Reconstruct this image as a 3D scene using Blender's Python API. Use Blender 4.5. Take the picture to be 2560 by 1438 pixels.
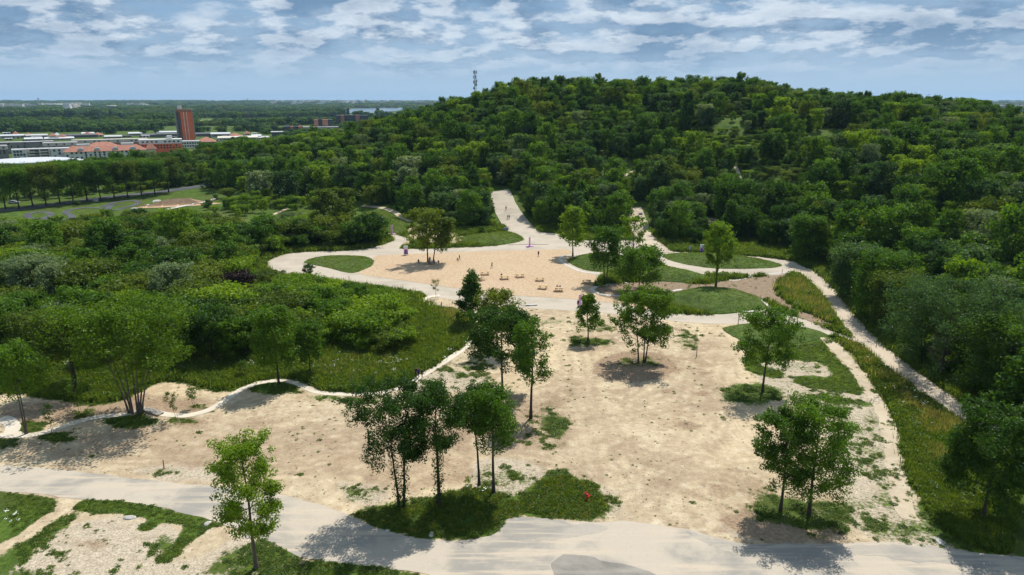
import bpy, math, random
import numpy as np
from mathutils import Vector
from mathutils.geometry import tessellate_polygon

rnd = random.Random(7)
R8 = np.random.default_rng(11)
scene = bpy.context.scene
for ob in list(bpy.data.objects):
    bpy.data.objects.remove(ob, do_unlink=True)
C = scene.collection

# ------------------------------------------------------------------ camera
CAM_H, FPX, PITCH = 45.0, 1707.0, math.radians(15.36)
cam_d = bpy.data.cameras.new('camera')
cam = bpy.data.objects.new('camera', cam_d)
C.objects.link(cam)
cam.location = (0, 0, CAM_H)
cam.rotation_euler = (math.pi / 2 - PITCH, 0, 0)
cam_d.sensor_width = 36.0
cam_d.lens = 36.0 * FPX / 2560.0
cam_d.clip_start = 0.5
cam_d.clip_end = 40000
scene.camera = cam

# ------------------------------------------------------------------ light and exposure
SUN_EL, SUN_AZ = math.radians(58), math.radians(27)       # azimuth from +Y towards +X
sun_dir = Vector((math.sin(SUN_AZ) * math.cos(SUN_EL), math.cos(SUN_AZ) * math.cos(SUN_EL), math.sin(SUN_EL)))
sd = bpy.data.lights.new('sun', 'SUN')
sd.energy = 4.9
sd.angle = math.radians(0.6)
sd.color = (1.0, 0.955, 0.88)
sun = bpy.data.objects.new('sun', sd)
C.objects.link(sun)
sun.location = (60, 120, 200)
sun.rotation_euler = (-sun_dir).to_track_quat('-Z', 'Y').to_euler()
vs = scene.view_settings
scene.display_settings.display_device = 'sRGB'
vs.view_transform = 'Standard'
vs.look = 'None'
vs.gamma = 1.0
vs.use_curve_mapping = False
vs.exposure = 0.2
scene.render.engine = 'CYCLES'
cy = scene.cycles
cy.max_bounces = 5
cy.diffuse_bounces = 3
cy.glossy_bounces = 2
cy.transmission_bounces = 4
cy.transparent_max_bounces = 6
cy.volume_bounces = 0
cy.use_denoising = True
cy.sample_clamp_indirect = 4.0


# ------------------------------------------------------------------ node helper
class NT:
    def __init__(s, tree):
        s.t = tree
        s.n = tree.nodes
        s.l = tree.links

    def node(s, typ, **kw):
        nd = s.n.new(typ)
        for k, v in kw.items():
            setattr(nd, k, v)
        return nd

    def put(s, sock, v):
        if hasattr(v, 'is_linked') or hasattr(v, 'links'):
            s.l.new(v, sock)
        else:
            if isinstance(v, (tuple, list)) and len(v) == 3 and sock.type == 'RGBA':
                v = (*v, 1)
            sock.default_value = v

    def math(s, op, a, b=0.0, c=None, clamp=False):
        nd = s.node('ShaderNodeMath', operation=op, use_clamp=clamp)
        s.put(nd.inputs[0], a)
        s.put(nd.inputs[1], b)
        if c is not None:
            s.put(nd.inputs[2], c)
        return nd.outputs[0]

    def vmath(s, op, a, b=(0, 0, 0)):
        nd = s.node('ShaderNodeVectorMath', operation=op)
        s.put(nd.inputs[0], a)
        s.put(nd.inputs[1], b)
        return nd.outputs[0]

    def mix(s, f, a, b, blend='MIX'):
        nd = s.node('ShaderNodeMix', data_type='RGBA', blend_type=blend)
        s.put(nd.inputs[0], f)
        s.put(nd.inputs[6], a)
        s.put(nd.inputs[7], b)
        return nd.outputs[2]

    def smooth(s, x, lo, hi):
        nd = s.node('ShaderNodeMapRange', interpolation_type='SMOOTHSTEP')
        s.put(nd.inputs[0], x)
        nd.inputs[1].default_value = lo
        nd.inputs[2].default_value = hi
        return nd.outputs[0]

    def lin(s, x, lo, hi, a, b):
        nd = s.node('ShaderNodeMapRange')
        s.put(nd.inputs[0], x)
        for i, v in enumerate((lo, hi, a, b)):
            nd.inputs[1 + i].default_value = v
        return nd.outputs[0]

    def noise(s, vec, scale, detail=4, rough=0.55, dist=0.0):
        nd = s.node('ShaderNodeTexNoise')
        if vec is not None:
            s.put(nd.inputs['Vector'], vec)
        nd.inputs['Scale'].default_value = scale
        nd.inputs['Detail'].default_value = detail
        nd.inputs['Roughness'].default_value = rough
        nd.inputs['Distortion'].default_value = dist
        return nd.outputs[0]

    def mapping(s, vec, scale=(1, 1, 1), rot=(0, 0, 0), loc=(0, 0, 0)):
        nd = s.node('ShaderNodeMapping')
        s.put(nd.inputs[0], vec)
        nd.inputs[1].default_value = loc
        nd.inputs[2].default_value = rot
        nd.inputs[3].default_value = scale
        return nd.outputs[0]

    def attr(s, name):
        return s.node('ShaderNodeAttribute', attribute_name=name).outputs['Fac']

    def pos(s):
        return s.node('ShaderNodeNewGeometry').outputs['Position']


def new_mat(name):
    m = bpy.data.materials.new(name)
    m.use_nodes = True
    m.node_tree.nodes.clear()
    return m, NT(m.node_tree)


def finish(nt, shader):
    o = nt.node('ShaderNodeOutputMaterial')
    nt.l.new(shader, o.inputs[0])


def plain(name, col, rough=0.8, var=0.15, scale=1.5, metal=0.0, spec=0.3, bump=0.0):
    """Principled surface with a light procedural variation of its own colour."""
    m, t = new_mat(name)
    n = t.noise(t.node('ShaderNodeTexCoord').outputs['Object'], scale, 5, 0.6)
    k = t.lin(n, 0.3, 0.7, 1 - var, 1 + var)
    c = t.vmath('MULTIPLY', col, t.node('ShaderNodeCombineXYZ').outputs[0])
    cx = c.node.inputs[1].links[0].from_node
    for i in range(3):
        t.put(cx.inputs[i], k)
    b = t.node('ShaderNodeBsdfPrincipled')
    t.put(b.inputs['Base Color'], c)
    b.inputs['Roughness'].default_value = rough
    b.inputs['Metallic'].default_value = metal
    b.inputs['Specular IOR Level'].default_value = spec
    if bump:
        bp = t.node('ShaderNodeBump')
        bp.inputs['Strength'].default_value = bump
        t.put(bp.inputs['Height'], n)
        t.l.new(bp.outputs[0], b.inputs['Normal'])
    finish(t, b.outputs[0])
    return m


# ------------------------------------------------------------------ sky
world = bpy.data.worlds.new('World')
scene.world = world
world.use_nodes = True
world.node_tree.nodes.clear()
w = NT(world.node_tree)
sky = w.node('ShaderNodeTexSky', sky_type='NISHITA')
sky.sun_disc = False
sky.sun_elevation = SUN_EL
sky.sun_rotation = SUN_AZ
sky.air_density = 1.3
sky.dust_density = 2.2
sky.ozone_density = 1.5
SKY_S = 0.1
tc = w.node('ShaderNodeTexCoord').outputs['Generated']
sep = w.node('ShaderNodeSeparateXYZ')
w.l.new(tc, sep.inputs[0])
dz = w.math('MAXIMUM', sep.outputs[2], 0.0)
inv = w.math('DIVIDE', 1.0, w.math('ADD', dz, 0.24))
cmb = w.node('ShaderNodeCombineXYZ')
w.put(cmb.inputs[0], w.math('MULTIPLY', sep.outputs[0], inv))
w.put(cmb.inputs[1], w.math('MULTIPLY', sep.outputs[1], inv))
cp = w.mapping(cmb.outputs[0], (1, 1, 1), (0, 0, 0.2), (3.7, 1.3, 0))
big = w.noise(cp, 1.5, 3, 0.5)


def cloud_cover(q):
    n = w.noise(q, 3.7, 10, 0.615)
    warp = w.vmath('ADD', q, w.vmath('MULTIPLY', w.node('ShaderNodeTexNoise').outputs['Color'], (0.10, 0.10, 0.0)))
    wn_ = warp.node.inputs[1].links[0].from_node.inputs[0].links[0].from_node
    w.put(wn_.inputs['Vector'], q)
    wn_.inputs['Scale'].default_value = 9.0
    wn_.inputs['Detail'].default_value = 5.0
    vo = w.node('ShaderNodeTexVoronoi', feature='SMOOTH_F1')
    w.put(vo.inputs['Vector'], warp)
    vo.inputs['Scale'].default_value = 7.5
    vo.inputs['Smoothness'].default_value = 0.5
    puff = w.math('SUBTRACT', 0.52, vo.outputs['Distance'])
    return w.math('ADD', n, w.math('MULTIPLY', puff, 0.17))


n1 = cloud_cover(cp)
n2 = cloud_cover(w.vmath('MULTIPLY', cp, (0.985, 0.972, 1.0)))
cov = w.math('ADD', w.math('MULTIPLY', n1, 0.66), w.math('MULTIPLY', big, 0.46))
fade = w.smooth(dz, 0.016, 0.085)
dens = w.math('MULTIPLY', w.smooth(cov, 0.39, 0.63), fade)
relief = w.lin(w.math('SUBTRACT', n1, n2), -0.06, 0.06, 0.0, 1.0)
fine = w.noise(w.mapping(cp, (1.0, 1.0, 1.0)), 8.0, 9, 0.68)
thick = w.smooth(cov, 0.56, 0.74)
lum = w.math('SUBTRACT', w.math('ADD', w.math('MULTIPLY', relief, 0.72), w.math('MULTIPLY', w.lin(fine, 0.32, 0.68, 0.0, 1.0), 0.42)), w.math('ADD', w.math('MULTIPLY', thick, 0.30), w.math('MULTIPLY', w.smooth(big, 0.46, 0.62), 0.28)), clamp=True)
CS = 1.0 / SKY_S
ccol = w.mix(lum, tuple(v * CS for v in (0.150, 0.255, 0.400)), tuple(v * CS for v in (0.66, 0.73, 0.80)))
# thin high veil between the clouds, thicker towards the horizon
veil = w.mix(w.lin(dz, 0.0, 0.16, 0.95, 0.80), sky.outputs[0], w.mix(w.smooth(dz, 0.0, 0.15), tuple(v * CS for v in (0.37, 0.53, 0.70)), tuple(v * CS for v in (0.165, 0.325, 0.55))))
skc = w.mix(w.math('MULTIPLY', dens, 0.90), veil, ccol)
bg = w.node('ShaderNodeBackground')
w.put(bg.inputs[0], skc)
bg.inputs[1].default_value = SKY_S
wo = w.node('ShaderNodeOutputWorld')
w.l.new(bg.outputs[0], wo.inputs[0])


# ------------------------------------------------------------------ numpy noise
def _hash(ix, iy, seed):
    h = (ix.astype(np.int64) * 374761393 + iy.astype(np.int64) * 668265263 + seed * 1442695041) & 0xffffffff
    h = ((h ^ (h >> 13)) * 1274126177) & 0xffffffff
    return ((h ^ (h >> 16)) & 0xffff) / 65535.0


def vnoise(x, y, seed=0):
    x = np.asarray(x, float)
    y = np.asarray(y, float)
    ix, iy = np.floor(x), np.floor(y)
    fx, fy = x - ix, y - iy
    fx = fx * fx * (3 - 2 * fx)
    fy = fy * fy * (3 - 2 * fy)
    a, b = _hash(ix, iy, seed), _hash(ix + 1, iy, seed)
    c, d = _hash(ix, iy + 1, seed), _hash(ix + 1, iy + 1, seed)
    return (a * (1 - fx) + b * fx) * (1 - fy) + (c * (1 - fx) + d * fx) * fy


def fbm(x, y, seed=0, oct=4):
    s, a, tot = 0.0, 1.0, 0.0
    for o in range(oct):
        s = s + a * vnoise(x * 2 ** o + 13.7 * o, y * 2 ** o - 7.1 * o, seed + o)
        tot += a
        a *= 0.5
    return s / tot


def sstep(t):
    t = np.clip(t, 0, 1)
    return t * t * (3 - 2 * t)


# ------------------------------------------------------------------ terrain
CX = [-320, -230, -150, -96, -70, 0, 60, 165, 206, 282, 322, 420, 600, 900]
CZ = [0, 1, 9, 21, 29, 46, 49, 47, 41, 36, 28, 15, 5, 0]
YX = [-230, -100, -20, 50, 84, 100, 140, 200, 400]
YZ = [380, 292, 257, 242, 215, 150, 108, 95, 95]


def terrain(x, y):
    x = np.asarray(x, float)
    y = np.asarray(y, float)
    y0 = np.interp(x, YX, YZ)
    c = np.interp(x, CX, CZ)
    t = np.clip((y - y0) / (432 - y0), 0, 1.0)
    r = 0.5 * t + 0.5 * sstep(t)
    back = 1 - sstep((y - 455) / 330.0)
    h = c * r * back
    h = h + (fbm(x / 34.0, y / 34.0, 5, 3) - 0.5) * 7.0 * np.clip(r * 1.6, 0, 1) * back
    rr = np.hypot(x, y)
    h = h + sstep((rr - 3600) / 6500.0) * (12 + 26 * fbm(x / 2300.0, y / 1500.0, 3, 3))
    return h


def ray(px, py):
    xr, yr = (px - 1280.0) / FPX, (719.0 - py) / FPX
    sp, cp_ = math.sin(PITCH), math.cos(PITCH)
    return np.array([xr, cp_ + yr * sp, -sp + yr * cp_])


_T = np.geomspace(30, 14000, 2200)


def P(px, py, z=None):
    """Ground point seen at a photograph pixel (the real place of a thing)."""
    d = ray(px, py)
    if z is not None:
        t = (z - CAM_H) / d[2]
        return Vector((d[0] * t, d[1] * t, z))
    X, Y, Z = d[0] * _T, d[1] * _T, CAM_H + d[2] * _T
    g = terrain(X, Y)
    k = int(np.argmax(Z < g)) if np.any(Z < g) else len(_T) - 1
    k = max(k, 1)
    a = (Z[k - 1] - g[k - 1])
    b = (Z[k] - g[k])
    f = a / (a - b) if a != b else 0
    t = _T[k - 1] + (_T[k] - _T[k - 1]) * f
    x, y = d[0] * t, d[1] * t
    return Vector((x, y, float(terrain(x, y))))


def PP(pts):
    return [P(a, b) for a, b in pts]


def proj(x, y, z):
    sp, cp_ = math.sin(PITCH), math.cos(PITCH)
    dzv = np.asarray(z, float) - CAM_H
    dep = np.asarray(y) * cp_ - dzv * sp
    up = np.asarray(y) * sp + dzv * cp_
    return 1280 + FPX * np.asarray(x) / dep, 719 - FPX * up / dep, dep


def depth_at(p):
    return float(proj(p[0], p[1], p[2])[2])


def height_to(p, top_py):
    """Height above ground point p whose tip is seen at pixel row top_py."""
    lo, hi = 0.05, 60.0
    for _ in range(40):
        m = (lo + hi) / 2
        if proj(p[0], p[1], p[2] + m)[1] > top_py:
            lo = m
        else:
            hi = m
    return lo


# ------------------------------------------------------------------ object helpers
def tag(o, label=None, cat=None, group=None, kind=None):
    if label:
        o['label'] = label
    if cat:
        o['category'] = cat
    if group:
        o['group'] = group
    if kind:
        o['kind'] = kind
    return o


def empty(name, loc, rz=0.0, label=None, cat=None, group=None):
    o = bpy.data.objects.new(name, None)
    o.empty_display_size = 0.3
    C.objects.link(o)
    o.location = loc
    o.rotation_euler = (0, 0, rz)
    return tag(o, label, cat, group)


def link(name, me, parent=None):
    o = bpy.data.objects.new(name, me)
    C.objects.link(o)
    if parent is not None:
        o.parent = parent
    return o


def arr_mesh(name, v, f, mats=(), smooth=False, midx=None):
    """Mesh from numpy verts (N,3) and faces (M,3|4)."""
    v = np.ascontiguousarray(v, dtype=np.float32)
    f = np.ascontiguousarray(f, dtype=np.int32)
    me = bpy.data.meshes.new(name)
    k = f.shape[1]
    me.vertices.add(len(v))
    me.vertices.foreach_set('co', v.ravel())
    me.loops.add(f.size)
    me.loops.foreach_set('vertex_index', f.ravel())
    me.polygons.add(len(f))
    me.polygons.foreach_set('loop_start', np.arange(0, f.size, k, dtype=np.int32))
    me.polygons.foreach_set('loop_total', np.full(len(f), k, dtype=np.int32))
    if midx is not None:
        me.polygons.foreach_set('material_index', np.asarray(midx, dtype=np.int32))
    me.update(calc_edges=True)
    me.validate()
    for m in mats:
        me.materials.append(m)
    me.polygons.foreach_set('use_smooth', np.full(len(f), smooth, dtype=bool))
    return me


class MB:
    """Collects boxes, bars, tubes and polygons into one mesh."""

    def __init__(s):
        s.v, s.f, s.m = [], [], []

    def add(s, vs_, fs, mi=0):
        o = len(s.v)
        s.v += [tuple(p) for p in vs_]
        s.f += [tuple(i + o for i in q) for q in fs]
        s.m += [mi] * len(fs)

    def box(s, cx, cy_, cz, sx, sy, sz, mi=0, rz=0.0):
        c_, s_ = math.cos(rz), math.sin(rz)
        vs_ = []
        for dz_ in (-1, 1):
            for dx, dy in ((-1, -1), (1, -1), (1, 1), (-1, 1)):
                x, y = dx * sx / 2, dy * sy / 2
                vs_.append((cx + x * c_ - y * s_, cy_ + x * s_ + y * c_, cz + dz_ * sz / 2))
        s.add(vs_, [(3, 2, 1, 0), (4, 5, 6, 7), (0, 1, 5, 4), (1, 2, 6, 5), (2, 3, 7, 6), (3, 0, 4, 7)], mi)

    def tube(s, pts, rad, sides=8, mi=0):
        v, f = tube(np.array([tuple(p) for p in pts], float), np.array(rad if hasattr(rad, '__len__') else [rad] * len(pts), float), sides)
        s.add(v, f, mi)
        n = len(pts)
        s.f += [tuple(len(s.v) - n * sides + i for i in reversed(range(sides))), tuple(len(s.v) - sides + i for i in range(sides))]
        s.m += [mi, mi]

    def prism(s, outline, z0, z1, mi=0):
        n = len(outline)
        vs_ = [(x, y, z0) for x, y in outline] + [(x, y, z1) for x, y in outline]
        fs = [tuple(reversed(range(n))), tuple(range(n, 2 * n))] + [(i, (i + 1) % n, n + (i + 1) % n, n + i) for i in range(n)]
        s.add(vs_, fs, mi)

    def mesh(s, name, mats, smooth=False):
        me = bpy.data.meshes.new(name)
        me.from_pydata(s.v, [], s.f)
        for m in mats:
            me.materials.append(m)
        me.polygons.foreach_set('material_index', s.m)
        if smooth:
            me.polygons.foreach_set('use_smooth', [True] * len(s.f))
        me.update()
        return me

    def build(s, name, mats, parent=None, smooth=False):
        if not isinstance(mats, (list, tuple)):
            mats = [mats]
        return link(name, s.mesh(name, mats, smooth), parent)


def tube(p, r, sides=5):
    n = len(p)
    d = np.gradient(p, axis=0)
    d /= np.linalg.norm(d, axis=1, keepdims=True) + 1e-9
    ref = np.where(np.abs(d[:, 2:3]) > 0.9, np.array([[1.0, 0, 0]]), np.array([[0, 0, 1.0]]))
    a = np.cross(d, ref)
    a /= np.linalg.norm(a, axis=1, keepdims=True) + 1e-9
    for i in range(1, n):
        if np.dot(a[i], a[i - 1]) < 0:
            a[i] = -a[i]
    b = np.cross(d, a)
    ang = np.arange(sides) * 2 * math.pi / sides
    v = p[:, None, :] + r[:, None, None] * (np.cos(ang)[None, :, None] * a[:, None, :] + np.sin(ang)[None, :, None] * b[:, None, :])
    i = np.arange(n - 1)[:, None] * sides
    j = np.arange(sides)[None, :]
    j2 = (j + 1) % sides
    f = np.stack([i + j, i + j2, i + sides + j2, i + sides + j], -1).reshape(-1, 4)
    return v.reshape(-1, 3), f


def copy_tree(o, parent=None):
    c = o.copy()
    C.objects.link(c)
    if parent is not None:
        c.parent = parent
    for ch in o.children:
        copy_tree(ch, c)
    return c


# ------------------------------------------------------------------ polygon tools (ground plan)
def smooth_poly(pts, it=2, closed=True):
    p = np.array([(q[0], q[1]) for q in pts], float)
    for _ in range(it):
        if closed:
            nx = np.roll(p, -1, 0)
            p = np.stack([0.8 * p + 0.2 * nx, 0.2 * p + 0.8 * nx], 1).reshape(-1, 2)
        else:
            a, b = p[:-1], p[1:]
            m = np.stack([0.8 * a + 0.2 * b, 0.2 * a + 0.8 * b], 1).reshape(-1, 2)
            p = np.vstack([p[:1], m, p[-1:]])
    return p


def densify(p, step, closed=True):
    out = []
    n = len(p)
    for i in range(n if closed else n - 1):
        a, b = p[i], p[(i + 1) % n]
        k = max(1, int(np.linalg.norm(b - a) / step))
        for j in range(k):
            out.append(a + (b - a) * j / k)
    if not closed:
        out.append(p[-1])
    return np.array(out)


def inside(poly, x, y):
    poly = np.asarray(poly)
    c = np.zeros(x.shape, bool)
    n = len(poly)
    for i in range(n):
        x1, y1 = poly[i]
        x2, y2 = poly[(i + 1) % n]
        if y1 == y2:
            continue
        k = ((y1 > y) != (y2 > y)) & (x < (x2 - x1) * (y - y1) / (y2 - y1) + x1)
        c ^= k
    return c


def sdist(poly, x, y, reach=6.0):
    """Signed distance (positive inside) to a polygon, clipped to +-reach."""
    poly = np.asarray(poly)
    out = np.full(x.shape, -reach)
    lo, hi = poly.min(0) - reach, poly.max(0) + reach
    k = np.nonzero((x > lo[0]) & (x < hi[0]) & (y > lo[1]) & (y < hi[1]))[0]
    if not len(k):
        return out
    xs, ys = x[k], y[k]
    d = np.full(xs.shape, reach ** 2)
    n = len(poly)
    for i in range(n):
        a, b = poly[i], poly[(i + 1) % n]
        ab = b - a
        L = max(ab @ ab, 1e-9)
        t = np.clip(((xs - a[0]) * ab[0] + (ys - a[1]) * ab[1]) / L, 0, 1)
        d = np.minimum(d, (xs - a[0] - t * ab[0]) ** 2 + (ys - a[1] - t * ab[1]) ** 2)
    d = np.sqrt(d)
    out[k] = np.where(inside(poly, xs, ys), d, -d)
    return out


def plan(pxs, it=2):
    return smooth_poly(PP(pxs), it)


def ellipse_px(cx, cy_, rx, ry, n=18):
    return [(cx + rx * math.cos(i * 2 * math.pi / n), cy_ + ry * math.sin(i * 2 * math.pi / n)) for i in range(n)]


def sheet(name, poly, mat, off=0.02, rag=0.25, step=0.8, label=None, flat=True, cat=None):
    """A flat surface with a slightly ragged edge."""
    p = densify(np.asarray(poly, float), step)
    nx = np.roll(p, -1, 0) - np.roll(p, 1, 0)
    nrm = np.stack([nx[:, 1], -nx[:, 0]], 1)
    nrm /= np.linalg.norm(nrm, axis=1, keepdims=True) + 1e-9
    j = (fbm(p[:, 0] / 2.2, p[:, 1] / 2.2, 21, 3) - 0.5) * 2 * rag
    p = p + nrm * j[:, None]
    z = terrain(p[:, 0], p[:, 1]) + off
    v = [Vector((a, b, c)) for (a, b), c in zip(p, z)]
    tri = tessellate_polygon([[Vector((q.x, q.y, 0)) for q in v]])
    me = bpy.data.meshes.new(name)
    tri = [t if ((v[t[1]] - v[t[0]]).to_2d().cross((v[t[2]] - v[t[0]]).to_2d()) > 0) else (t[0], t[2], t[1]) for t in tri]
    me.from_pydata([tuple(q) for q in v], [], tri)
    me.materials.append(mat)
    me.update()
    return tag(link(name, me), label, None, None, 'structure')


PATHS = []     # centre lines and widths of all paths, kept free of grass


def on_path(x, y, extra=0.1):
    out = np.zeros(len(x), bool)
    for p, ww in PATHS:
        q, wq = p[::2], ww[::2]
        m = ww.max() / 2 + 2
        lo, hi = p.min(0) - m, p.max(0) + m
        k = np.nonzero((x > lo[0]) & (x < hi[0]) & (y > lo[1]) & (y < hi[1]) & ~out)[0]
        for i in range(0, len(k), 8000):
            kk = k[i:i + 8000]
            d2 = (x[kk, None] - q[None, :, 0]) ** 2 + (y[kk, None] - q[None, :, 1]) ** 2
            j = d2.argmin(1)
            out[kk] = np.sqrt(d2[np.arange(len(kk)), j]) < wq[j] / 2 + extra
    return out


def ribbon(name, pxs, width, mat, off=0.03, label=None, rag=0.08, across=3, world=None, thick=0.0, step=0.7, clear=True):
    """A path of even width that follows the ground."""
    pts = world if world is not None else PP(pxs)
    p = densify(smooth_poly(pts, 3, False), step, False)
    d = np.gradient(p, axis=0)
    d /= np.linalg.norm(d, axis=1, keepdims=True) + 1e-9
    nrm = np.stack([-d[:, 1], d[:, 0]], 1)
    ww = np.interp(np.linspace(0, 1, len(p)), np.linspace(0, 1, len(width)), width) if hasattr(width, '__len__') else np.full(len(p), width)
    ss = np.linspace(-0.5, 0.5, across + 1)
    j = (fbm(p[:, 0] / 1.5, p[:, 1] / 1.5, 31, 3) - 0.5) * 2 * rag
    grid = p[:, None, :] + nrm[:, None, :] * ((ww[:, None] * ss[None, :]) + j[:, None])[..., None]
    z = terrain(grid[..., 0], grid[..., 1]) + off
    v = np.concatenate([grid, z[..., None]], -1).reshape(-1, 3)
    n, k = len(p), across + 1
    i = np.arange(n - 1)[:, None] * k
    q = np.arange(across)[None, :]
    f = np.stack([i + q, i + q + 1, i + k + q + 1, i + k + q], -1).reshape(-1, 4)[:, ::-1]
    me = arr_mesh(name, v, f, [mat])
    if clear:
        PATHS.append((p, ww))
    return tag(link(name, me), label, None, None, 'structure')

# ================================================================== GROUND PLAN (unprojected photograph outlines)
SAND = plan([(-500, 1030), (-200, 1000), (60, 985), (130, 1000), (250, 1012), (330, 998), (390, 955), (450, 955), (560, 985), (640, 958),
             (760, 955), (820, 992), (930, 986), (1020, 962), (1080, 928), (1170, 868), (1230, 835), (1196, 802), (1110, 772),
             (1080, 752), (1180, 740), (1450, 770), (1650, 785), (1900, 800), (2010, 812), (2085, 845), (2135, 900), (2200, 985),
             (2235, 1060), (2252, 1180), (2300, 1260), (2330, 1310), (2450, 1390), (2900, 1420), (2900, 1900), (-900, 1900)], 2)
# lawns and weeds on the dirt: (outline, cover 0..1)
GREEN_PX = [
    ([(-200, 1236), (0, 1228), (110, 1240), (150, 1250), (110, 1290), (50, 1335), (0, 1358), (-200, 1440)], 1.0),
    ([(187, 1290), (165, 1312), (110, 1362), (60, 1400), (0, 1445), (-120, 1520), (-100, 1450), (40, 1372), (140, 1303)], 0.85),
    ([(178, 1272), (205, 1250), (260, 1247), (330, 1255), (400, 1268), (490, 1290), (566, 1310), (520, 1325), (470, 1355), (440, 1390), (400, 1412), (392, 1396),
      (430, 1365), (468, 1312), (400, 1305), (372, 1330), (340, 1322), (380, 1296), (300, 1286), (230, 1284)], 0.95),
    ([(380, 1370), (405, 1340), (430, 1350), (410, 1378)], 0.8),
    ([(480, 1445), (560, 1380), (620, 1350), (680, 1345), (750, 1385), (760, 1445)], 0.62),
    ([(740, 1450), (785, 1403), (850, 1411), (1000, 1428), (1090, 1446), (1100, 1560), (700, 1560)], 0.9),
    ([(-60, 1450), (10, 1420), (70, 1415), (150, 1450), (60, 1520)], 0.6),
    ([(878, 1283), (930, 1262), (1000, 1258), (1100, 1236), (1160, 1218), (1230, 1215), (1270, 1240), (1300, 1240), (1365, 1180), (1400, 1178), (1432, 1190), (1450, 1200), (1475, 1195),
      (1500, 1225), (1530, 1262), (1497, 1306), (1400, 1300), (1277, 1290), (1240, 1335), (1150, 1353), (1060, 1348), (960, 1325), (905, 1303)], 0.84),
    ([(1165, 1215), (1200, 1170), (1290, 1165), (1370, 1180), (1290, 1250), (1220, 1230)], 0.42),
    ([(840, 1230), (870, 1210), (930, 1210), (975, 1225), (930, 1250), (860, 1265)], 0.45),
    ([(1500, 1215), (1545, 1235), (1550, 1280), (1490, 1290)], 0.42),
    ([(1885, 1236), (1930, 1228), (2000, 1250), (2030, 1255), (2100, 1250), (2150, 1300), (2080, 1335), (1960, 1325), (1870, 1285)], 0.66),
    ([(2090, 1240), (2200, 1225), (2330, 1260), (2440, 1340), (2500, 1400), (2300, 1380), (2150, 1340)], 0.43),
    ([(2290, 1320), (2390, 1280), (2470, 1275), (2600, 1290), (2900, 1300), (2900, 1420), (2600, 1400), (2440, 1385), (2340, 1350)], 0.75),
    ([(1797, 822), (1850, 811), (1940, 806), (2040, 822), (2088, 846), (2064, 862), (2090, 893), (2145, 950), (2176, 992), (1984, 962),
      (1990, 938), (2090, 945), (2062, 907), (1950, 898), (1888, 912), (1958, 930), (1950, 950), (1870, 930), (1858, 905), (1880, 880), (1850, 850)], 0.97),
    ([(1884, 912), (1950, 897), (2060, 905), (2090, 943), (1985, 932)], 0.40),
    ([(2028, 990), (2064, 987), (2184, 1010), (2178, 1020), (2045, 1002)], 0.8),
    ([(2060, 1015), (2200, 1040), (2236, 1100), (2245, 1190), (2180, 1200), (2110, 1120)], 0.37),
    ([(1860, 900), (1960, 935), (2180, 1000), (2200, 1060), (2000, 1020), (1880, 950)], 0.33),
    (ellipse_px(1876, 985, 78, 26), 0.78),
    (ellipse_px(1478, 855, 58, 11), 0.68),
    (ellipse_px(1600, 906, 58, 14), 0.46),
    ([(1335, 1055), (1370, 1025), (1420, 1040), (1432, 1065), (1395, 1095), (1345, 1085)], 0.58),
    ([(1360, 1000), (1420, 1020), (1420, 1110), (1360, 1130), (1290, 1090)], 0.36),
    (ellipse_px(685, 970, 66, 17), 0.88),
    ([(765, 990), (830, 988), (900, 996), (945, 990), (935, 1006), (850, 1002), (790, 1000)], 0.62),
    (ellipse_px(325, 1052, 68, 17), 0.86),
    (ellipse_px(65, 1072, 36, 16), 0.92),
    (ellipse_px(138, 1093, 38, 12), 0.86),
    (ellipse_px(-12, 1105, 70, 12), 0.8),
    (ellipse_px(458, 1051, 42, 9), 0.62),
    (ellipse_px(492, 1019, 30, 8), 0.62),
    (ellipse_px(212, 1036, 34, 8), 0.62),
    (ellipse_px(880, 1000, 40, 7), 0.75),
    ([(1085, 922), (1100, 920), (1192, 940), (1188, 945)], 0.72),
    ([(1130, 905), (1210, 925), (1205, 930), (1125, 912)], 0.65),
    ([(1040, 952), (1110, 962), (1160, 972), (1100, 968)], 0.6),
    ([(1090, 930), (1170, 880), (1230, 900), (1200, 960), (1060, 950)], 0.34),
    ([(330, 1180), (370, 1165), (440, 1165), (470, 1185), (560, 1190), (550, 1205), (430, 1195)], 0.4),
    ([(520, 1180), (550, 1155), (560, 1160), (535, 1190)], 0.7),
    ([(180, 1130), (210, 1122), (250, 1140), (235, 1152)], 0.42),
    ([(1425, 800), (1520, 800), (1540, 830), (1440, 835)], 0.42),
    ([(1330, 795), (1420, 800), (1400, 815), (1350, 812)], 0.4),
    ([(1690, 825), (1735, 830), (1738, 870), (1700, 870)], 0.5),
    ([(1100, 760), (1170, 780), (1210, 800), (1190, 808), (1125, 785)], 0.6),
    ([(60, 985), (130, 960), (230, 985), (300, 1000), (270, 960), (330, 930), (200, 915), (60, 950)], 0.5),
    ([(2170, 1180), (2250, 1160), (2340, 1290), (2320, 1340), (2250, 1290)], 0.42),
]
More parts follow.
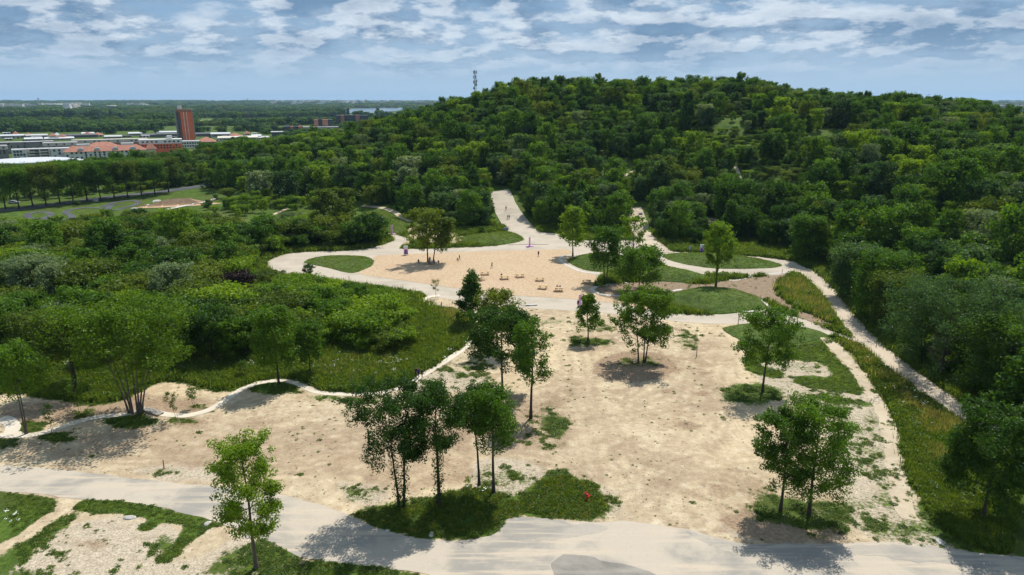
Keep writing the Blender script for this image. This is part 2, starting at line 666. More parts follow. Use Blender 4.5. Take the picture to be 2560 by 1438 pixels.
SOIL_PX = [
    ([(1475, 725), (1560, 706), (1650, 704), (1760, 712), (1800, 703), (1900, 692), (1985, 684), (1935, 712), (1960, 752), (2010, 780), (2130, 832), (2040, 810), (1960, 778), (1900, 742), (1850, 727),
      (1740, 722), (1650, 744), (1560, 752), (1500, 742)], 1.0),
    ([(1650, 668), (1700, 676), (1790, 688), (1770, 697), (1700, 690)], 0.8),
    ([(1400, 628), (1440, 622), (1500, 628), (1440, 640)], 0.5),
    (ellipse_px(1590, 918, 110, 38), 1.0),
    ([(0, 1100), (500, 1050), (700, 1045), (960, 1060), (1000, 1200), (700, 1190), (300, 1150), (0, 1150)], 0.34),
    ([(1180, 1000), (1330, 990), (1430, 1010), (1440, 1120), (1300, 1140), (1200, 1080)], 0.5),
    (ellipse_px(1462, 862, 70, 20), 0.4),
    ([(1000, 1080), (1130, 1050), (1200, 1090), (1180, 1210), (1000, 1240), (880, 1200)], 0.45),
    ([(0, 1010), (200, 1000), (400, 985), (560, 1000), (500, 1030), (240, 1050), (0, 1075)], 0.62),
    ([(1780, 1280), (1900, 1270), (2100, 1300), (2120, 1360), (1880, 1360)], 0.7),
    ([(700, 1050), (980, 1040), (960, 1130), (720, 1130)], 0.35),
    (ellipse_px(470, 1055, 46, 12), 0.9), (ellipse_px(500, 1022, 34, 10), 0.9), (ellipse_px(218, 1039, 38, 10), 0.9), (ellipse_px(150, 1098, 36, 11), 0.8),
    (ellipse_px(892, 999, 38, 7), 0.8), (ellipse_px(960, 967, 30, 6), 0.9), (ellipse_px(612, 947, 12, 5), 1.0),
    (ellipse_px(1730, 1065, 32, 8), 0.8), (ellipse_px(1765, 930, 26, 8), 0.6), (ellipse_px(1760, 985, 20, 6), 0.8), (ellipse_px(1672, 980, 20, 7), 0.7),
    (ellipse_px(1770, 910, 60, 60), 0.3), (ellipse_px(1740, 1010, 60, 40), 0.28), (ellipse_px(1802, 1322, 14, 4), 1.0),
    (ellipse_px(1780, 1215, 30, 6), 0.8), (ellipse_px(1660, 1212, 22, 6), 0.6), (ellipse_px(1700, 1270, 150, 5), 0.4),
    (ellipse_px(1375, 1000, 40, 22), 0.5), (ellipse_px(230, 1370, 42, 12), 0.7), (ellipse_px(1085, 655, 70, 16), 0.25),
    ([(1580, 800), (1640, 810), (1735, 828), (1745, 890), (1738, 892), (1730, 835), (1600, 815)], 0.6),
]
DRY_PX = [
    ([(2100, 858), (2180, 885), (2300, 985), (2445, 1045), (2420, 1085), (2390, 1180), (2340, 1180), (2330, 1080), (2240, 980), (2180, 930)], 0.75),
    ([(1940, 700), (2010, 705), (2060, 760), (2110, 810), (2090, 830), (2020, 780), (1960, 740)], 0.6),
    ([(560, 560), (640, 555), (720, 560), (680, 580), (590, 585)], 0.8),
    ([(540, 530), (620, 545), (600, 560), (540, 550)], 0.5),
    ([(1100, 770), (1180, 800), (1170, 850), (1120, 820)], 0.5),
    ([(780, 880), (1000, 880), (1040, 930), (900, 960), (790, 950)], 0.08),
    ([(470, 500), (520, 495), (520, 510), (440, 515)], 0.6),
]
BARE_PX = [   # trodden pale ground outside the dirt field
    ([(990, 622), (1010, 600), (1020, 570), (1040, 560), (1100, 575), (1150, 580), (1180, 608), (1110, 618), (1040, 610)], 0.75),
    ([(550, 560), (620, 556), (690, 575), (640, 585), (560, 580)], 0.5),
    ([(700, 660), (745, 655), (755, 675), (720, 680)], 0.6),
    ([(1060, 738), (1150, 748), (1110, 775), (1075, 765)], 0.75),
    ([(1560, 525), (1600, 515), (1615, 545), (1570, 550)], 0.8),
    ([(1180, 738), (1400, 760), (1420, 800), (1200, 800)], 0.9),
]
GRAVEL_PX = [   # stony parking plots
    ([(-60, 1445), (40, 1372), (165, 1312), (290, 1290), (390, 1300), (465, 1312), (430, 1365), (392, 1400), (470, 1400), (600, 1330), (700, 1350), (760, 1440), (500, 1600), (-200, 1600)], 1.0),
    ([(1884, 900), (2060, 900), (2095, 945), (2190, 990), (2240, 1060), (2255, 1180), (2330, 1310), (2440, 1380), (2120, 1350), (2090, 1240), (2060, 1050), (1960, 1000), (1880, 950)], 0.9),
    ([(1160, 1150), (1290, 1140), (1380, 1180), (1300, 1280), (1180, 1220)], 0.8), ([(1040, 945), (1100, 915), (1240, 935), (1180, 985), (1020, 985)], 0.7), ([(830, 1200), (980, 1190), (1000, 1250), (860, 1280)], 0.7),
    ([(330, 1165), (560, 1160), (560, 1210), (340, 1195)], 0.8), ([(1780, 1290), (2120, 1270), (2120, 1360), (1840, 1360)], 0.8), ([(0, 1010), (120, 990), (60, 1060), (0, 1070)], 0.5), ([(1480, 1190), (1560, 1230), (1560, 1290), (1490, 1310)], 0.7),
]
FIELD_PX = [
    [(272, 306), (312, 303), (312, 311), (276, 312)], [(320, 295), (336, 294), (334, 303), (322, 303)], [(428, 303), (450, 302), (450, 311), (436, 311)],
    [(490, 300), (532, 299), (530, 311), (494, 311)], [(590, 299), (628, 297), (630, 303), (600, 304)], [(590, 297), (664, 297), (660, 303), (596, 302)],
    [(950, 290), (1000, 286), (985, 293), (955, 294)], [(55, 301), (75, 300), (76, 307), (58, 308)], [(98, 300), (116, 300), (114, 310), (100, 310)], [(660, 303), (780, 299), (760, 306), (690, 307)],
]
for lst in (GREEN_PX, SOIL_PX, DRY_PX, BARE_PX, GRAVEL_PX):
    for k in range(len(lst)):
        lst[k] = (plan(lst[k][0], 1), lst[k][1])
FIELDS = [plan(q, 1) for q in FIELD_PX]


def masks(x, y):
    """Ground cover at world points: green, soil, dry, field."""
    wob_x = x + (fbm(x / 3.1, y / 3.1, 41, 3) - 0.5) * 2.4
    wob_y = y + (fbm(x / 3.1, y / 3.1, 47, 3) - 0.5) * 2.4
    s = np.clip(0.5 + sdist(SAND, wob_x, wob_y) / 2.2, 0, 1)
    for q, a in BARE_PX:
        s = np.maximum(s, a * np.clip(0.5 + sdist(q, wob_x, wob_y) / 2.0, 0, 1))
    g = 1 - s
    wx = x + (fbm(x / 1.7, y / 1.7, 51, 3) - 0.5) * 1.5
    wy = y + (fbm(x / 1.7, y / 1.7, 57, 3) - 0.5) * 1.5
    for q, a in GREEN_PX:
        if a >= 0.93:
            g = np.maximum(g, a * np.clip(0.55 + sdist(q, x + 0.45 * (wx - x), y + 0.45 * (wy - y), 3.0) / 0.9, 0, 1))
        else:
            g = np.maximum(g, a * np.clip(0.58 + sdist(q, wx, wy, 3.0) / 2.3, 0, 1))
    sl = np.zeros_like(x)
    for q, a in SOIL_PX:
        sl = np.maximum(sl, a * np.clip(0.5 + sdist(q, wob_x, wob_y) / 1.8, 0, 1))
    soil_first = np.clip(0.5 + sdist(SOIL_PX[0][0], wx, wy) / 1.2, 0, 1)
    g = g * (1 - 0.96 * soil_first)
    g = np.where((g > 0.3) & (g < 0.7) & (s > 0.5), g + 0.07, g)
    g = np.where((s > 0.5) & (g < 0.3), g + 0.30 * fbm(x / 9.0, y / 9.0, 61, 3) * (fbm(x / 30.0, y / 30.0, 67, 2) > 0.45), g)
    d = np.zeros_like(x)
    for q, a in DRY_PX:
        d = np.maximum(d, a * np.clip(0.5 + sdist(q, wob_x, wob_y) / 3.0, 0, 1))
    gv = np.zeros_like(x)
    for q, a in GRAVEL_PX:
        gv = np.maximum(gv, a * np.clip(0.5 + sdist(q, wob_x, wob_y) / 2.5, 0, 1))
    return g, sl, d, gv


# ------------------------------------------------------------------ ground sheet
fine_a = np.arange(-0.86, 0.861, 0.0042)
rest = np.linspace(0.861, 2 * math.pi - 0.861, 84)[1:-1]
ang = np.concatenate([fine_a, rest])
rad = np.concatenate([np.geomspace(2, 54, 14)[:-1], np.geomspace(54, 330, 350)[:-1], np.geomspace(330, 1600, 120)[:-1], np.geomspace(1600, 15000, 70)])
A, Rr = np.meshgrid(ang, rad)
gx, gy = (Rr * np.sin(A)).ravel(), (Rr * np.cos(A)).ravel()
gz = terrain(gx, gy)
na, nr = len(ang), len(rad)
i = np.arange(nr - 1)[:, None] * na
j = np.arange(na)[None, :]
j2 = (j + 1) % na
gf = np.stack([i + j, i + na + j, i + na + j2, i + j2], -1).reshape(-1, 4)
gme = arr_mesh('ground', np.stack([gx, gy, gz], 1), gf, smooth=True)
near = (np.hypot(gx, gy) < 330) & (gy > 0)
mk = [np.ones_like(gx), np.zeros_like(gx), np.zeros_like(gx), np.zeros_like(gx), np.zeros_like(gx)]
kk = np.nonzero(near)[0]
mk[0][kk], mk[1][kk], mk[2][kk], mk[4][kk] = masks(gx[kk], gy[kk])
TYRE_PX = [[(1740, 830), (1748, 900), (1742, 1000), (1700, 1100), (1640, 1200), (1570, 1300)], [(1400, 835), (1440, 900), (1468, 1000), (1512, 1120), (1600, 1300)], [(1480, 1180), (1420, 1110), (1330, 1092), (1150, 1062), (900, 1082), (500, 1140), (200, 1165)],
           [(1250, 1040), (1500, 1062), (1800, 1020), (1890, 1035)], [(1570, 1300), (1690, 1160), (1790, 1060), (1830, 900), (1790, 830)], [(560, 1085), (860, 1045), (1210, 1052), (1450, 960), (1560, 960)], [(0, 1128), (400, 1108), (800, 1162), (980, 1215)], [(1440, 1000), (1540, 1130), (1720, 1190), (1900, 1215)],
           [(1560, 1010), (1700, 960), (1760, 905), (1775, 830)], [(620, 1200), (800, 1190), (1000, 1130), (1250, 1110), (1420, 1150)]]
ty = np.zeros(len(gx))
rt_ = np.random.default_rng(9)
kt = np.nonzero(near & (np.hypot(gx, gy) < 190))[0]
for q in TYRE_PX:
    base_ = densify(smooth_poly(PP(q), 3, False), 0.5, False)
    dd_ = np.gradient(base_, axis=0)
    dd_ /= np.linalg.norm(dd_, axis=1, keepdims=True) + 1e-9
    nn_ = np.stack([-dd_[:, 1], dd_[:, 0]], 1)
    for rep in range(2):
        sh_ = rt_.normal() * 1.6
        wig = (fbm(base_[:, 0] / 14.0, base_[:, 1] / 14.0, 200 + rep, 2) - 0.5) * 5.0
        for s_ in (-0.85, 0.85):
            ln_ = base_ + nn_ * (s_ + sh_ + wig)[:, None]
            lo_, hi_ = ln_.min(0) - 1, ln_.max(0) + 1
            k_ = kt[(gx[kt] > lo_[0]) & (gx[kt] < hi_[0]) & (gy[kt] > lo_[1]) & (gy[kt] < hi_[1])]
            for i0 in range(0, len(k_), 6000):
                ks_ = k_[i0:i0 + 6000]
                d2_ = ((gx[ks_, None] - ln_[None, :, 0]) ** 2 + (gy[ks_, None] - ln_[None, :, 1]) ** 2).min(1)
                ty[ks_] = np.maximum(ty[ks_], 0.95 * np.clip(1.15 - np.sqrt(d2_) / 0.6, 0, 1) * (0.3 + 0.9 * vnoise(gx[ks_] / 6.0, gy[ks_] / 6.0, 88)))
mk.append(ty)
far = np.nonzero((np.hypot(gx, gy) > 900) & (gy > 0))[0]
for q in FIELDS:
    mk[3][far] = np.maximum(mk[3][far], np.clip(0.5 + sdist(q, gx[far], gy[far], 30) / 8, 0, 1))
for nm, a in zip(('green', 'soil', 'dry', 'field', 'gravel', 'tyre'), mk):
    at = gme.attributes.new(nm, 'FLOAT', 'POINT')
    at.data.foreach_set('value', a.astype(np.float32))

m_ground, t = new_mat('ground_dirt_and_meadow')
p = t.pos()
nL = t.noise(p, 0.045, 4, 0.6)
nM = t.noise(p, 0.35, 6, 0.65, 0.3)
nF = t.noise(p, 2.3, 5, 0.65)
nS = t.noise(p, 7.0, 3, 0.7)
pw = t.vmath('ADD', p, t.vmath('MULTIPLY', t.node('ShaderNodeTexNoise').outputs['Color'], (22.0, 22.0, 0.0)))
wn = pw.node.inputs[1].links[0].from_node.inputs[0].links[0].from_node
t.put(wn.inputs['Vector'], p)
wn.inputs['Scale'].default_value = 0.03
streak = t.noise(t.mapping(pw, (0.30, 0.75, 1), (0, 0, 0.9)), 1.0, 6, 0.68, 0.6)
sand = t.mix(t.smooth(t.math('ADD', t.math('MULTIPLY', nM, 0.6), t.math('MULTIPLY', nL, 0.5)), 0.42, 0.68), (0.49, 0.402, 0.268), (0.375, 0.29, 0.185))
sand = t.mix(t.math('MULTIPLY', t.smooth(streak, 0.50, 0.68), 0.55), sand, (0.33, 0.245, 0.165))
sand = t.mix(t.math('MULTIPLY', t.smooth(t.noise(p, 0.8, 5, 0.7, 0.5), 0.50, 0.66), 0.6), sand, (0.58, 0.50, 0.37))
sand = t.mix(t.math('MULTIPLY', t.smooth(nF, 0.53, 0.70), 0.6), sand, (0.30, 0.23, 0.155))
sand = t.mix(t.math('MULTIPLY', t.math('MULTIPLY', t.smooth(t.noise(p, 0.11, 6, 0.7, 0.8), 0.46, 0.60), t.smooth(nM, 0.36, 0.58)), 0.75), sand, (0.27, 0.195, 0.125))
sand = t.mix(t.math('MULTIPLY', t.smooth(nS, 0.60, 0.72), 0.5), sand, (0.62, 0.54, 0.42))
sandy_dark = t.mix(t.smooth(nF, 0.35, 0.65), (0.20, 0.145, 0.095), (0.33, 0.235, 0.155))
speck = t.math('MULTIPLY', t.smooth(t.noise(p, 3.6, 3, 0.75), 0.585, 0.66), t.smooth(t.noise(p, 0.06, 4, 0.6), 0.42, 0.58))
sand = t.mix(t.math('MULTIPLY', speck, 0.8), sand, (0.115, 0.11, 0.05))
sand = t.mix(t.smooth(t.noise(pw, 0.022, 3, 0.55), 0.44, 0.60), sand, t.mix(0.4, sand, (0.60, 0.475, 0.295)))
tyre = t.noise(t.mapping(pw, (1.5, 0.05, 1), (0, 0, -0.12)), 1.0, 3, 0.6)
sand = t.mix(t.math('MULTIPLY', t.math('MULTIPLY', t.smooth(tyre, 0.54, 0.66), t.smooth(t.noise(p, 0.04, 3, 0.5), 0.46, 0.58)), 0.5), sand, (0.36, 0.275, 0.185))
stones = t.mix(t.smooth(t.noise(p, 4.2, 4, 0.8), 0.40, 0.62), (0.50, 0.43, 0.325), (0.30, 0.245, 0.175))
stones = t.mix(t.math('MULTIPLY', t.smooth(t.noise(p, 2.6, 4, 0.8), 0.575, 0.66), 0.75), stones, (0.15, 0.135, 0.065))
stones = t.mix(t.math('MULTIPLY', t.smooth(nM, 0.50, 0.66), 0.5), stones, (0.34, 0.27, 0.185))
sand = t.mix(t.smooth(t.math('ADD', t.attr('gravel'), t.math('MULTIPLY', t.math('SUBTRACT', nM, 0.5), 0.9)), 0.30, 0.75), sand, stones)
sand = t.mix(t.math('MULTIPLY', t.attr('tyre'), t.smooth(nF, 0.30, 0.62)), sand, (0.30, 0.225, 0.15))
sand = t.vmath('MULTIPLY', sand, t.node('ShaderNodeCombineXYZ').outputs[0])
gk = t.lin(t.noise(p, 1.15, 9, 0.78, 0.3), 0.32, 0.68, 0.74, 1.22)
for i_ in range(3):
    t.put(sand.node.inputs[1].links[0].from_node.inputs[i_], gk)
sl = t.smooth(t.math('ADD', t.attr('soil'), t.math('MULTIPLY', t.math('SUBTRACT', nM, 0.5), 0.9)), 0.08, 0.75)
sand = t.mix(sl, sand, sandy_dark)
gr = t.mix(t.smooth(t.math('ADD', t.math('MULTIPLY', nF, 0.55), t.math('MULTIPLY', nM, 0.55)), 0.42, 0.70), (0.034, 0.066, 0.010), (0.095, 0.150, 0.022))
gr = t.mix(t.math('MULTIPLY', t.smooth(nL, 0.45, 0.65), 0.4), gr, (0.080, 0.110, 0.022))
dr = t.math('MULTIPLY', t.attr('dry'), t.smooth(nM, 0.34, 0.60))
gr = t.mix(t.math('MULTIPLY', t.smooth(t.noise(p, 0.09, 5, 0.65, 0.5), 0.48, 0.60), 0.55), gr, (0.060, 0.075, 0.018))
gr = t.mix(dr, gr, (0.235, 0.185, 0.075))
gr = t.mix(t.attr('field'), gr, (0.19, 0.25, 0.085))
gm = t.math('ADD', t.attr('green'), t.math('ADD', t.math('MULTIPLY', t.math('SUBTRACT', nF, 0.5), 1.15), t.math('MULTIPLY', t.math('SUBTRACT', nM, 0.5), 0.75)))
gfac = t.smooth(gm, 0.42, 0.66)
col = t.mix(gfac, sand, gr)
b = t.node('ShaderNodeBsdfPrincipled')
t.put(b.inputs['Base Color'], col)
b.inputs['Roughness'].default_value = 0.95
b.inputs['Specular IOR Level'].default_value = 0.1
bp = t.node('ShaderNodeBump')
bp.inputs['Strength'].default_value = 0.55
bp.inputs['Distance'].default_value = 0.25
t.put(bp.inputs['Height'], t.math('ADD', t.math('ADD', nM, t.math('MULTIPLY', nF, 0.5)), t.math('MULTIPLY', gfac, t.math('MULTIPLY', nS, 0.8))))
t.l.new(bp.outputs[0], b.inputs['Normal'])
finish(t, b.outputs[0])
gme.materials.append(m_ground)
ground = tag(link('ground', gme), 'bare sandy dirt field with patches of weeds running out into green meadow', None, None, 'structure')


# ------------------------------------------------------------------ road, path and lawn materials
def gravel(name, light, dark, tracks, streak_rot=0.0, stretch=(0.05, 0.6), fine=3.0, amount=0.6):
    m, t = new_mat(name)
    p = t.pos()
    a = t.noise(p, 0.12, 5, 0.6, 0.4)
    s = t.noise(t.mapping(p, (stretch[0], stretch[1], 1), (0, 0, streak_rot)), 1.0, 6, 0.65, 0.25)
    f = t.noise(p, fine, 4, 0.7)
    c = t.mix(t.smooth(a, 0.42, 0.62), light, dark)
    c = t.mix(t.math('MULTIPLY', t.smooth(s, 0.46, 0.66), amount), c, tracks)
    c = t.mix(t.math('MULTIPLY', t.smooth(f, 0.55, 0.75), 0.35), c, tuple(v * 0.7 for v in dark))
    b = t.node('ShaderNodeBsdfPrincipled')
    t.put(b.inputs['Base Color'], c)
    b.inputs['Roughness'].default_value = 0.9
    b.inputs['Specular IOR Level'].default_value = 0.15
    bp = t.node('ShaderNodeBump')
    bp.inputs['Strength'].default_value = 0.3
    bp.inputs['Distance'].default_value = 0.1
    t.put(bp.inputs['Height'], f)
    t.l.new(bp.outputs[0], b.inputs['Normal'])
    finish(t, b.outputs[0])
    return m


m_road = gravel('pale_limestone_road', (0.425, 0.37, 0.295), (0.36, 0.315, 0.25), (0.47, 0.41, 0.325), 0.1, (0.08, 0.4), 2.0, 0.7)
m_road_f = gravel('dusty_asphalt_road', (0.43, 0.375, 0.30), (0.27, 0.253, 0.222), (0.48, 0.405, 0.31), 0.05, (0.07, 0.9), 3.0, 0.85)
m_track = gravel('stony_track', (0.46, 0.385, 0.29), (0.37, 0.31, 0.24), (0.52, 0.44, 0.34), 0.0, (0.6, 0.06))
m_path = gravel('trodden_limestone_path', (0.58, 0.515, 0.415), (0.51, 0.445, 0.35), (0.62, 0.56, 0.46), 0, (0.3, 0.3))
m_trail = gravel('sandy_trail', (0.46, 0.38, 0.27), (0.37, 0.30, 0.205), (0.50, 0.43, 0.325), 0, (0.4, 0.4), 2.0)
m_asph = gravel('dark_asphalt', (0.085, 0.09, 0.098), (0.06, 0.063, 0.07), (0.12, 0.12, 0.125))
m_patch = gravel('grey_asphalt_patch', (0.27, 0.248, 0.215), (0.17, 0.16, 0.142), (0.34, 0.31, 0.265))
m_concrete = plain('pale_concrete', (0.47, 0.445, 0.40), 0.8, 0.15, 0.8)
m_chips, t = new_mat('orange_wood_chips')
p = t.pos()
a = t.noise(p, 0.09, 4, 0.6, 0.5)
f = t.noise(p, 1.6, 6, 0.72, 0.6)
f2 = t.noise(t.mapping(p, (1, 0.45, 1), (0, 0, 0.6)), 3.4, 4, 0.7)
c = t.mix(t.smooth(f, 0.34, 0.66), (0.345, 0.25, 0.158), (0.52, 0.392, 0.258))
c = t.mix(t.math('MULTIPLY', t.smooth(a, 0.48, 0.64), 0.35), c, (0.40, 0.27, 0.17))
c = t.mix(t.math('MULTIPLY', t.smooth(f2, 0.56, 0.70), 0.5), c, (0.58, 0.43, 0.30))
b = t.node('ShaderNodeBsdfPrincipled')
t.put(b.inputs['Base Color'], c)
b.inputs['Roughness'].default_value = 0.95
b.inputs['Specular IOR Level'].default_value = 0.1
bp = t.node('ShaderNodeBump')
bp.inputs['Strength'].default_value = 0.5
bp.inputs['Distance'].default_value = 0.12
t.put(bp.inputs['Height'], f)
t.l.new(bp.outputs[0], b.inputs['Normal'])
finish(t, b.outputs[0])
m_lawn, t = new_mat('mown_grass')
p = t.pos()
a = t.noise(p, 0.25, 5, 0.62, 0.3)
f = t.noise(p, 1.9, 6, 0.7)
c = t.mix(t.smooth(t.math('ADD', t.math('MULTIPLY', a, 0.55), t.math('MULTIPLY', f, 0.5)), 0.38, 0.68), (0.036, 0.066, 0.012), (0.090, 0.140, 0.026))
c = t.mix(t.math('MULTIPLY', t.smooth(t.noise(p, 0.07, 4, 0.6), 0.5, 0.64), 0.3), c, (0.12, 0.125, 0.045))
b = t.node('ShaderNodeBsdfPrincipled')
t.put(b.inputs['Base Color'], c)
b.inputs['Roughness'].default_value = 0.9
b.inputs['Specular IOR Level'].default_value = 0.15
bp = t.node('ShaderNodeBump')
bp.inputs['Strength'].default_value = 0.8
bp.inputs['Distance'].default_value = 0.25
t.put(bp.inputs['Height'], f)
t.l.new(bp.outputs[0], b.inputs['Normal'])
finish(t, b.outputs[0])

# ------------------------------------------------------------------ roads and paths
sheet('road', smooth_poly(PP([(-300, 1150), (0, 1163), (120, 1172), (240, 1185), (330, 1196), (430, 1207), (560, 1218), (640, 1228), (720, 1240), (800, 1262), (868, 1285), (905, 1304), (960, 1327),
      (1060, 1349), (1150, 1354), (1238, 1336), (1262, 1300), (1278, 1290), (1400, 1300), (1500, 1307), (1560, 1300), (1640, 1312), (1720, 1322), (1800, 1348), (1880, 1362), (2100, 1358),
      (2230, 1352), (2340, 1366), (2440, 1382), (2560, 1394), (2900, 1420), (2900, 1900), (1150, 1900), (1120, 1460), (1085, 1440), (1000, 1425), (850, 1409), (785, 1402), (740, 1390), (690, 1360),
      (650, 1342), (560, 1311), (490, 1290), (400, 1268), (300, 1252), (200, 1248), (150, 1243), (60, 1232), (0, 1228), (-300, 1236)]), 1), m_road_f, 0.02, 0.22, 0.6,
      'wide pale dusty road sweeping across the front of the dirt field')
m_worn = gravel('worn_grey_asphalt', (0.36, 0.325, 0.275), (0.26, 0.243, 0.215), (0.42, 0.37, 0.29), 0.05, (0.10, 0.9), 3.0, 0.9)
sheet('worn_asphalt', smooth_poly(PP([(1266, 1304), (1282, 1293), (1400, 1303), (1496, 1311), (1530, 1318), (1500, 1336), (1400, 1346), (1300, 1352), (1246, 1338)]), 1), m_worn, 0.03, 0.7, 0.4, 'grey asphalt showing at the far edge of the road beside the grass island')
sheet('worn_asphalt', smooth_poly(PP([(1700, 1322), (1800, 1352), (1880, 1366), (2100, 1362), (2230, 1356), (2340, 1370), (2440, 1386), (2560, 1398), (2900, 1424), (2900, 1475), (2560, 1436), (2400, 1412), (2200, 1396), (2000, 1396), (1860, 1392), (1740, 1352)]), 1), m_worn, 0.03, 0.8, 0.4, 'grey asphalt showing along the far edge of the road at the right')
sheet('asphalt_patch', np.array([(v.x, v.y) for v in PP([(1378, 1410), (1406, 1387), (1452, 1388), (1488, 1394), (1500, 1402), (1560, 1412), (1620, 1428), (1700, 1470), (1560, 1500), (1400, 1500)])]), m_patch, 0.045, 0.3, 0.25,
      'dark grey asphalt patch in the pale road at the bottom edge')
RING = plan([(662, 668), (664, 655), (690, 642), (720, 634), (780, 629), (870, 627), (925, 621), (960, 611), (984, 602), (978, 594), (940, 588), (905, 584), (905, 577), (960, 582), (1008, 590),
             (1019, 600), (1003, 614), (998, 623), (1060, 622), (1180, 618), (1255, 614), (1300, 603), (1312, 596), (1303, 586), (1330, 578), (1410, 586), (1425, 602), (1500, 600), (1590, 600),
             (1604, 612), (1640, 624), (1670, 629), (1720, 630), (1760, 634), (1850, 638), (1930, 645), (1998, 656), (2024, 680), (1985, 687), (1900, 690), (1790, 690), (1720, 682), (1650, 662), (1610, 650),
             (1500, 690), (1480, 730), (1600, 770), (1700, 785), (1790, 788), (1885, 779), (1900, 770), (1892, 752), (1900, 748), (1935, 772), (1965, 783), (2040, 811), (2130, 845), (2180, 868),
             (2165, 872), (2090, 846), (2040, 824), (1960, 810), (1900, 806), (1840, 811), (1740, 809), (1660, 800), (1560, 788), (1450, 778), (1300, 770), (1180, 756), (1090, 744), (980, 727), (860, 710),
             (800, 702), (700, 694)], 1)
sheet('road', RING, m_road, 0.02, 0.2, 0.7, 'pale limestone ring road round the orange wood chip square')
ribbon('road', [(1322, 612), (1318, 590), (1296, 565), (1276, 540), (1262, 515), (1254, 490), (1246, 478)], [13, 12, 11, 10.5, 10, 9, 9], m_road, 0.12, 'pale gravel road climbing into the wood on the hill', 0.25, 8)
ribbon('road', [(1640, 632), (1615, 600), (1598, 570), (1588, 545), (1580, 520)], [11, 8, 7, 8, 7], m_track, 0.12, 'shaded gravel road entering the wood behind the sparse pale tree', 0.25, 6)
ribbon('road', [(2000, 672), (2040, 700), (2085, 750), (2120, 800), (2172, 858), (2235, 910), (2300, 958), (2365, 1005), (2425, 1045), (2520, 1110), (2640, 1200)], [6.5, 5.2, 5.0, 4.4, 5, 5, 4.8, 4.6, 4.6, 4.6, 4.6], m_track, 0.05,
       'brownish gravel track along the edge of the wood', 0.25, 6)
P1_PX = [(-80, 1100), (0, 1088), (45, 1091), (95, 1086), (150, 1070), (230, 1044), (300, 1038), (340, 1031), (375, 1028), (420, 1038), (470, 1040), (520, 1027), (560, 1005), (596, 977), (640, 958),
         (700, 950), (745, 958), (778, 976), (820, 985), (900, 986), (960, 981), (1012, 966), (1060, 936), (1112, 905), (1165, 868), (1205, 832), (1196, 808), (1140, 782), (1078, 766), (1053, 756), (1063, 744), (1100, 738)]
ribbon('path', P1_PX, 1.35, m_path, 0.035, 'narrow pale path winding along the foot of the meadow')
ribbon('path', [(2, 1046), (22, 1052), (34, 1066), (28, 1082), (40, 1090)], 1.9, m_path, 0.045, 'short pale path looping at the left edge')
ribbon('path', [(2068, 845), (2080, 862), (2120, 900), (2165, 965), (2205, 1020), (2224, 1065), (2238, 1150), (2250, 1240), (2275, 1300)], [3.2, 2.8, 2.2, 2.0, 2.0, 2.3, 2.3, 2.2, 1.8], m_trail, 0.035, 'sandy trail between the lawn and the tall dry grass', 0.45, clear=False)
CHIPS = plan([(930, 640), (1010, 636), (1130, 631), (1260, 627), (1390, 624), (1420, 622), (1440, 640), (1420, 665), (1500, 690), (1488, 716), (1490, 730), (1560, 752), (1640, 768), (1655, 778), (1560, 762), (1440, 748),
              (1280, 739), (1200, 730), (1130, 720), (1000, 700), (888, 686), (915, 672), (938, 660)], 1)
sheet('wood_chip_square', CHIPS, m_chips, 0.05, 0.18, 0.7, 'wide square of orange wood chips with picnic tables on it')
sheet('soil_bed', SOIL_PX[0][0], plain('bare_brown_soil', (0.215, 0.155, 0.10), 0.95, 0.3, 1.2, bump=0.4), 0.06, 0.3, 0.8, 'bare brown soil between the grass mounds')
CW = 1.0
ribbon('path', [(1478, 640), (1440, 637), (1405, 640), (1398, 650), (1418, 664), (1452, 680), (1510, 687), (1560, 690)], CW, m_concrete, 0.07, 'pale concrete path bending round the small grass mound')
ribbon('path', [(1570, 706), (1520, 712), (1488, 718), (1478, 726), (1500, 737), (1560, 742), (1620, 740), (1680, 728), (1705, 724)], CW, m_concrete, 0.075, 'pale concrete path in a hairpin beside the wood chips')
ribbon('path', [(1764, 692), (1800, 698), (1836, 702), (1856, 698), (1880, 690), (1940, 684), (1985, 681)], 0.9, m_concrete, 0.075, 'thin concrete path on the brown soil by the tall tree')
ribbon('path', [(1895, 750), (1912, 758), (1926, 772)], 1.5, m_concrete, 0.075, 'short concrete path cutting through the grass to the ring road')
ribbon('path', [(615, 560), (650, 552), (690, 534), (720, 520)], 1.6, m_trail, 0.07, 'sandy footpath crossing the far dry meadow')
ribbon('path', [(905, 515), (960, 520), (990, 532), (1010, 548), (1030, 556)], 2.4, m_trail, 0.1, 'sandy footpath running under the trees behind the far mound')
ribbon('path', [(1855, 475), (1850, 450), (1844, 428), (1838, 418)], 1.2, m_trail, 0.25, 'thin footpath up the clearing on the wooded hill')
ribbon('path', [(1850, 477), (1900, 478), (1960, 476), (2000, 480)], 1.4, m_trail, 0.25, 'level footpath below the hill clearing')
ribbon('path', [(1560, 442), (1580, 430), (1610, 428)], 1.6, m_trail, 0.25, 'scrap of footpath seen between hill bushes')
ribbon('road', [(-60, 532), (60, 522), (180, 505), (300, 490), (430, 476), (520, 462)], 9, m_asph, 0.06, 'dark avenue road in the shade of the plane trees')
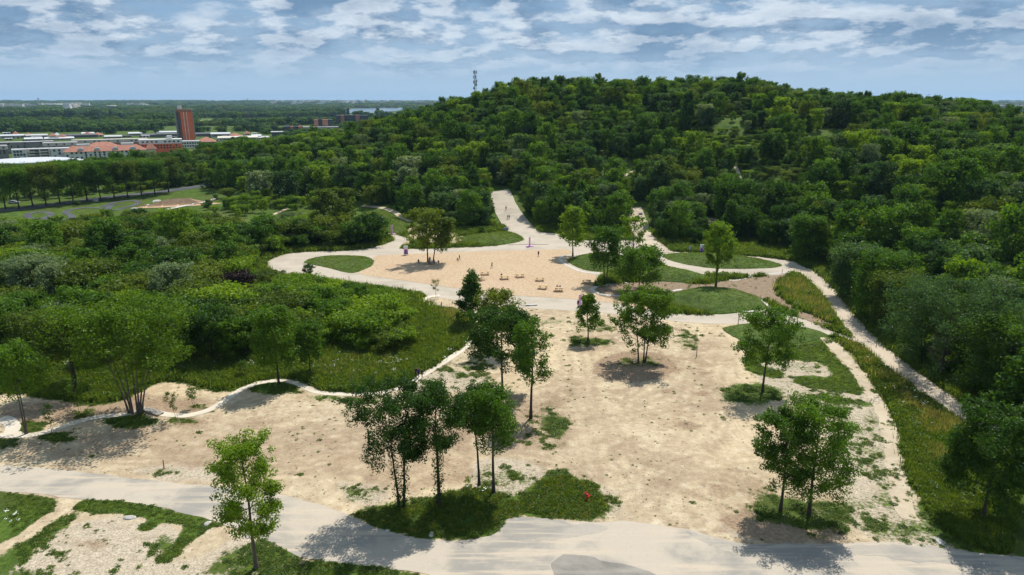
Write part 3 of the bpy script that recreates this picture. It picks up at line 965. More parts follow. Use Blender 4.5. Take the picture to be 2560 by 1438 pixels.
# pump track loops
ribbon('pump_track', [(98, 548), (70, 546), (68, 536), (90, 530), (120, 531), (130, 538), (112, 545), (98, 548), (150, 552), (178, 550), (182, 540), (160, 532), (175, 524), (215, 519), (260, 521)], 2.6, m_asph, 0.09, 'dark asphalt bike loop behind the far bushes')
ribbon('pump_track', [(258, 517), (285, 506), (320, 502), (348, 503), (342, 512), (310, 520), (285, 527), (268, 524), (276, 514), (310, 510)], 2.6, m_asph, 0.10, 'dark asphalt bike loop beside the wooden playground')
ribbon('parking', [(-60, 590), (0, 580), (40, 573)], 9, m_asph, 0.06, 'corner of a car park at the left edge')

# ------------------------------------------------------------------ mounds


def mound(pxs, h, label, px=0.0, py=0.0, power=2.0, mat=None):
    b = densify(smooth_poly(PP(pxs), 2), 0.9)
    c = b.mean(0) + np.array([px, py])
    rings = 14
    n = len(b)
    v = []
    for k in range(rings):
        s = 1 - (k / rings)
        q = c + (b - c) * s
        e = 1 - s
        zz = h * (sstep(e * 1.15) if power > 2 else (1 - (1 - e) ** power))
        zz = zz + (fbm(q[:, 0] / 2.5, q[:, 1] / 2.5, 77, 3) - 0.5) * 0.35 * h * min(1, 4 * e)
        v.append(np.column_stack([q, terrain(q[:, 0], q[:, 1]) + 0.085 + zz]))
    top = np.array([[c[0], c[1], v[-1][:, 2].mean() + 0.01]])
    v = np.vstack(v + [top])
    i = np.arange(rings - 1)[:, None] * n
    j = np.arange(n)[None, :]
    j2 = (j + 1) % n
    f = np.stack([i + j, i + j2, i + n + j2, i + n + j], -1).reshape(-1, 4)
    l = (rings - 1) * n
    fl = [(l + a, l + (a + 1) % n, len(v) - 1) for a in range(n)]
    me = bpy.data.meshes.new('grass_mound')
    me.from_pydata(v.tolist(), [], f.tolist() + fl)
    me.materials.append(mat or m_lawn)
    me.polygons.foreach_set('use_smooth', [True] * len(me.polygons))
    me.update()
    MOUNDS.append((b, c, h))
    return tag(link('grass_mound', me), label, None, None, 'structure')


MOUNDS = []
mound([(756, 657), (775, 647), (810, 640), (860, 639), (915, 641), (936, 652), (932, 665), (905, 677), (882, 684), (860, 681), (820, 670), (780, 662)], 0.7, 'teardrop shaped mown grass bed at the end of the wood chip square')
mound([(1655, 750), (1668, 738), (1700, 729), (1750, 723), (1800, 722), (1850, 728), (1890, 742), (1912, 760), (1922, 770), (1890, 777), (1840, 782), (1790, 786), (1730, 777), (1672, 764)], 2.3, 'domed grass mound beside the lower ring road', 0, 0)
mound([(1415, 652), (1430, 645), (1470, 637), (1530, 634), (1580, 645), (1570, 668), (1520, 682), (1470, 678), (1440, 668)], 2.0, 'small grass mound inside the hairpin of the concrete path')
mound([(1590, 690), (1620, 672), (1650, 666), (1700, 674), (1750, 686), (1785, 697), (1745, 705), (1690, 706), (1630, 702)], 1.5, 'long grass mound between brown soil and the tall tree')
mound([(1653, 640), (1668, 635), (1720, 634), (1790, 637), (1860, 643), (1920, 652), (1962, 664), (1930, 671), (1850, 673), (1780, 672), (1710, 661), (1670, 650)], 1.6, 'grass mound ringed by the right hand road loop')
mound([(1150, 595), (1180, 587), (1230, 583), (1270, 578), (1300, 588), (1313, 600), (1290, 609), (1230, 614), (1185, 612), (1160, 606)], 1.2, 'low grass mound at the mouth of the hill road')
mound([(880, 585), (885, 545), (910, 530), (950, 526), (990, 540), (1018, 556), (1022, 578), (985, 588), (940, 586)], 2.2, 'broad far grass mound behind the pink post')
mound([(632, 562), (660, 548), (700, 534), (770, 526), (860, 530), (880, 560), (830, 568), (740, 567), (680, 570)], 2.2, 'broad far grass mound left of the round tree')
mound([(1798, 822), (1850, 811), (1930, 807), (2035, 822), (2060, 845), (2000, 860), (1900, 862), (1850, 850)], 1.0, 'grass bank behind the lone tree on the lawn')

# ================================================================== VEGETATION


def leaf_mat(name, dark, light, trans=0.42, tint=0.28, spec=0.015):
    m, t = new_mat(name)
    g = t.node('ShaderNodeNewGeometry')
    isl = g.outputs['Random Per Island']
    oi = t.node('ShaderNodeObjectInfo').outputs['Random']
    lump = t.noise(t.node('ShaderNodeTexCoord').outputs['Object'], 0.55, 2, 0.5)
    f = t.math('ADD', t.math('MULTIPLY', isl, 0.6), t.math('MULTIPLY', t.smooth(lump, 0.35, 0.65), 0.4))
    c = t.mix(f, dark, light)
    k = t.lin(oi, 0, 1, 1 - tint, 1 + tint)
    cx = t.node('ShaderNodeCombineXYZ')
    t.put(cx.inputs[0], t.math('MULTIPLY', k, t.lin(oi, 0, 1, 0.88, 1.10)))
    t.put(cx.inputs[1], k)
    t.put(cx.inputs[2], k)
    c = t.vmath('MULTIPLY', c, cx.outputs[0])
    d = t.node('ShaderNodeBsdfDiffuse')
    t.put(d.inputs[0], c)
    tr = t.node('ShaderNodeBsdfTranslucent')
    t.put(tr.inputs[0], t.vmath('MULTIPLY', c, (1.7, 1.55, 0.7)))
    mx = t.node('ShaderNodeMixShader')
    mx.inputs[0].default_value = trans
    t.l.new(d.outputs[0], mx.inputs[1])
    t.l.new(tr.outputs[0], mx.inputs[2])
    gl = t.node('ShaderNodeBsdfGlossy')
    gl.inputs['Roughness'].default_value = 0.45
    gl.inputs[0].default_value = (0.8, 0.85, 0.8, 1)
    m2 = t.node('ShaderNodeMixShader')
    m2.inputs[0].default_value = spec
    t.l.new(mx.outputs[0], m2.inputs[1])
    t.l.new(gl.outputs[0], m2.inputs[2])
    finish(t, m2.outputs[0])
    return m


LM = {
    'dark': leaf_mat('leaf_dark_green', (0.018, 0.050, 0.004), (0.062, 0.142, 0.009)),
    'mid': leaf_mat('leaf_mid_green', (0.032, 0.080, 0.004), (0.096, 0.200, 0.011)),
    'bright': leaf_mat('leaf_fresh_green', (0.068, 0.140, 0.005), (0.178, 0.288, 0.014)),
    'olive': leaf_mat('leaf_olive_green', (0.046, 0.080, 0.006), (0.130, 0.186, 0.017)),
    'silver': leaf_mat('leaf_silver_green', (0.078, 0.125, 0.052), (0.200, 0.275, 0.135), 0.35),
    'bluish': leaf_mat('leaf_blue_green', (0.028, 0.070, 0.018), (0.088, 0.165, 0.045)),
    'yellow': leaf_mat('leaf_yellow', (0.16, 0.17, 0.012), (0.30, 0.29, 0.02)),
    'purple': leaf_mat('leaf_purple', (0.018, 0.010, 0.010), (0.050, 0.024, 0.022), 0.2),
}
m_bark = plain('bark_grey_brown', (0.115, 0.092, 0.070), 0.9, 0.4, 3.0, bump=0.5)
m_bark_d = plain('bark_dark', (0.055, 0.042, 0.032), 0.9, 0.4, 3.0, bump=0.5)
m_bark_p = plain('bark_pale', (0.22, 0.19, 0.15), 0.9, 0.35, 3.0, bump=0.4)


def leaf_quads(rng, cen, nrm, L, wid=0.62):
    """Rhombic folded leaves: (N,3) centres, (N,3) normals, (N,) length."""
    n = len(cen)
    a = rng.normal(size=(n, 3))
    a -= nrm * (a * nrm).sum(1, keepdims=True)
    a /= np.linalg.norm(a, axis=1, keepdims=True) + 1e-9
    b = np.cross(nrm, a)
    L = L[:, None]
    fold = 0.10 * L * nrm
    v = np.stack([cen - a * L * 0.5, cen + b * L * 0.5 * wid + fold, cen + a * L * 0.5, cen - b * L * 0.5 * wid + fold], 1)
    f = np.arange(n * 4).reshape(n, 4)
    return v.reshape(-1, 3), f


def env(shape, c):
    if shape == 'oval':
        return max(0.12, math.sin(math.pi * (0.16 + 0.80 * c)) ** 0.75)
    if shape == 'cone':
        return max(0.10, 1.0 - 0.88 * c ** 1.15) * (0.75 + 0.25 * min(1, c * 5))
    if shape == 'broad':
        return max(0.15, math.sin(math.pi * (0.30 + 0.60 * c)) ** 0.6)
    if shape == 'vase':
        return max(0.2, math.sin(math.pi * (0.22 + 0.55 * c)) ** 0.8)
    if shape == 'column':
        return max(0.2, math.sin(math.pi * (0.12 + 0.85 * c)) ** 0.4)
    return 1.0


def gen_tree(seed, H, Rc, base, shape='oval', leaf=0.3, nleaf=7000, limbs=16, stems=None, r0=None, clump=0.85, ivy=0.0, wander=0.25, subs=3, droop=0.0, gap=0.0, side=None, fill=0.0):
    """Returns (trunk verts, faces), (crown verts, faces) for one tree standing at the origin."""
    rng = np.random.default_rng(seed)
    tv, tf, cen, crad = [], [], [], []
    off = 0

    def put_tube(p, r, sides=5):
        nonlocal off
        v, f = tube(np.asarray(p, float), np.asarray(r, float), sides)
        tv.append(v)
        tf.append(f + off)
        off += len(v)

    stems = stems or [((0, 0), (0, 0), 1.0)]
    for (sb, st, hs) in stems:
        Hs = H * hs
        n = 9
        z = np.linspace(0, Hs * 0.93, n)
        q = (z / (Hs * 0.93))
        wx = np.cumsum(rng.normal(size=n)) * wander * 0.35 * (q > 0)
        wy = np.cumsum(rng.normal(size=n)) * wander * 0.35 * (q > 0)
        px = sb[0] + (st[0] - sb[0]) * q ** 1.25 + wx * q
        py = sb[1] + (st[1] - sb[1]) * q ** 1.25 + wy * q
        pts = np.column_stack([px, py, z])
        pts[0, 2] = -0.15
        rr = (r0 or 0.014 * H + 0.02) * (1.0 if len(stems) == 1 else 0.72)
        rads = rr * (1 - 0.86 * q ** 0.9)
        rads[0] *= 1.35
        put_tube(pts, rads, 8)

        def at(zz):
            return np.array([np.interp(zz, z, pts[:, 0]), np.interp(zz, z, pts[:, 1]), zz]), np.interp(zz, z, rads)

        nb = max(4, int(limbs / (len(stems) ** 0.5)))
        for k in range(nb):
            u = (k + rng.uniform(0.1, 0.9)) / nb
            z0 = Hs * (base + (0.90 - base) * u ** 0.95)
            p0, rt = at(z0)
            az = k * 2.399 + rng.uniform(-0.5, 0.5)
            if side is not None and rng.random() < 0.45:
                az = side + rng.normal() * 0.7
            el = math.radians(rng.uniform(12, 34) + 32 * u)
            c_end = min(1.0, max(0.0, (z0 / Hs - base) / (1 - base) + 0.10))
            hl = Rc * env(shape, c_end) * rng.uniform(0.78, 1.08)
            if rng.random() < gap:
                hl *= 0.5
            L = hl / max(0.35, math.cos(el))
            d = np.array([math.cos(az) * math.cos(el), math.sin(az) * math.cos(el), math.sin(el)])
            s = np.linspace(0, 1, 5)
            lp = p0 + d * (s * L)[:, None]
            lp[:, 2] += (0.10 * L * s ** 2) - droop * L * s ** 2
            lp[1:, :] += rng.normal(size=(4, 3)) * 0.05 * L
            lp[:, 2] = np.minimum(lp[:, 2], H * 0.985)
            lr = max(0.018, rt * 0.5) * (1 - 0.8 * s)
            put_tube(lp, lr, 4)
            for fr in (0.55, 0.8, 1.0):
                cen.append(lp[0] + 0 * d if False else np.array([np.interp(fr, s, lp[:, a]) for a in range(3)]) + rng.normal(size=3) * 0.12 * clump)
                crad.append(clump * rng.uniform(0.65, 1.15) * (0.75 + 0.25 * (1 - c_end)))
            for j in range(subs):
                fr = rng.uniform(0.35, 0.85)
                p1 = np.array([np.interp(fr, s, lp[:, a]) for a in range(3)])
                d2 = d + rng.normal(size=3) * 0.65
                d2[2] = abs(d2[2]) * 0.7 + 0.1 - droop
                d2 /= np.linalg.norm(d2)
                l2 = L * rng.uniform(0.25, 0.5)
                p2 = p1 + d2 * l2
                p2[2] = min(p2[2], H * 0.985)
                put_tube(np.array([p1, (p1 + p2) / 2 + rng.normal(size=3) * 0.04 * l2, p2]), [lr[2] * 0.6, lr[2] * 0.4, 0.012], 3)
                cen.append(p2)
                crad.append(clump * rng.uniform(0.55, 1.0))
                if rng.random() < 0.6:
                    cen.append((p1 + p2) / 2)
                    crad.append(clump * rng.uniform(0.5, 0.8))
        for k in range(3):
            cen.append(pts[-1] + np.array([rng.normal() * 0.3, rng.normal() * 0.3, H * 0.02 * k - 0.2]) * clump)
            crad.append(clump * (0.85 - 0.2 * k))
    nfill = int(fill)
    if nfill:
        zc = H * (base + (0.97 - base) * rng.random(nfill) ** 0.9)
        for zz in zc:
            c_ = (zz / H - base) / (1 - base)
            ro = Rc * env(shape, c_) * (0.35 + 0.62 * rng.random() ** 0.5)
            az = rng.uniform(0, 2 * math.pi)
            ox = np.mean([s_[0][0] + (s_[1][0] - s_[0][0]) * (zz / H) ** 1.25 for s_ in stems])
            oy = np.mean([s_[0][1] + (s_[1][1] - s_[0][1]) * (zz / H) ** 1.25 for s_ in stems])
            cen.append(np.array([ox + ro * math.cos(az), oy + ro * math.sin(az), zz]))
            crad.append(clump * rng.uniform(0.7, 1.15))
    cen = np.array(cen)
    crad = np.array(crad)
    keep = rng.random(len(cen)) > gap * 0.6
    cen, crad = cen[keep], crad[keep]
    wgt = crad ** 2
    cnt = rng.multinomial(int(nleaf), wgt / wgt.sum())
    ci = np.repeat(np.arange(len(cen)), cnt)
    d = rng.normal(size=(len(ci), 3))
    d /= np.linalg.norm(d, axis=1, keepdims=True)
    rr = rng.random(len(ci)) ** (1 / 2.9)
    pos = cen[ci] + d * (crad[ci] * rr)[:, None] * np.array([1.0, 1.0, 0.85])
    nr = d * 0.95 + np.array([0, 0, 0.45]) + rng.normal(size=pos.shape) * 0.6
    if ivy:
        ni = int(ivy * 900)
        for (sb, st, hs) in stems:
            zz = rng.random(ni) ** 0.85 * H * 0.62
            q = zz / (H * hs * 0.93)
            lump = 0.35 + 0.35 * np.abs(np.sin(zz * 1.7 + rng.random() * 6)) + 0.12 * np.sin(zz * 4.1)
            az = rng.random(ni) * 2 * math.pi
            ro = (0.15 + lump * ivy * rng.random(ni) ** 0.6)
            ip = np.column_stack([sb[0] + (st[0] - sb[0]) * q ** 1.25 + np.cos(az) * ro, sb[1] + (st[1] - sb[1]) * q ** 1.25 + np.sin(az) * ro, zz])
            pos = np.vstack([pos, ip])
            nr = np.vstack([nr, np.column_stack([np.cos(az), np.sin(az), 0.4 + 0 * az]) + rng.normal(size=(ni, 3)) * 0.5])
    nr /= np.linalg.norm(nr, axis=1, keepdims=True) + 1e-9
    pos[:, 2] = np.maximum(pos[:, 2], 0.15)
    L = leaf * rng.uniform(0.65, 1.25, len(pos))
    cv, cf = leaf_quads(rng, pos, nr, L)
    return (np.vstack(tv), np.vstack(tf)), (cv, cf)


def tree_meshes(name, lm, bark, **kw):
    (tv, tf), (cv, cf) = gen_tree(**kw)
    return arr_mesh(name + '_trunk', tv, tf, [bark], True), arr_mesh(name + '_crown', cv, cf, [lm])


# ------------------------------------------------------------------ instanced stuff
def scatter(name, sources, pts, idx, scl, rotz, label, tiltx=None):
    """One object of uncountable growth: instances of the source meshes on points."""
    me = bpy.data.meshes.new(name)
    n = len(pts)
    me.vertices.add(n)
    me.vertices.foreach_set('co', np.ascontiguousarray(pts, np.float32).ravel())
    rot = np.zeros((n, 3), np.float32)
    rot[:, 2] = rotz
    if tiltx is not None:
        rot[:, 0] = tiltx
    a = me.attributes.new('turn', 'FLOAT_VECTOR', 'POINT')
    a.data.foreach_set('vector', rot.ravel())
    sc = np.asarray(scl, np.float32)
    if sc.ndim == 1:
        sc = np.stack([sc, sc, sc], 1)
    a = me.attributes.new('size', 'FLOAT_VECTOR', 'POINT')
    a.data.foreach_set('vector', np.ascontiguousarray(sc, np.float32).ravel())
    a = me.attributes.new('which', 'INT', 'POINT')
    a.data.foreach_set('value', np.asarray(idx, np.int32))
    me.update()
    col = bpy.data.collections.new(name + '_kinds')
    for k, sm in enumerate(sources):
        o = bpy.data.objects.new('%s_kind_%02d' % (name, k), sm)
        col.objects.link(o)
    g = bpy.data.node_groups.new(name + '_growth', 'GeometryNodeTree')
    g.interface.new_socket('Geometry', in_out='INPUT', socket_type='NodeSocketGeometry')
    g.interface.new_socket('Geometry', in_out='OUTPUT', socket_type='NodeSocketGeometry')
    gi, go = g.nodes.new('NodeGroupInput'), g.nodes.new('NodeGroupOutput')
    ip = g.nodes.new('GeometryNodeInstanceOnPoints')
    ci = g.nodes.new('GeometryNodeCollectionInfo')
    ci.inputs['Collection'].default_value = col
    ci.inputs['Separate Children'].default_value = True
    ci.inputs['Reset Children'].default_value = True

    def na(nm, ty):
        k = g.nodes.new('GeometryNodeInputNamedAttribute')
        k.data_type = ty
        k.inputs['Name'].default_value = nm
        return [s for s in k.outputs if s.enabled and s.name == 'Attribute'][0]

    er = g.nodes.new('FunctionNodeEulerToRotation')
    L = g.links.new
    L(gi.outputs[0], ip.inputs['Points'])
    L(ci.outputs[0], ip.inputs['Instance'])
    ip.inputs['Pick Instance'].default_value = True
    L(na('which', 'INT'), ip.inputs['Instance Index'])
    L(na('turn', 'FLOAT_VECTOR'), er.inputs[0])
    L(er.outputs[0], ip.inputs['Rotation'])
    L(na('size', 'FLOAT_VECTOR'), ip.inputs['Scale'])
    L(ip.outputs[0], go.inputs[0])
    o = link(name, me)
    md = o.modifiers.new('growth', 'NODES')
    md.node_group = g
    return tag(o, label, None, None, 'stuff')


# ------------------------------------------------------------------ kinds of woodland tree and shrub (shared meshes)
KINDS = []      # (key, crown mesh, trunk mesh, height, label words)


def kind(key, words, lm, bark=m_bark_d, **kw):
    tm, cm = tree_meshes(key, LM[lm], bark, **kw)
    KINDS.append((key, cm, tm, kw['H'], words))
    return len(KINDS) - 1


W = dict(leaf=0.55, limbs=11, subs=2, wander=0.3, fill=46)
K_DARK = [kind('dark_tree', 'dark green rounded tree', 'dark', seed=100 + k, H=8.5, Rc=3.7, base=0.2, shape='broad', nleaf=3000, clump=1.25, **W) for k in range(3)]
K_MID = [kind('mid_tree', 'mid green oval tree', 'mid', seed=120 + k, H=9.5, Rc=3.4, base=0.18, shape='oval', nleaf=3000, clump=1.2, **W) for k in range(3)]
K_BLUE = [kind('bluish_tree', 'blue green bushy tree', 'bluish', seed=140 + k, H=7.5, Rc=3.2, base=0.1, shape='oval', nleaf=2800, clump=1.1, **W) for k in range(2)]
K_SILV = [kind('silver_tree', 'silvery grey tree', 'silver', seed=150 + k, H=8.0, Rc=2.8, base=0.12, shape='column', leaf=0.36, nleaf=3800, limbs=20, subs=4, clump=0.85, wander=0.3, droop=0.05) for k in range(2)]
K_BRIG = [kind('fresh_tree', 'fresh yellowish tree', 'bright', seed=160 + k, H=8.0, Rc=3.1, base=0.15, shape='oval', nleaf=2600, clump=1.1, **W) for k in range(2)]
K_OLIV = [kind('olive_tree', 'olive spreading tree', 'olive', seed=170 + k, H=8.0, Rc=3.9, base=0.15, shape='broad', nleaf=3000, clump=1.3, **W) for k in range(2)]
K_SLIM = [kind('slim_tree', 'slim dark tree', 'dark', seed=180 + k, H=9.0, Rc=1.7, base=0.1, shape='column', nleaf=1900, clump=0.9, **W) for k in range(2)]
S = dict(leaf=0.36, limbs=13, subs=3, wander=0.4, base=0.08)
st3 = [((0, 0), (-1.2, 0.4), 1.0), ((0.2, 0.1), (1.1, -0.6), 0.9), ((0.0, 0.2), (0.2, 1.2), 0.85)]
K_SH = [kind('shrub_mid', 'mid green shrub', 'mid', seed=200 + k, H=4.2, Rc=2.3, shape='broad', nleaf=3000, clump=0.85, stems=st3, **S) for k in range(2)]
K_SHD = [kind('shrub_dark', 'dark dense shrub', 'dark', seed=210 + k, H=4.6, Rc=2.2, shape='oval', nleaf=3000, clump=0.85, stems=st3, **S) for k in range(2)]
K_SHO = [kind('shrub_olive', 'olive spreading shrub', 'olive', seed=220 + k, H=4.0, Rc=2.6, shape='broad', nleaf=3000, clump=0.9, stems=st3, **S) for k in range(2)]
K_SHB = [kind('shrub_fresh', 'bright leafy shrub', 'bright', seed=230 + k, H=3.8, Rc=2.2, shape='broad', nleaf=2800, clump=0.8, stems=st3, **S) for k in range(2)]
K_SHS = [kind('shrub_silver', 'silvery willow shrub', 'silver', seed=240 + k, H=5.5, Rc=2.2, shape='oval', leaf=0.27, nleaf=4600, limbs=17, subs=4, clump=0.75, stems=st3, wander=0.4, base=0.08) for k in range(1)]

# ------------------------------------------------------------------ single trees of the photograph
HERO_KINDS = {}


def hero(name, label, base, top, half_w, lm='mid', bark=m_bark, cb=None, shape='oval', seed=1, cat='tree', group=None, dens=1.0, leaf=None, rz=0.0, ivy=0.0, trunk_r=None, **kw):
    """A tree placed by its foot, tip and crown half-width as seen in the photograph."""
    p = P(*base)
    dep = depth_at(p)
    H = height_to(p, top)
    Rc = half_w / FPX * (dep - H * 0.35)
    bfrac = 0.3 if cb is None else height_to(p, cb) / H
    clump = kw.pop('clump', max(0.45, Rc * 0.25)) * 1.12
    leaf = leaf or max(0.23, 0.0031 * dep)
    n = int(dens * 25 * Rc * (H * (1 - bfrac) + Rc) / (leaf ** 2))
    n = max(900, min(23000, n))
    root = empty(name, p, rz, label, cat, group)
    kw.setdefault('limbs', 17)
    kw.setdefault('subs', 4)
    kw.setdefault('fill', 72 * dens * (1 - 2.0 * kw.get('gap', 0.0)))
    (tv, tf), (cv, cf) = gen_tree(seed=seed, H=H, Rc=Rc * 0.98, base=max(0.04, bfrac - 0.02), shape=shape, leaf=leaf, nleaf=n, clump=clump, ivy=ivy, r0=trunk_r, **kw)
    link('trunk', arr_mesh('trunk', tv, tf, [bark], True), root)
    link('crown', arr_mesh('crown', cv, cf, [LM[lm]]), root)
    return root


MS = lambda s, h=(1.0, 0.95, 0.9): [((-0.15 * s, 0), (-0.75 * s, 0.3 * s), h[0]), ((0.2 * s, 0.1 * s), (0.7 * s, -0.2 * s), h[1])]
hero('tree', 'young bright green tree standing alone in the weeds on the near side of the road', (641, 1421), 1097, 84, 'bright', cb=1335, shape='oval', seed=5, dens=0.95, gap=0.14, clump=0.72, limbs=22)
hero('tree', 'ivy wrapped twin stemmed dark tree at the road bend of the grass island', (1003, 1268), 972, 104, 'dark', m_bark_d, cb=1150, shape='vase', seed=6, ivy=0.75, stems=[((-0.25, 0), (-1.5, 0.3), 0.97), ((0.3, 0.1), (1.3, -0.2), 1.0)], gap=0.08, clump=0.85)
hero('tree', 'ivy wrapped single stemmed dark tree in the middle of the grass island', (1098, 1262), 968, 72, 'dark', m_bark_d, cb=1120, shape='oval', seed=7, ivy=0.95, gap=0.06, clump=0.8, side=0.2)
hero('tree', 'thin dark bare stemmed tree at the back of the grass island', (1198, 1212), 970, 52, 'dark', m_bark_d, cb=1085, shape='oval', seed=8, trunk_r=0.17, clump=0.75)
hero('tree', 'straight dark tree with one low leafy branch on the grass island', (1234, 1233), 972, 62, 'mid', m_bark_d, cb=1115, shape='oval', seed=9, trunk_r=0.2, clump=0.85, dens=1.1)
hero('tree', 'tall broad dark green tree on the dirt with a lighter tree close behind it', (1256, 978), 783, 88, 'dark', m_bark_d, cb=905, shape='broad', seed=10, clump=1.0, dens=1.15)
hero('tree', 'airy light olive tree hidden up to its crown by a broad dark tree', (1242, 880), 733, 54, 'olive', m_bark, cb=835, shape='oval', seed=11, gap=0.1)
hero('tree', 'leaning slender dark tree with weeds at its foot on the dirt', (1327, 1046), 806, 50, 'mid', m_bark_d, cb=950, shape='oval', seed=12, clump=0.8, gap=0.08, side=3.3)
hero('tree', 'pointed dark tree where the winding path meets the meadow', (1177, 818), 680, 50, 'dark', m_bark_d, cb=795, shape='cone', seed=13, clump=0.85, gap=0.1, limbs=20)
hero('tree', 'small bright green cone shaped tree on a round weed patch', (1470, 853), 736, 42, 'bright', m_bark_d, cb=822, shape='cone', seed=14, gap=0.16, clump=0.62, dens=0.8, limbs=20)
hero('tree', 'bright green triple stemmed tree over dark bare soil', (1606, 906), 732, 72, 'bright', m_bark_d, cb=868, shape='oval', seed=15, stems=[((-0.7, 0), (-1.6, 0.3), 0.95), ((0.2, 0), (0.4, 0.5), 1.0), ((0.5, 0), (1.9, -0.2), 0.9)], gap=0.1, clump=0.85, dens=1.05)
hero('tree', 'rounded tree with forked thin trunk in front of the lawn', (1906, 980), 780, 70, 'mid', m_bark_d, cb=915, shape='broad', seed=16, gap=0.1, clump=0.9, dens=0.85)
hero('tree', 'left tree of the dark pair with a long low side branch', (1951, 1276), 1034, 78, 'dark', m_bark_d, cb=1200, shape='oval', seed=17, gap=0.14, clump=0.7, side=3.0, limbs=20)
hero('tree', 'right denser tree of the dark pair near the road', (2022, 1288), 1016, 84, 'mid', m_bark_d, cb=1235, shape='broad', seed=18, clump=0.85, dens=1.25, limbs=20)
hero('tree', 'wide dark tree in the weeds at the corner of the road', (2456, 1298), 1030, 112, 'dark', m_bark_d, cb=1235, shape='broad', seed=19, clump=0.9, dens=1.5, leaf=0.3, limbs=20)
hero('tree', 'wide tree half cut off by the right edge of the view', (2575, 1262), 1035, 85, 'mid', m_bark_d, cb=1200, shape='broad', seed=20, clump=0.85)
hero('tree', 'tall slim bright tree on the brown soil by the thin concrete path', (1789, 722), 559, 39, 'bright', m_bark_d, cb=655, shape='oval', seed=21, dens=1.0, clump=0.9, ivy=0.3)
hero('tree', 'olive tree on a bare trunk at the far edge of the wood chips', (1432, 641), 521, 34, 'bright', m_bark_d, cb=608, shape='oval', seed=22, dens=1.0)
hero('tree', 'dark twin stemmed tree inside the concrete hairpin path', (1513, 706), 571, 46, 'mid', m_bark_d, cb=672, shape='oval', seed=23, stems=MS(1.6), dens=1.1)
hero('tree', 'round dark tree just behind the triple stemmed tree', (1597, 727), 626, 56, 'mid', m_bark_d, cb=700, shape='broad', seed=24, dens=1.2)
hero('tree', 'sparse pale yellowish tree at the entrance of the shaded gravel road', (1583, 641), 545, 33, 'bright', m_bark, cb=610, shape='oval', seed=25, dens=0.55, gap=0.15)
hero('tree', 'left fan shaped tree of the pair over the picnic bench', (1070, 656), 527, 46, 'olive', m_bark_d, cb=612, shape='vase', seed=26, dens=0.8, gap=0.1, limbs=20, clump=0.95)
hero('tree', 'right leaning tree of the pair over the picnic bench', (1083, 656), 548, 40, 'olive', m_bark_d, cb=625, shape='broad', seed=27, dens=0.85, side=0.0, stems=[((0, 0), (2.2, 0.0), 1.0)], clump=0.95)
hero('tree', 'big rounded olive tree between the two far mounds', (836, 592), 478, 56, 'olive', m_bark_d, cb=572, shape='broad', seed=28, dens=1.25, clump=1.3)
# left hand trees
hero('tree', 'broad multi stemmed tree spreading from one clump beside the small footbridge', (336, 1034), 766, 122, 'bright', m_bark, cb=925, shape='broad', seed=30,
     stems=[((-0.8, 0), (-5.0, 0.8), 0.86), ((-0.5, 0.2), (-3.0, -0.6), 0.95), ((-0.3, 0.0), (-1.2, 1.2), 1.0), ((-0.1, -0.2), (-0.2, -1.0), 0.97), ((0.5, 0.0), (0.8, 0.8), 1.0), ((0.7, 0.1), (2.6, -0.5), 1.0), ((0.9, 0), (4.4, 0.5), 0.92), ((1.1, 0.1), (5.6, -0.4), 0.84)],
     trunk_r=0.21, limbs=26, clump=1.25, wander=0.12, dens=1.3, leaf=0.38)
hero('tree', 'dark heavy trunked tree behind the multi stemmed clump', (190, 976), 785, 82, 'olive', m_bark_d, cb=905, shape='broad', seed=31, trunk_r=0.42, dens=1.1, clump=1.1)
hero('tree', 'fresh green slender tree by the looping path at the left edge', (66, 1085), 866, 64, 'mid', m_bark, cb=985, shape='oval', seed=32, stems=MS(0.6), trunk_r=0.17, clump=0.95)
hero('tree', 'round dark tree on the grass disc inside the path bend', (697, 961), 772, 62, 'mid', m_bark_d, cb=905, shape='oval', seed=33, dens=1.2, clump=1.0)
hero('tree', 'small dark tree in the wild flower meadow beside the path bend', (776, 937), 806, 38, 'mid', m_bark_d, cb=895, shape='oval', seed=34)
for k, (bx, tp, hw, lm, lb) in enumerate([((533, 898), 778, 60, 'dark', 'dark tree at the meadow edge, second from the multi stemmed clump'), ((462, 905), 790, 50, 'dark', 'dark tree at the meadow edge next to the multi stemmed clump'),
                                          ((588, 905), 800, 42, 'mid', 'slim stemmed tree at the meadow edge, third from the multi stemmed clump'), ((622, 890), 792, 46, 'dark', 'dark tree at the meadow edge right behind the path bend'),
                                          ((0, 880), 760, 70, 'mid', 'tall green tree at the left edge among the bushes'), ((95, 900), 790, 60, 'olive', 'olive tree among bushes near the left edge'),
                                          ((265, 905), 800, 50, 'olive', 'olive tree glimpsed behind the multi stemmed clump'),
                                          ((450, 640), 527, 44, 'bright', 'large bright green tree among dark far bushes'), ((655, 500), 432, 34, 'silver', 'left silvery tree below the wood edge'), ((718, 505), 432, 34, 'bluish', 'right blue green tree below the wood edge'),
                                          ((175, 625), 572, 34, 'yellow', 'bright yellow leaved tree among the bushes'), ((600, 745), 686, 38, 'purple', 'purple leaved bush below the ring road tip')]):
    hero('tree' if lm != 'purple' else 'shrub', lb, bx, tp, hw, lm, m_bark_d, cb=bx[1] - (bx[1] - tp) * (0.30 if k < 4 else 0.12), shape='broad', seed=60 + k, cat='tree' if lm != 'purple' else 'shrub', dens=1.1)
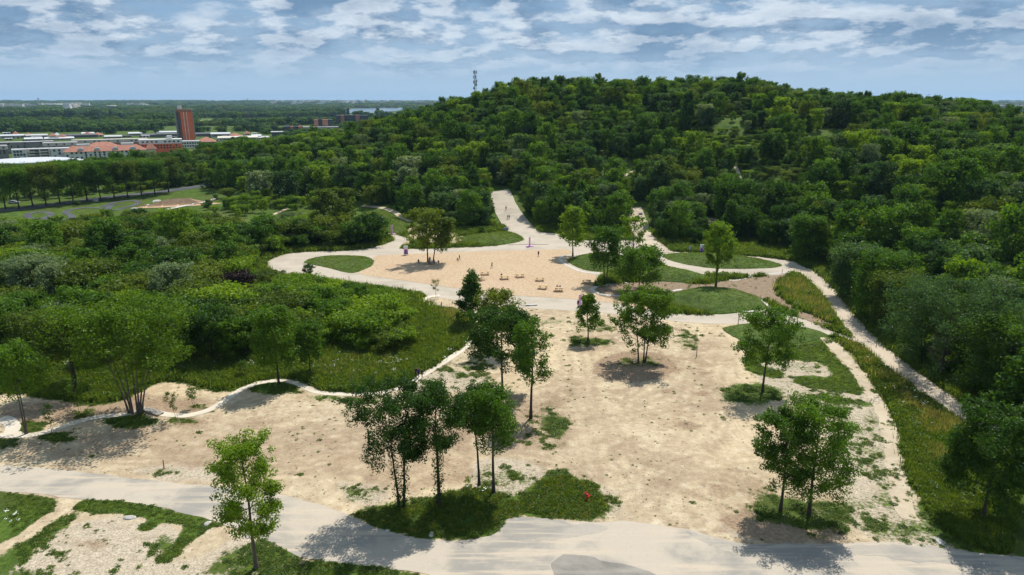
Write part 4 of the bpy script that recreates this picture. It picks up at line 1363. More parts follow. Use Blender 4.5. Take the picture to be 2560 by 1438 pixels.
for k, (bx, tp, hw, lb) in enumerate([((85, 750), 652, 62, 'left part of the silvery willow clump among the green bushes'), ((138, 762), 664, 36, 'right part of the silvery willow clump among the green bushes'),
                                      ((432, 765), 666, 48, 'lone silvery willow amid bright green bushes'), ((1035, 470), 395, 40, 'silvery white willow group at the foot of the wooded hill'),
                                      ((1020, 500), 420, 26, 'small silvery tree below the white willow group'), ((2440, 660), 585, 50, 'pale silvery tree in the wood above the track')]):
    hero('willow_tree', lb, bx, tp, hw, 'silver', m_bark_p, cb=bx[1] - 8, shape='oval', seed=80 + k, cat='tree', dens=1.3, clump=1.05, limbs=24, subs=5)
for k, (bx, tp, hw, lm, lb) in enumerate([((2350, 945), 722, 165, 'bluish', 'huge dense round tree bulging over the gravel track'), ((2200, 800), 640, 70, 'mid', 'rounded tree at a bend of the gravel track'), ((2130, 745), 620, 55, 'bluish', 'grey green tree leaning over the upper gravel track'),
                                          ((2505, 1010), 800, 110, 'dark', 'large dark tree above the lower end of the gravel track'), ((2020, 655), 545, 44, 'mid', 'dark conifer like tree where track and ring road meet'), ((2120, 690), 590, 40, 'mid', 'bright green tree behind the upper gravel track'),
                                          ((2235, 830), 690, 60, 'olive', 'olive tree pressed against the huge round tree')]):
    hero('tree', lb, bx, tp, hw, lm, m_bark_d, cb=bx[1] - (bx[1] - tp) * 0.12, shape='broad', seed=90 + k, dens=1.5, clump=1.4, limbs=26, subs=4)

# saplings with stakes
m_stake = plain('pale_stake_wood', (0.42, 0.30, 0.17), 0.8, 0.2, 4)


def sapling(base, top, hw, lm, label, seed, stake=(0.8, -0.5)):
    r = hero('sapling', label, base, top, hw, lm, m_bark, cb=base[1] - (base[1] - top) * 0.4, shape='column', seed=seed, cat='sapling', group='staked saplings', leaf=0.16, dens=0.16, clump=0.38, fill=0, limbs=11, subs=2, trunk_r=0.035)
    mb = MB()
    mb.tube([(stake[0], stake[1], 0), (0.03, 0.0, 1.7)], 0.035, 6)
    mb.build('stake', m_stake, r)


sapling((441, 1053), 978, 17, 'olive', 'feathery staked sapling on the path side nearest the footbridge', 301)
sapling((484, 1020), 968, 12, 'mid', 'small staked sapling on brown earth above the path', 302)
sapling((198, 1030), 962, 18, 'mid', 'staked sapling in the shade of the heavy trunked tree', 303)
sapling((130, 1082), 1012, 13, 'mid', 'staked sapling on the near side of the path by the left edge', 304)
sapling((881, 990), 932, 14, 'olive', 'sparse staked sapling at the path with flowers behind', 305)
sapling((935, 968), 938, 6, 'olive', 'tiny staked sapling right of the sparse one at the path', 306)
sapling((608, 946), 905, 10, 'mid', 'staked sapling at the meadow rim before the path bend', 307)
sapling((1089, 747), 700, 10, 'olive', 'wispy sapling at the hairpin of the path below the ring road', 308)

# avenue of plane trees on the left
ORD = 'first second third fourth fifth sixth seventh eighth ninth tenth eleventh twelfth thirteenth'.split()
for k in range(13):
    px = 14 + k * 34
    py = 522 - k * 3.4 + (4 if k % 2 else 0)
    hero('plane_tree', ORD[k] + ' plane tree from the left in the near row of the dark avenue', (px, py), 424 - k * 2.0 + rnd.uniform(-5, 5), rnd.uniform(33, 40), 'mid' if k % 3 else 'olive', m_bark_d, cb=py - 40, shape='broad', seed=400 + k,
         group='plane trees of the avenue', leaf=0.5, dens=1.1, clump=1.7, trunk_r=0.3)

for k in range(12):
    px = -10 + k * 36
    py = 500 - k * 3.2
    hero('plane_tree', ORD[k] + ' plane tree from the left in the far row of the dark avenue', (px, py), 418 - k * 1.8 + rnd.uniform(-5, 5), rnd.uniform(28, 34), 'mid', m_bark_d, cb=py - 38, shape='broad', seed=430 + k,
         group='plane trees of the far avenue row', leaf=0.55, dens=0.9, clump=1.7, trunk_r=0.3)

# landmarks that tell one tree of the wood from the next
MARKS = [(1255, 520, 'walkers on the hill road'), (1190, 215, 'radio mast'), (1265, 575, 'dark information board'), (1075, 560, 'tree pair over bench'), (836, 500, 'big rounded olive tree'), (980, 575, 'far pink post'), (1324, 600, 'hill road post'),
         (1432, 540, 'wood chip edge tree'), (1513, 600, 'hairpin twin tree'), (1583, 570, 'sparse pale tree'), (1725, 620, 'grey blue panel'), (1754, 620, 'ringed mound totem'), (1789, 590, 'tall slim bright tree'), (1781, 575, 'log stairs'), (1975, 665, 'track junction'),
         (2020, 590, 'dark conifer like tree'), (2090, 740, 'bend of the gravel track'), (2350, 780, 'huge dense round tree'), (2440, 620, 'pale silvery tree'), (2290, 945, 'mid gravel track'), (2440, 1040, 'gravel track end'), (2520, 900, 'large dark right edge tree'),
         (1930, 450, 'grassy hill clearing'), (1750, 350, 'upper hill meadow'), (1035, 430, 'white willow group'), (685, 450, 'silvery tree pair'), (470, 505, 'wooden playground'), (470, 310, 'red tower'), (250, 400, 'red roofed building'), (810, 310, 'brick and glass blocks'),
         (450, 560, 'large bright green tree'), (175, 595, 'bright yellow tree'), (110, 700, 'silvery willow clump'), (432, 710, 'lone silvery willow'), (600, 710, 'purple bush'), (340, 850, 'multi stemmed tree'), (697, 850, 'round tree inside path bend'), (665, 660, 'tip of the ring road'),
         (850, 660, 'teardrop grass bed'), (1055, 755, 'winding path hairpin'), (900, 890, 'white flower meadow'), (60, 930, 'left edge slender tree'), (280, 515, 'bike loops'), (900, 720, 'front ring road'), (760, 550, 'broad far mound'), (190, 850, 'heavy trunked dark tree')]


def whereabouts(ax, ay):
    best = min(MARKS, key=lambda m_: (m_[0] - ax) ** 2 + (1.6 * (m_[1] - ay)) ** 2)
    dx, dy = ax - best[0], ay - best[1]
    dist = math.hypot(dx, dy)
    far = 'just ' if dist < 45 else 'a bit ' if dist < 80 else 'well ' if dist < 130 else 'far '
    if abs(dx) > 2.2 * abs(dy):
        w_ = 'left of' if dx < 0 else 'right of'
    elif abs(dy) > 2.2 * abs(dx):
        w_ = 'above' if dy < 0 else 'below'
    else:
        w_ = ('above' if dy < 0 else 'below') + (' left of' if dx < 0 else ' right of')
    return far + w_ + ' the ' + best[2]


# ------------------------------------------------------------------ wooded hill and shrub land
WOOD = np.array([(v.x, v.y) for v in PP([(2700, 1250), (2475, 1012), (2340, 930), (2215, 845), (2150, 765), (2075, 668), (2005, 640), (1960, 625), (1890, 615), (1810, 606), (1700, 606), (1650, 600), (1500, 586), (1420, 578), (1335, 566), (1300, 498), (1228, 480),
                                         (1222, 515), (1238, 570), (1150, 572), (1040, 552), (975, 512), (900, 508), (860, 508), (780, 502), (700, 486), (600, 478), (520, 472), (420, 468)])] + [(-250, 395), (-380, 420), (-420, 560), (560, 620), (700, 60)])
CLEAR = [[(1215, 478), (1300, 480), (1340, 585), (1235, 585)], [(1640, 335), (1780, 328), (1930, 345), (1910, 378), (1690, 372)], [(1845, 412), (2010, 414), (2012, 496), (1845, 496)],
         [(1765, 540), (1805, 540), (1795, 625), (1762, 625)], [(1560, 505), (1625, 505), (1640, 620), (1570, 580)], [(1500, 418), (1625, 425), (1620, 452), (1500, 450)],
         [(935, 500), (1010, 530), (1050, 575), (940, 545)], [(1270, 500), (1320, 500), (1330, 570), (1290, 560)], [(1480, 398), (1560, 400), (1650, 436), (1500, 446)], [(1765, 300), (1850, 290), (1872, 320), (1790, 332)], [(2080, 522), (2250, 502), (2262, 540), (2090, 552)], [(2010, 330), (2120, 320), (2140, 350), (2020, 360)]]
CLEAR = [np.array(q, float) for q in CLEAR]


def jitter_grid(poly, sp, seed):
    lo, hi = poly.min(0), poly.max(0)
    r = np.random.default_rng(seed)
    xs, ys = np.meshgrid(np.arange(lo[0], hi[0], sp), np.arange(lo[1], hi[1], sp))
    x = xs.ravel() + r.uniform(-0.46, 0.46, xs.size) * sp
    y = ys.ravel() + r.uniform(-0.46, 0.46, xs.size) * sp
    k = inside(poly, x, y)
    return x[k], y[k], r


x, y, r = jitter_grid(WOOD, 5.0, 3)
z = terrain(x, y)
px, py, dep = proj(x, y, z)
vis = (y < 490) & (np.abs(px - 1280) < 1480) & (dep > 40) & (py < 1500)
cl = np.zeros(len(x), bool)
pt_ = proj(x, y, z + 6.5)[1]
for q in CLEAR:
    cl |= inside(q, px, py) | inside(q, px, (py * 0.4 + pt_ * 0.6))
keep = vis & ~on_path(x, y, 1.8) & ~(cl & (r.random(len(x)) > 0.06))
x, y, z, px, py, dep, cl = (a[keep] for a in (x, y, z, px, py, dep, cl))
n = len(x)
zone_right = (x > 62) & (y < 215)
left_belt = x < -60
u = r.random(n)
patch = fbm(x / 26.0, y / 26.0, 91, 3)
idx = np.zeros(n, int)
mix = [(0.20, K_DARK), (0.27, K_SLIM), (0.43, K_MID), (0.595, K_BLUE), (0.635, K_SILV), (0.76, K_BRIG), (0.86, K_OLIV), (0.92, K_SHB), (1.01, K_SHD)]
uu = np.clip(u * 0.62 + (patch - 0.2) * 0.62, 0, 1)
lo = 0.0
for hi, ks in mix:
    k = (uu >= lo) & (uu < hi)
    idx[k] = np.array(ks)[r.integers(0, len(ks), k.sum())]
    lo = hi
scl = (0.58 + 0.85 * r.random(n) ** 1.7) * np.where(zone_right, 1.05, 1.02)
low = (py > 300) & (px > 1450) & (y > 260) & (fbm(x / 40.0, y / 40.0, 93, 3) > 0.5)
scl[low] *= 0.78
scl[cl] *= 0.4
crest = (y > 425) & (px > 1500) & (px < 1720)
scl[crest] *= 0.85
rot = r.uniform(0, 2 * math.pi, n)
top = proj(x, y, z + 9.4 * scl)[1]
sky_line = np.interp(px, [-100, 0, 200, 400, 500, 600, 680, 800, 900, 1000, 1100, 1180, 1240, 1300, 1440, 1600, 1750, 1900, 2000, 2100, 2200, 2350, 2420, 2480, 2560, 2700],
                     [430, 425, 405, 385, 375, 352, 345, 335, 310, 285, 262, 240, 215, 205, 195, 203, 196, 205, 225, 238, 245, 246, 250, 270, 288, 310])
fit = top > sky_line - r.uniform(-4, 8, n)
x, y, z, px, py, dep, cl, scl, rot, idx = (a[fit] for a in (x, y, z, px, py, dep, cl, scl, rot, idx))
n = len(x)
seen = (scl / dep) * np.where((y > 470) | (px < -60) | (px > 2620), 0.05, 1.0)
order = np.argsort(-seen)
ind, rest_ = order[:290], order[290:]


for k in ind:
    key, cm, tm, hh, words = KINDS[idx[k]]
    size_ = 'large ' if scl[k] > 1.12 else 'small ' if scl[k] < 0.85 else ''
    lab = size_ + words + ' ' + whereabouts(px[k], py[k] - 0.5 * hh * scl[k] * FPX / dep[k])
    nm = 'woodland_tree' if idx[k] not in K_SHD else 'woodland_shrub'
    o = empty(nm, (x[k], y[k], z[k]), rot[k], lab, 'tree' if nm == 'woodland_tree' else 'shrub', lab)
    o.scale = (scl[k], scl[k], scl[k] * r.uniform(0.9, 1.3))
    link('trunk', tm, o)
    link('crown', cm, o)
s3 = np.stack([scl[rest_], scl[rest_], scl[rest_] * r.uniform(0.9, 1.3, len(rest_))], 1)
crown_src = [k[1] for k in KINDS]
scatter('woodland', crown_src, np.column_stack([x, y, z])[rest_], idx[rest_], s3, rot[rest_], 'dense green wood of many mixed trees covering the hill')
print('woodland', n)
# low brambles and climbers filling the clearings and the edges
x, y, r = jitter_grid(WOOD, 3.3, 5)
z = terrain(x, y)
px, py, dep = proj(x, y, z)
cl = np.zeros(len(x), bool)
for q in CLEAR[:1] + CLEAR[3:5] + CLEAR[7:]:
    cl |= inside(q, px, py)
k = (~cl) & ~on_path(x, y, 1.2) & (y < 470) & (np.abs(px - 1280) < 1480) & (dep > 40)
k &= (r.random(len(x)) < 0.9)
low_src = [KINDS[q][1] for q in (K_SH + K_SHO + K_SHB + K_SHD)]
n = k.sum()
sc = r.uniform(0.25, 0.62, n)
scatter('undergrowth', low_src, np.column_stack([x, y, z])[k], r.integers(0, len(low_src), n), np.stack([sc * 1.35, sc * 1.35, sc], 1), r.uniform(0, 6.28, n), 'low green undergrowth and brambles between the trees of the hill')

SHRUB = plan([(-140, 600), (60, 596), (200, 560), (330, 556), (420, 545), (500, 560), (560, 590), (640, 582), (700, 580), (790, 580), (900, 596), (955, 594), (978, 602), (950, 612), (880, 620), (780, 622), (700, 632), (650, 655),
              (655, 690), (740, 706), (800, 708), (860, 722), (930, 740), (980, 770), (960, 800), (1010, 825), (1040, 850), (1010, 885), (900, 880), (780, 872), (640, 870), (520, 875), (330, 885), (150, 885), (-140, 900)], 1)
GAPS = [np.array(q, float) for q in ([(345, 735), (360, 690), (420, 665), (440, 672), (400, 700), (385, 740)], [(500, 800), (505, 720), (560, 715), (560, 790)], [(640, 575), (900, 575), (930, 600), (640, 605)])]
x, y, r = jitter_grid(SHRUB, 3.9, 8)
z = terrain(x, y)
px, py, dep = proj(x, y, z)
cl = np.zeros(len(x), bool)
for q in GAPS:
    cl |= inside(q, px, py)
k = ~(cl & (r.random(len(x)) < 0.9)) & (px > -200)
x, y, z, px, py, dep = (a[k] for a in (x, y, z, px, py, dep))
n = len(x)
u = np.clip(r.random(n) * 0.6 + (fbm(x / 14.0, y / 14.0, 97, 3) - 0.2) * 0.66, 0, 0.999)
near_right = (px > 600) & (py > 730)
idx = np.zeros(n, int)
tab = [(0.22, K_SH), (0.38, K_SHD), (0.48, K_MID), (0.66, K_SHO), (0.86, K_SHB), (0.90, K_SHS), (0.95, K_BLUE), (1.0, K_SH)]
lo = 0
for hi, ks in tab:
    q = (u >= lo) & (u < hi)
    idx[q] = np.array(ks)[r.integers(0, len(ks), q.sum())]
    lo = hi
nb = near_right & (r.random(n) < 0.62)
idx[nb] = np.array(K_SHB)[r.integers(0, 2, nb.sum())]
scl = (0.85 + 0.85 * r.random(n) ** 1.5) * np.where(np.isin(idx, K_MID + K_BLUE), 0.62, 1.0) * np.where(near_right, 0.92, 1.0) * np.where(py > 800, 0.95, 1.0)
big = r.random(n) < 0.07
scl[big & ~near_right] *= 1.35
hts = np.array([k_[3] for k_ in KINDS])[idx]
front = (px > 620) & (py > 672)
lim = np.where(front, np.interp(px, [620, 660, 700, 760, 800, 860, 940, 1000, 1060], [680, 690, 694, 696, 701, 712, 724, 738, 752]) - r.uniform(0, 9, n), np.where(px < 640, np.interp(px, [-100, 100, 200, 300, 400, 480, 560, 640], [560, 556, 556, 550, 534, 530, 548, 572]) - r.uniform(-3, 7, n), 500))
for hx, hy, hw_ in ((85, 750, 64), (138, 762, 40), (432, 765, 52), (600, 745, 44), (450, 640, 46), (175, 625, 36)):
    lim = np.where((np.abs(px - hx) < hw_) & (py > hy - 25) & (py < hy + 75), np.maximum(lim, hy - 22), lim)
for _ in range(12):
    over_ = proj(x, y, z + hts * scl)[1] < lim
    scl[over_] *= 0.88
ok_ = scl > 0.22
x, y, z, px, py, dep, scl, idx = (a[ok_] for a in (x, y, z, px, py, dep, scl, idx))
n = len(x)
rot = r.uniform(0, 6.28, n)
order = np.argsort(-(scl / dep * np.where(px < -40, 0.05, 1)))
ind, rest_ = order[:190], order[190:]


for k in ind:
    key, cm, tm, hh, words = KINDS[idx[k]]
    size_ = 'large ' if scl[k] > 0.95 else 'small ' if scl[k] < 0.75 else ''
    lab = size_ + words + ' ' + whereabouts(px[k], py[k] - 0.5 * hh * scl[k] * FPX / dep[k])
    o = empty('shrub', (x[k], y[k], z[k]), rot[k], lab, 'shrub', lab)
    o.scale = (scl[k] * 1.1, scl[k] * 1.1, scl[k])
    link('stems', tm, o)
    link('crown', cm, o)
scatter('thicket', crown_src, np.column_stack([x, y, z])[rest_], idx[rest_], np.stack([scl[rest_] * 1.1] * 2 + [scl[rest_]], 1), rot[rest_], 'smaller bushes of the thicket beyond and between the larger shrubs')
print('shrubs', n)

# scattered single bushes near the far mounds
for k, (bx, s_, ks, lb) in enumerate([((935, 600), 0.9, K_SHO[0], 'round olive bush at the near side of the far footpath'), ((905, 606), 0.7, K_SH[0], 'green bush left of the round olive bush by the far footpath'), ((880, 612), 0.6, K_SHB[0], 'small bright bush at the rim of the ring road'),
                                      ((1735, 612), 1.1, K_SHD[0], 'dark bush behind the grey and pink totems'), ((770, 690), 0.62, K_SHD[1], 'dark bush between ring road and thicket'), ((1205, 585), 0.5, K_SHD[0], 'dark bush at the back of the low mound by the hill road'),
                                      ((930, 515), 1.0, K_OLIV[1], 'rounded bush behind the broad far mound'), ((1030, 610), 0.3, K_SHB[1], 'small bush beside the tall pink totem'), ((610, 480), 0.9, K_BRIG[0], 'bright green tree behind the wooden playground'),
                                      ((510, 520), 0.5, K_SHB[0], 'bright bush by the concrete ramp'), ((540, 500), 0.5, K_SHD[0], 'dark bush above the concrete ramp'), ((195, 515), 0.5, K_SHD[1], 'bush standing between the bike loops'), ((600, 520), 0.7, K_SHB[1], 'bright bush in the dry far meadow'),
                                      ((655, 520), 0.7, K_SHO[1], 'olive bush in the dry far meadow'), ((735, 530), 0.8, K_SHB[0], 'bright bush before the broad far mound')]):
    key, cm, tm, hh, words = KINDS[ks]
    o = empty('shrub', P(*bx), k * 1.3, lb, 'shrub')
    o.scale = (s_, s_, s_)
    link('stems', tm, o)
    link('crown', cm, o)

FARB = np.array([(v.x, v.y) for v in PP([(500, 545), (530, 505), (560, 488), (640, 490), (720, 500), (800, 512), (880, 515), (900, 528), (780, 522), (690, 528), (640, 540), (600, 552), (560, 545)])])
FARC = np.array([(v.x, v.y) for v in PP([(-40, 582), (100, 576), (200, 570), (330, 560), (420, 548), (470, 552), (420, 566), (300, 576), (150, 586), (-40, 596)])])
FARD = np.array([(v.x, v.y) for v in PP([(-40, 506), (420, 464), (430, 472), (-40, 515)])])
bx_, by_ = [], []
for q, sp in ((FARB, 5.2), (FARC, 4.6), (FARD, 5.0)):
    x, y, r = jitter_grid(q, sp, 17)
    k = r.random(len(x)) < 0.62
    bx_.append(x[k])
    by_.append(y[k])
x, y = np.concatenate(bx_), np.concatenate(by_)
z = terrain(x, y)
px, py, dep = proj(x, y, z)
pool = K_SHB + K_SHO + K_SHD + K_SHB + K_BRIG
for k in range(len(x)):
    ks = pool[int(r.integers(0, len(pool)))]
    key, cm, tm, hh, words = KINDS[ks]
    s_ = r.uniform(0.6, 1.15) * (0.7 if ks in K_BRIG else 1.0)
    lab = ('large ' if s_ > 1.0 else 'small ' if s_ < 0.75 else '') + words + ' ' + whereabouts(px[k], py[k] - 0.5 * hh * s_ * FPX / dep[k])
    o = empty('shrub', (x[k], y[k], z[k]), r.uniform(0, 6.28), lab, 'shrub', lab)
    o.scale = (s_, s_, s_)
    link('stems', tm, o)
    link('crown', cm, o)
print('far bushes', len(x))

# ================================================================== FAR LANDSCAPE
m_water, t = new_mat('lake_water')
b = t.node('ShaderNodeBsdfPrincipled')
b.inputs['Base Color'].default_value = (0.05, 0.08, 0.10, 1)
b.inputs['Roughness'].default_value = 0.12
bp = t.node('ShaderNodeBump')
bp.inputs['Strength'].default_value = 0.12
t.put(bp.inputs['Height'], t.noise(t.pos(), 0.2, 4, 0.6))
t.l.new(bp.outputs[0], b.inputs['Normal'])
finish(t, b.outputs[0])
LAKE_PX = [(838, 282), (850, 276), (880, 272.5), (920, 270.5), (980, 269.5), (1008, 270.5), (1012, 273), (1000, 277), (960, 281), (930, 284), (880, 284)]
LAKE = plan(LAKE_PX, 2)
me = bpy.data.meshes.new('lake')
lp = densify(LAKE, 40)
lv = [Vector((a, b_, 0)) for a, b_ in lp]
me.from_pydata([(q.x, q.y, 1.2) for q in lv], [], [tuple(t_) for t_ in tessellate_polygon([lv])])
me.materials.append(m_water)
tag(link('lake', me), 'pale lake shining far away below the horizon', None, None, 'structure')


# big simple crowns for woods seen from more than half a kilometre
def clump_mesh(seed, lm, R=7.0, H=11.0, n=420, leaf=2.0, sub=7):
    r = np.random.default_rng(seed)
    cc = np.column_stack([r.normal(size=sub) * R * 0.42, r.normal(size=sub) * R * 0.42, H * r.uniform(0.5, 0.78, sub)])
    rad = R * r.uniform(0.35, 0.6, sub)
    ci = r.integers(0, sub, n)
    d = r.normal(size=(n, 3))
    d[:, 2] = np.abs(d[:, 2]) * 1.1 - 0.35
    d /= np.linalg.norm(d, axis=1, keepdims=True)
    p = cc[ci] + d * rad[ci][:, None]
    p[:, 2] = np.clip(p[:, 2], 0.5, H)
    nr = d + r.normal(size=d.shape) * 0.35
    nr /= np.linalg.norm(nr, axis=1, keepdims=True)
    v, f = leaf_quads(r, p, nr, leaf * r.uniform(0.7, 1.3, n), 0.9)
    # skirt of leaves under the crown down to the ground
    q = np.column_stack([r.normal(size=120) * R * 0.45, r.normal(size=120) * R * 0.45, r.uniform(0.5, H * 0.5, 120)])
    nn = np.column_stack([q[:, 0], q[:, 1], np.full(120, 1.0)])
    nn /= np.linalg.norm(nn, axis=1, keepdims=True)
    v2, f2 = leaf_quads(r, q, nn, np.full(120, leaf * 1.2), 0.9)
    return arr_mesh('far_crown', np.vstack([v, v2]), np.vstack([f, f2 + len(v)]), [LM[lm]])


FARK = [clump_mesh(500 + k, lm) for k, lm in enumerate(['dark', 'dark', 'bluish', 'mid', 'bluish', 'olive'])]
TOWN = [np.array(q, float) for q in ([(-100, 332), (640, 328), (690, 342), (560, 372), (400, 382), (200, 420), (-100, 420)], [(675, 315), (760, 312), (850, 312), (850, 335), (680, 345)], [(835, 282), (1015, 268), (1015, 280), (940, 296), (840, 296)])]
TOWN.append(np.array([(-100, 395), (210, 390), (215, 425), (-100, 425)], float))


def far_woods(name, r0, r1, sp, scale, label, thr, seed, hscale=1.0):
    r = np.random.default_rng(seed)
    n = int((r1 ** 2 - r0 ** 2) * 0.5 * 1.40 / sp ** 2)
    rr = np.sqrt(r.uniform(r0 ** 2, r1 ** 2, n))
    az = r.uniform(-0.70, 0.70, n)
    x, y = rr * np.sin(az), rr * np.cos(az)
    z = terrain(x, y)
    px, py, dep = proj(x, y, z)
    k = (px < 1120) | (px > 2330)
    dens = fbm(x / 420.0, y / 170.0, seed, 4)
    k &= dens > thr
    for q in TOWN:
        k &= ~(inside(q, px, py) & ((r.random(n) > 0.05) | (py > 352)))
    for q in FIELDS:
        k &= sdist(q, x, y, 12) < -6
    k &= sdist(LAKE, x, y, 60) < -8
    tp_ = proj(x, y, z + 13.0 * scale)[1]
    k &= ~((py > 338) & (px < 720) & (tp_ < np.interp(px, [-100, 0, 200, 400, 500, 600, 680, 720], [430, 425, 405, 385, 375, 352, 345, 342]) - 3))
    x, y, z = x[k], y[k], z[k]
    n = len(x)
    s = scale * r.uniform(0.6, 1.25, n) * (0.55 + 1.1 * fbm(x / 300.0, y / 240.0, seed + 9, 3))
    idx = np.clip((fbm(x / 170.0, y / 120.0, seed + 5, 3) * 9 - 1.5 + r.uniform(-1, 1, n)).astype(int), 0, 5)
    print(name, n)
    return scatter(name, FARK, np.column_stack([x, y, z - 0.5]), idx, np.stack([s, s, s * hscale], 1), r.uniform(0, 6.28, n), label)


far_woods('distant_woods', 560, 1500, 9.0, 0.9, 'green tree masses round and behind the town', 0.46, 21)
far_woods('distant_woods', 1500, 3400, 15.0, 1.25, 'dark tree masses on the plain beyond the town', 0.52, 23)
far_woods('distant_woods', 3400, 9500, 36.0, 3.0, 'bluish woods on the far plain under the horizon', 0.53, 25, 0.42)

# ------------------------------------------------------------------ town
M = {
    'brick': plain('red_brick_cladding', (0.72, 0.165, 0.07), 0.85, 0.12, 0.2),
    'brickdull': plain('brown_brick', (0.36, 0.17, 0.11), 0.85, 0.15, 0.2),
    'white': plain('white_render', (0.66, 0.64, 0.60), 0.8, 0.08, 0.2),
    'cream': plain('cream_render', (0.55, 0.50, 0.43), 0.8, 0.1, 0.2),
    'grey': plain('grey_concrete_wall', (0.21, 0.20, 0.19), 0.85, 0.2, 0.2),
    'roofg': plain('flat_roof_gravel', (0.42, 0.42, 0.42), 0.9, 0.2, 0.15),
    'roofw': plain('white_roof_membrane', (0.48, 0.50, 0.52), 0.7, 0.05, 0.2),
    'tile': plain('orange_roof_tiles', (0.34, 0.15, 0.10), 0.8, 0.2, 0.4),
    'glass': plain('dark_window_glass', (0.035, 0.045, 0.055), 0.25, 0.1, 0.5, spec=0.6),
    'facade': plain('dark_glass_facade', (0.05, 0.055, 0.06), 0.3, 0.25, 0.3, spec=0.6),
    'steel': plain('grey_steel', (0.13, 0.145, 0.16), 0.5, 0.1, 1, 0.6),
    'teal': plain('teal_wall_band', (0.15, 0.29, 0.32), 0.6, 0.1, 0.3),
    'darkroof': plain('dark_flat_roof', (0.09, 0.095, 0.10), 0.9, 0.2, 0.2),
}
BOXC = {}


def unit_window(w_, h_):
    k = (round(w_, 1), round(h_, 1))
    if k not in BOXC:
        mb = MB()
        mb.box(0, 0, 0, w_, 0.16, h_)
        BOXC[k] = mb.mesh('window', [M['glass']])
    return BOXC[k]


class Bld:
    """A building standing at its real distance, front towards the viewer: local x right, y away, z up."""

    def __init__(s, name, label, x0, x1, yb, yt, cat='building', group=None, turn=0.0):
        p0, p1 = P(x0, yb), P(x1, yb)
        dep = depth_at(p0)
        s.W = (x1 - x0) / FPX * dep
        s.H = height_to(p0, yt)
        s.p = p0
        s.root = empty(name, p0, -math.atan2((p0.x + p1.x) / 2, (p0.y + p1.y) / 2) + turn, label, cat, group)

    def box(s, name, x0, x1, y0, y1, z0, z1, mat):
        mb = MB()
        mb.box((x0 + x1) / 2, (y0 + y1) / 2, (z0 + z1) / 2, x1 - x0, y1 - y0, z1 - z0)
        return mb.build(name, mat, s.root)

    def windows(s, parent, x0, x1, z0, z1, nx_, nz, w_, h_, y=-0.06, skip=0.0, seed=1):
        r = random.Random(seed)
        me = unit_window(w_, h_)
        for i_ in range(nx_):
            for k in range(nz):
                if r.random() < skip:
                    continue
                o = link('window', me, parent)
                o.location = (x0 + (x1 - x0) * (i_ + 0.5) / nx_, y, z0 + (z1 - z0) * (k + 0.5) / nz)

    def hip(s, name, x0, x1, y0, y1, z0, h, mat, over=0.6, flat=0.0):
        x0, x1, y0, y1 = x0 - over, x1 + over, y0 - over, y1 + over
        d = min((x1 - x0), (y1 - y0)) / 2 - flat
        mb = MB()
        v = [(x0, y0, z0), (x1, y0, z0), (x1, y1, z0), (x0, y1, z0), (x0 + d, y0 + d, z0 + h), (x1 - d, y0 + d, z0 + h), (x1 - d, y1 - d, z0 + h), (x0 + d, y1 - d, z0 + h)]
        mb.add(v, [(0, 1, 5, 4), (1, 2, 6, 5), (2, 3, 7, 6), (3, 0, 4, 7), (4, 5, 6, 7), (3, 2, 1, 0)])
        return mb.build(name, mat, s.root)


# red tower
b = Bld('tower_block', 'tall red brick tower block with two white stripes and a grey side', 449, 488, 358, 273, turn=0.10)
Wd, H = b.W, b.H
body = b.box('wall', Wd * 0.16, Wd * 0.94, 0, 14, 0, H * 0.92, M['brick'])
gs = b.box('side_wall', 0, Wd * 0.155, 1.5, 15, 0, H * 0.985, M['grey'])
b.windows(gs, Wd * 0.02, Wd * 0.14, 4, H * 0.95, 2, 15, 1.0, 1.4, 1.44)
wb = b.box('balcony_column', Wd * 0.945, Wd * 1.0, 0.8, 14, 0, H, M['white'])
b.windows(wb, Wd * 0.95, Wd * 0.995, 4, H * 0.96, 1, 15, 0.7, 1.2, 0.74)
for fx in (0.42, 0.60):
    b.box('white_stripe', Wd * fx, Wd * fx + 0.55, -0.12, -0.01, 0, H * 0.92, M['white'])
b.box('dark_slot', Wd * 0.165, Wd * 0.24, -0.08, -0.01, 0, H * 0.91, M['darkroof'])
b.box('parapet', Wd * 0.02, Wd * 0.93, -0.3, 14.3, H * 0.925, H * 0.985, M['brickdull'])
b.box('crown_wall', Wd * 0.42, Wd * 0.94, -0.4, 12, H * 0.99, H * 1.0, M['grey'])
b.box('roof_box', Wd * 0.16, Wd * 0.40, 3, 9, H * 1.0, H * 1.10, M['white'])
b.box('roof_box', Wd * 0.62, Wd * 0.66, 3, 5, H * 1.005, H * 1.08, M['steel'])
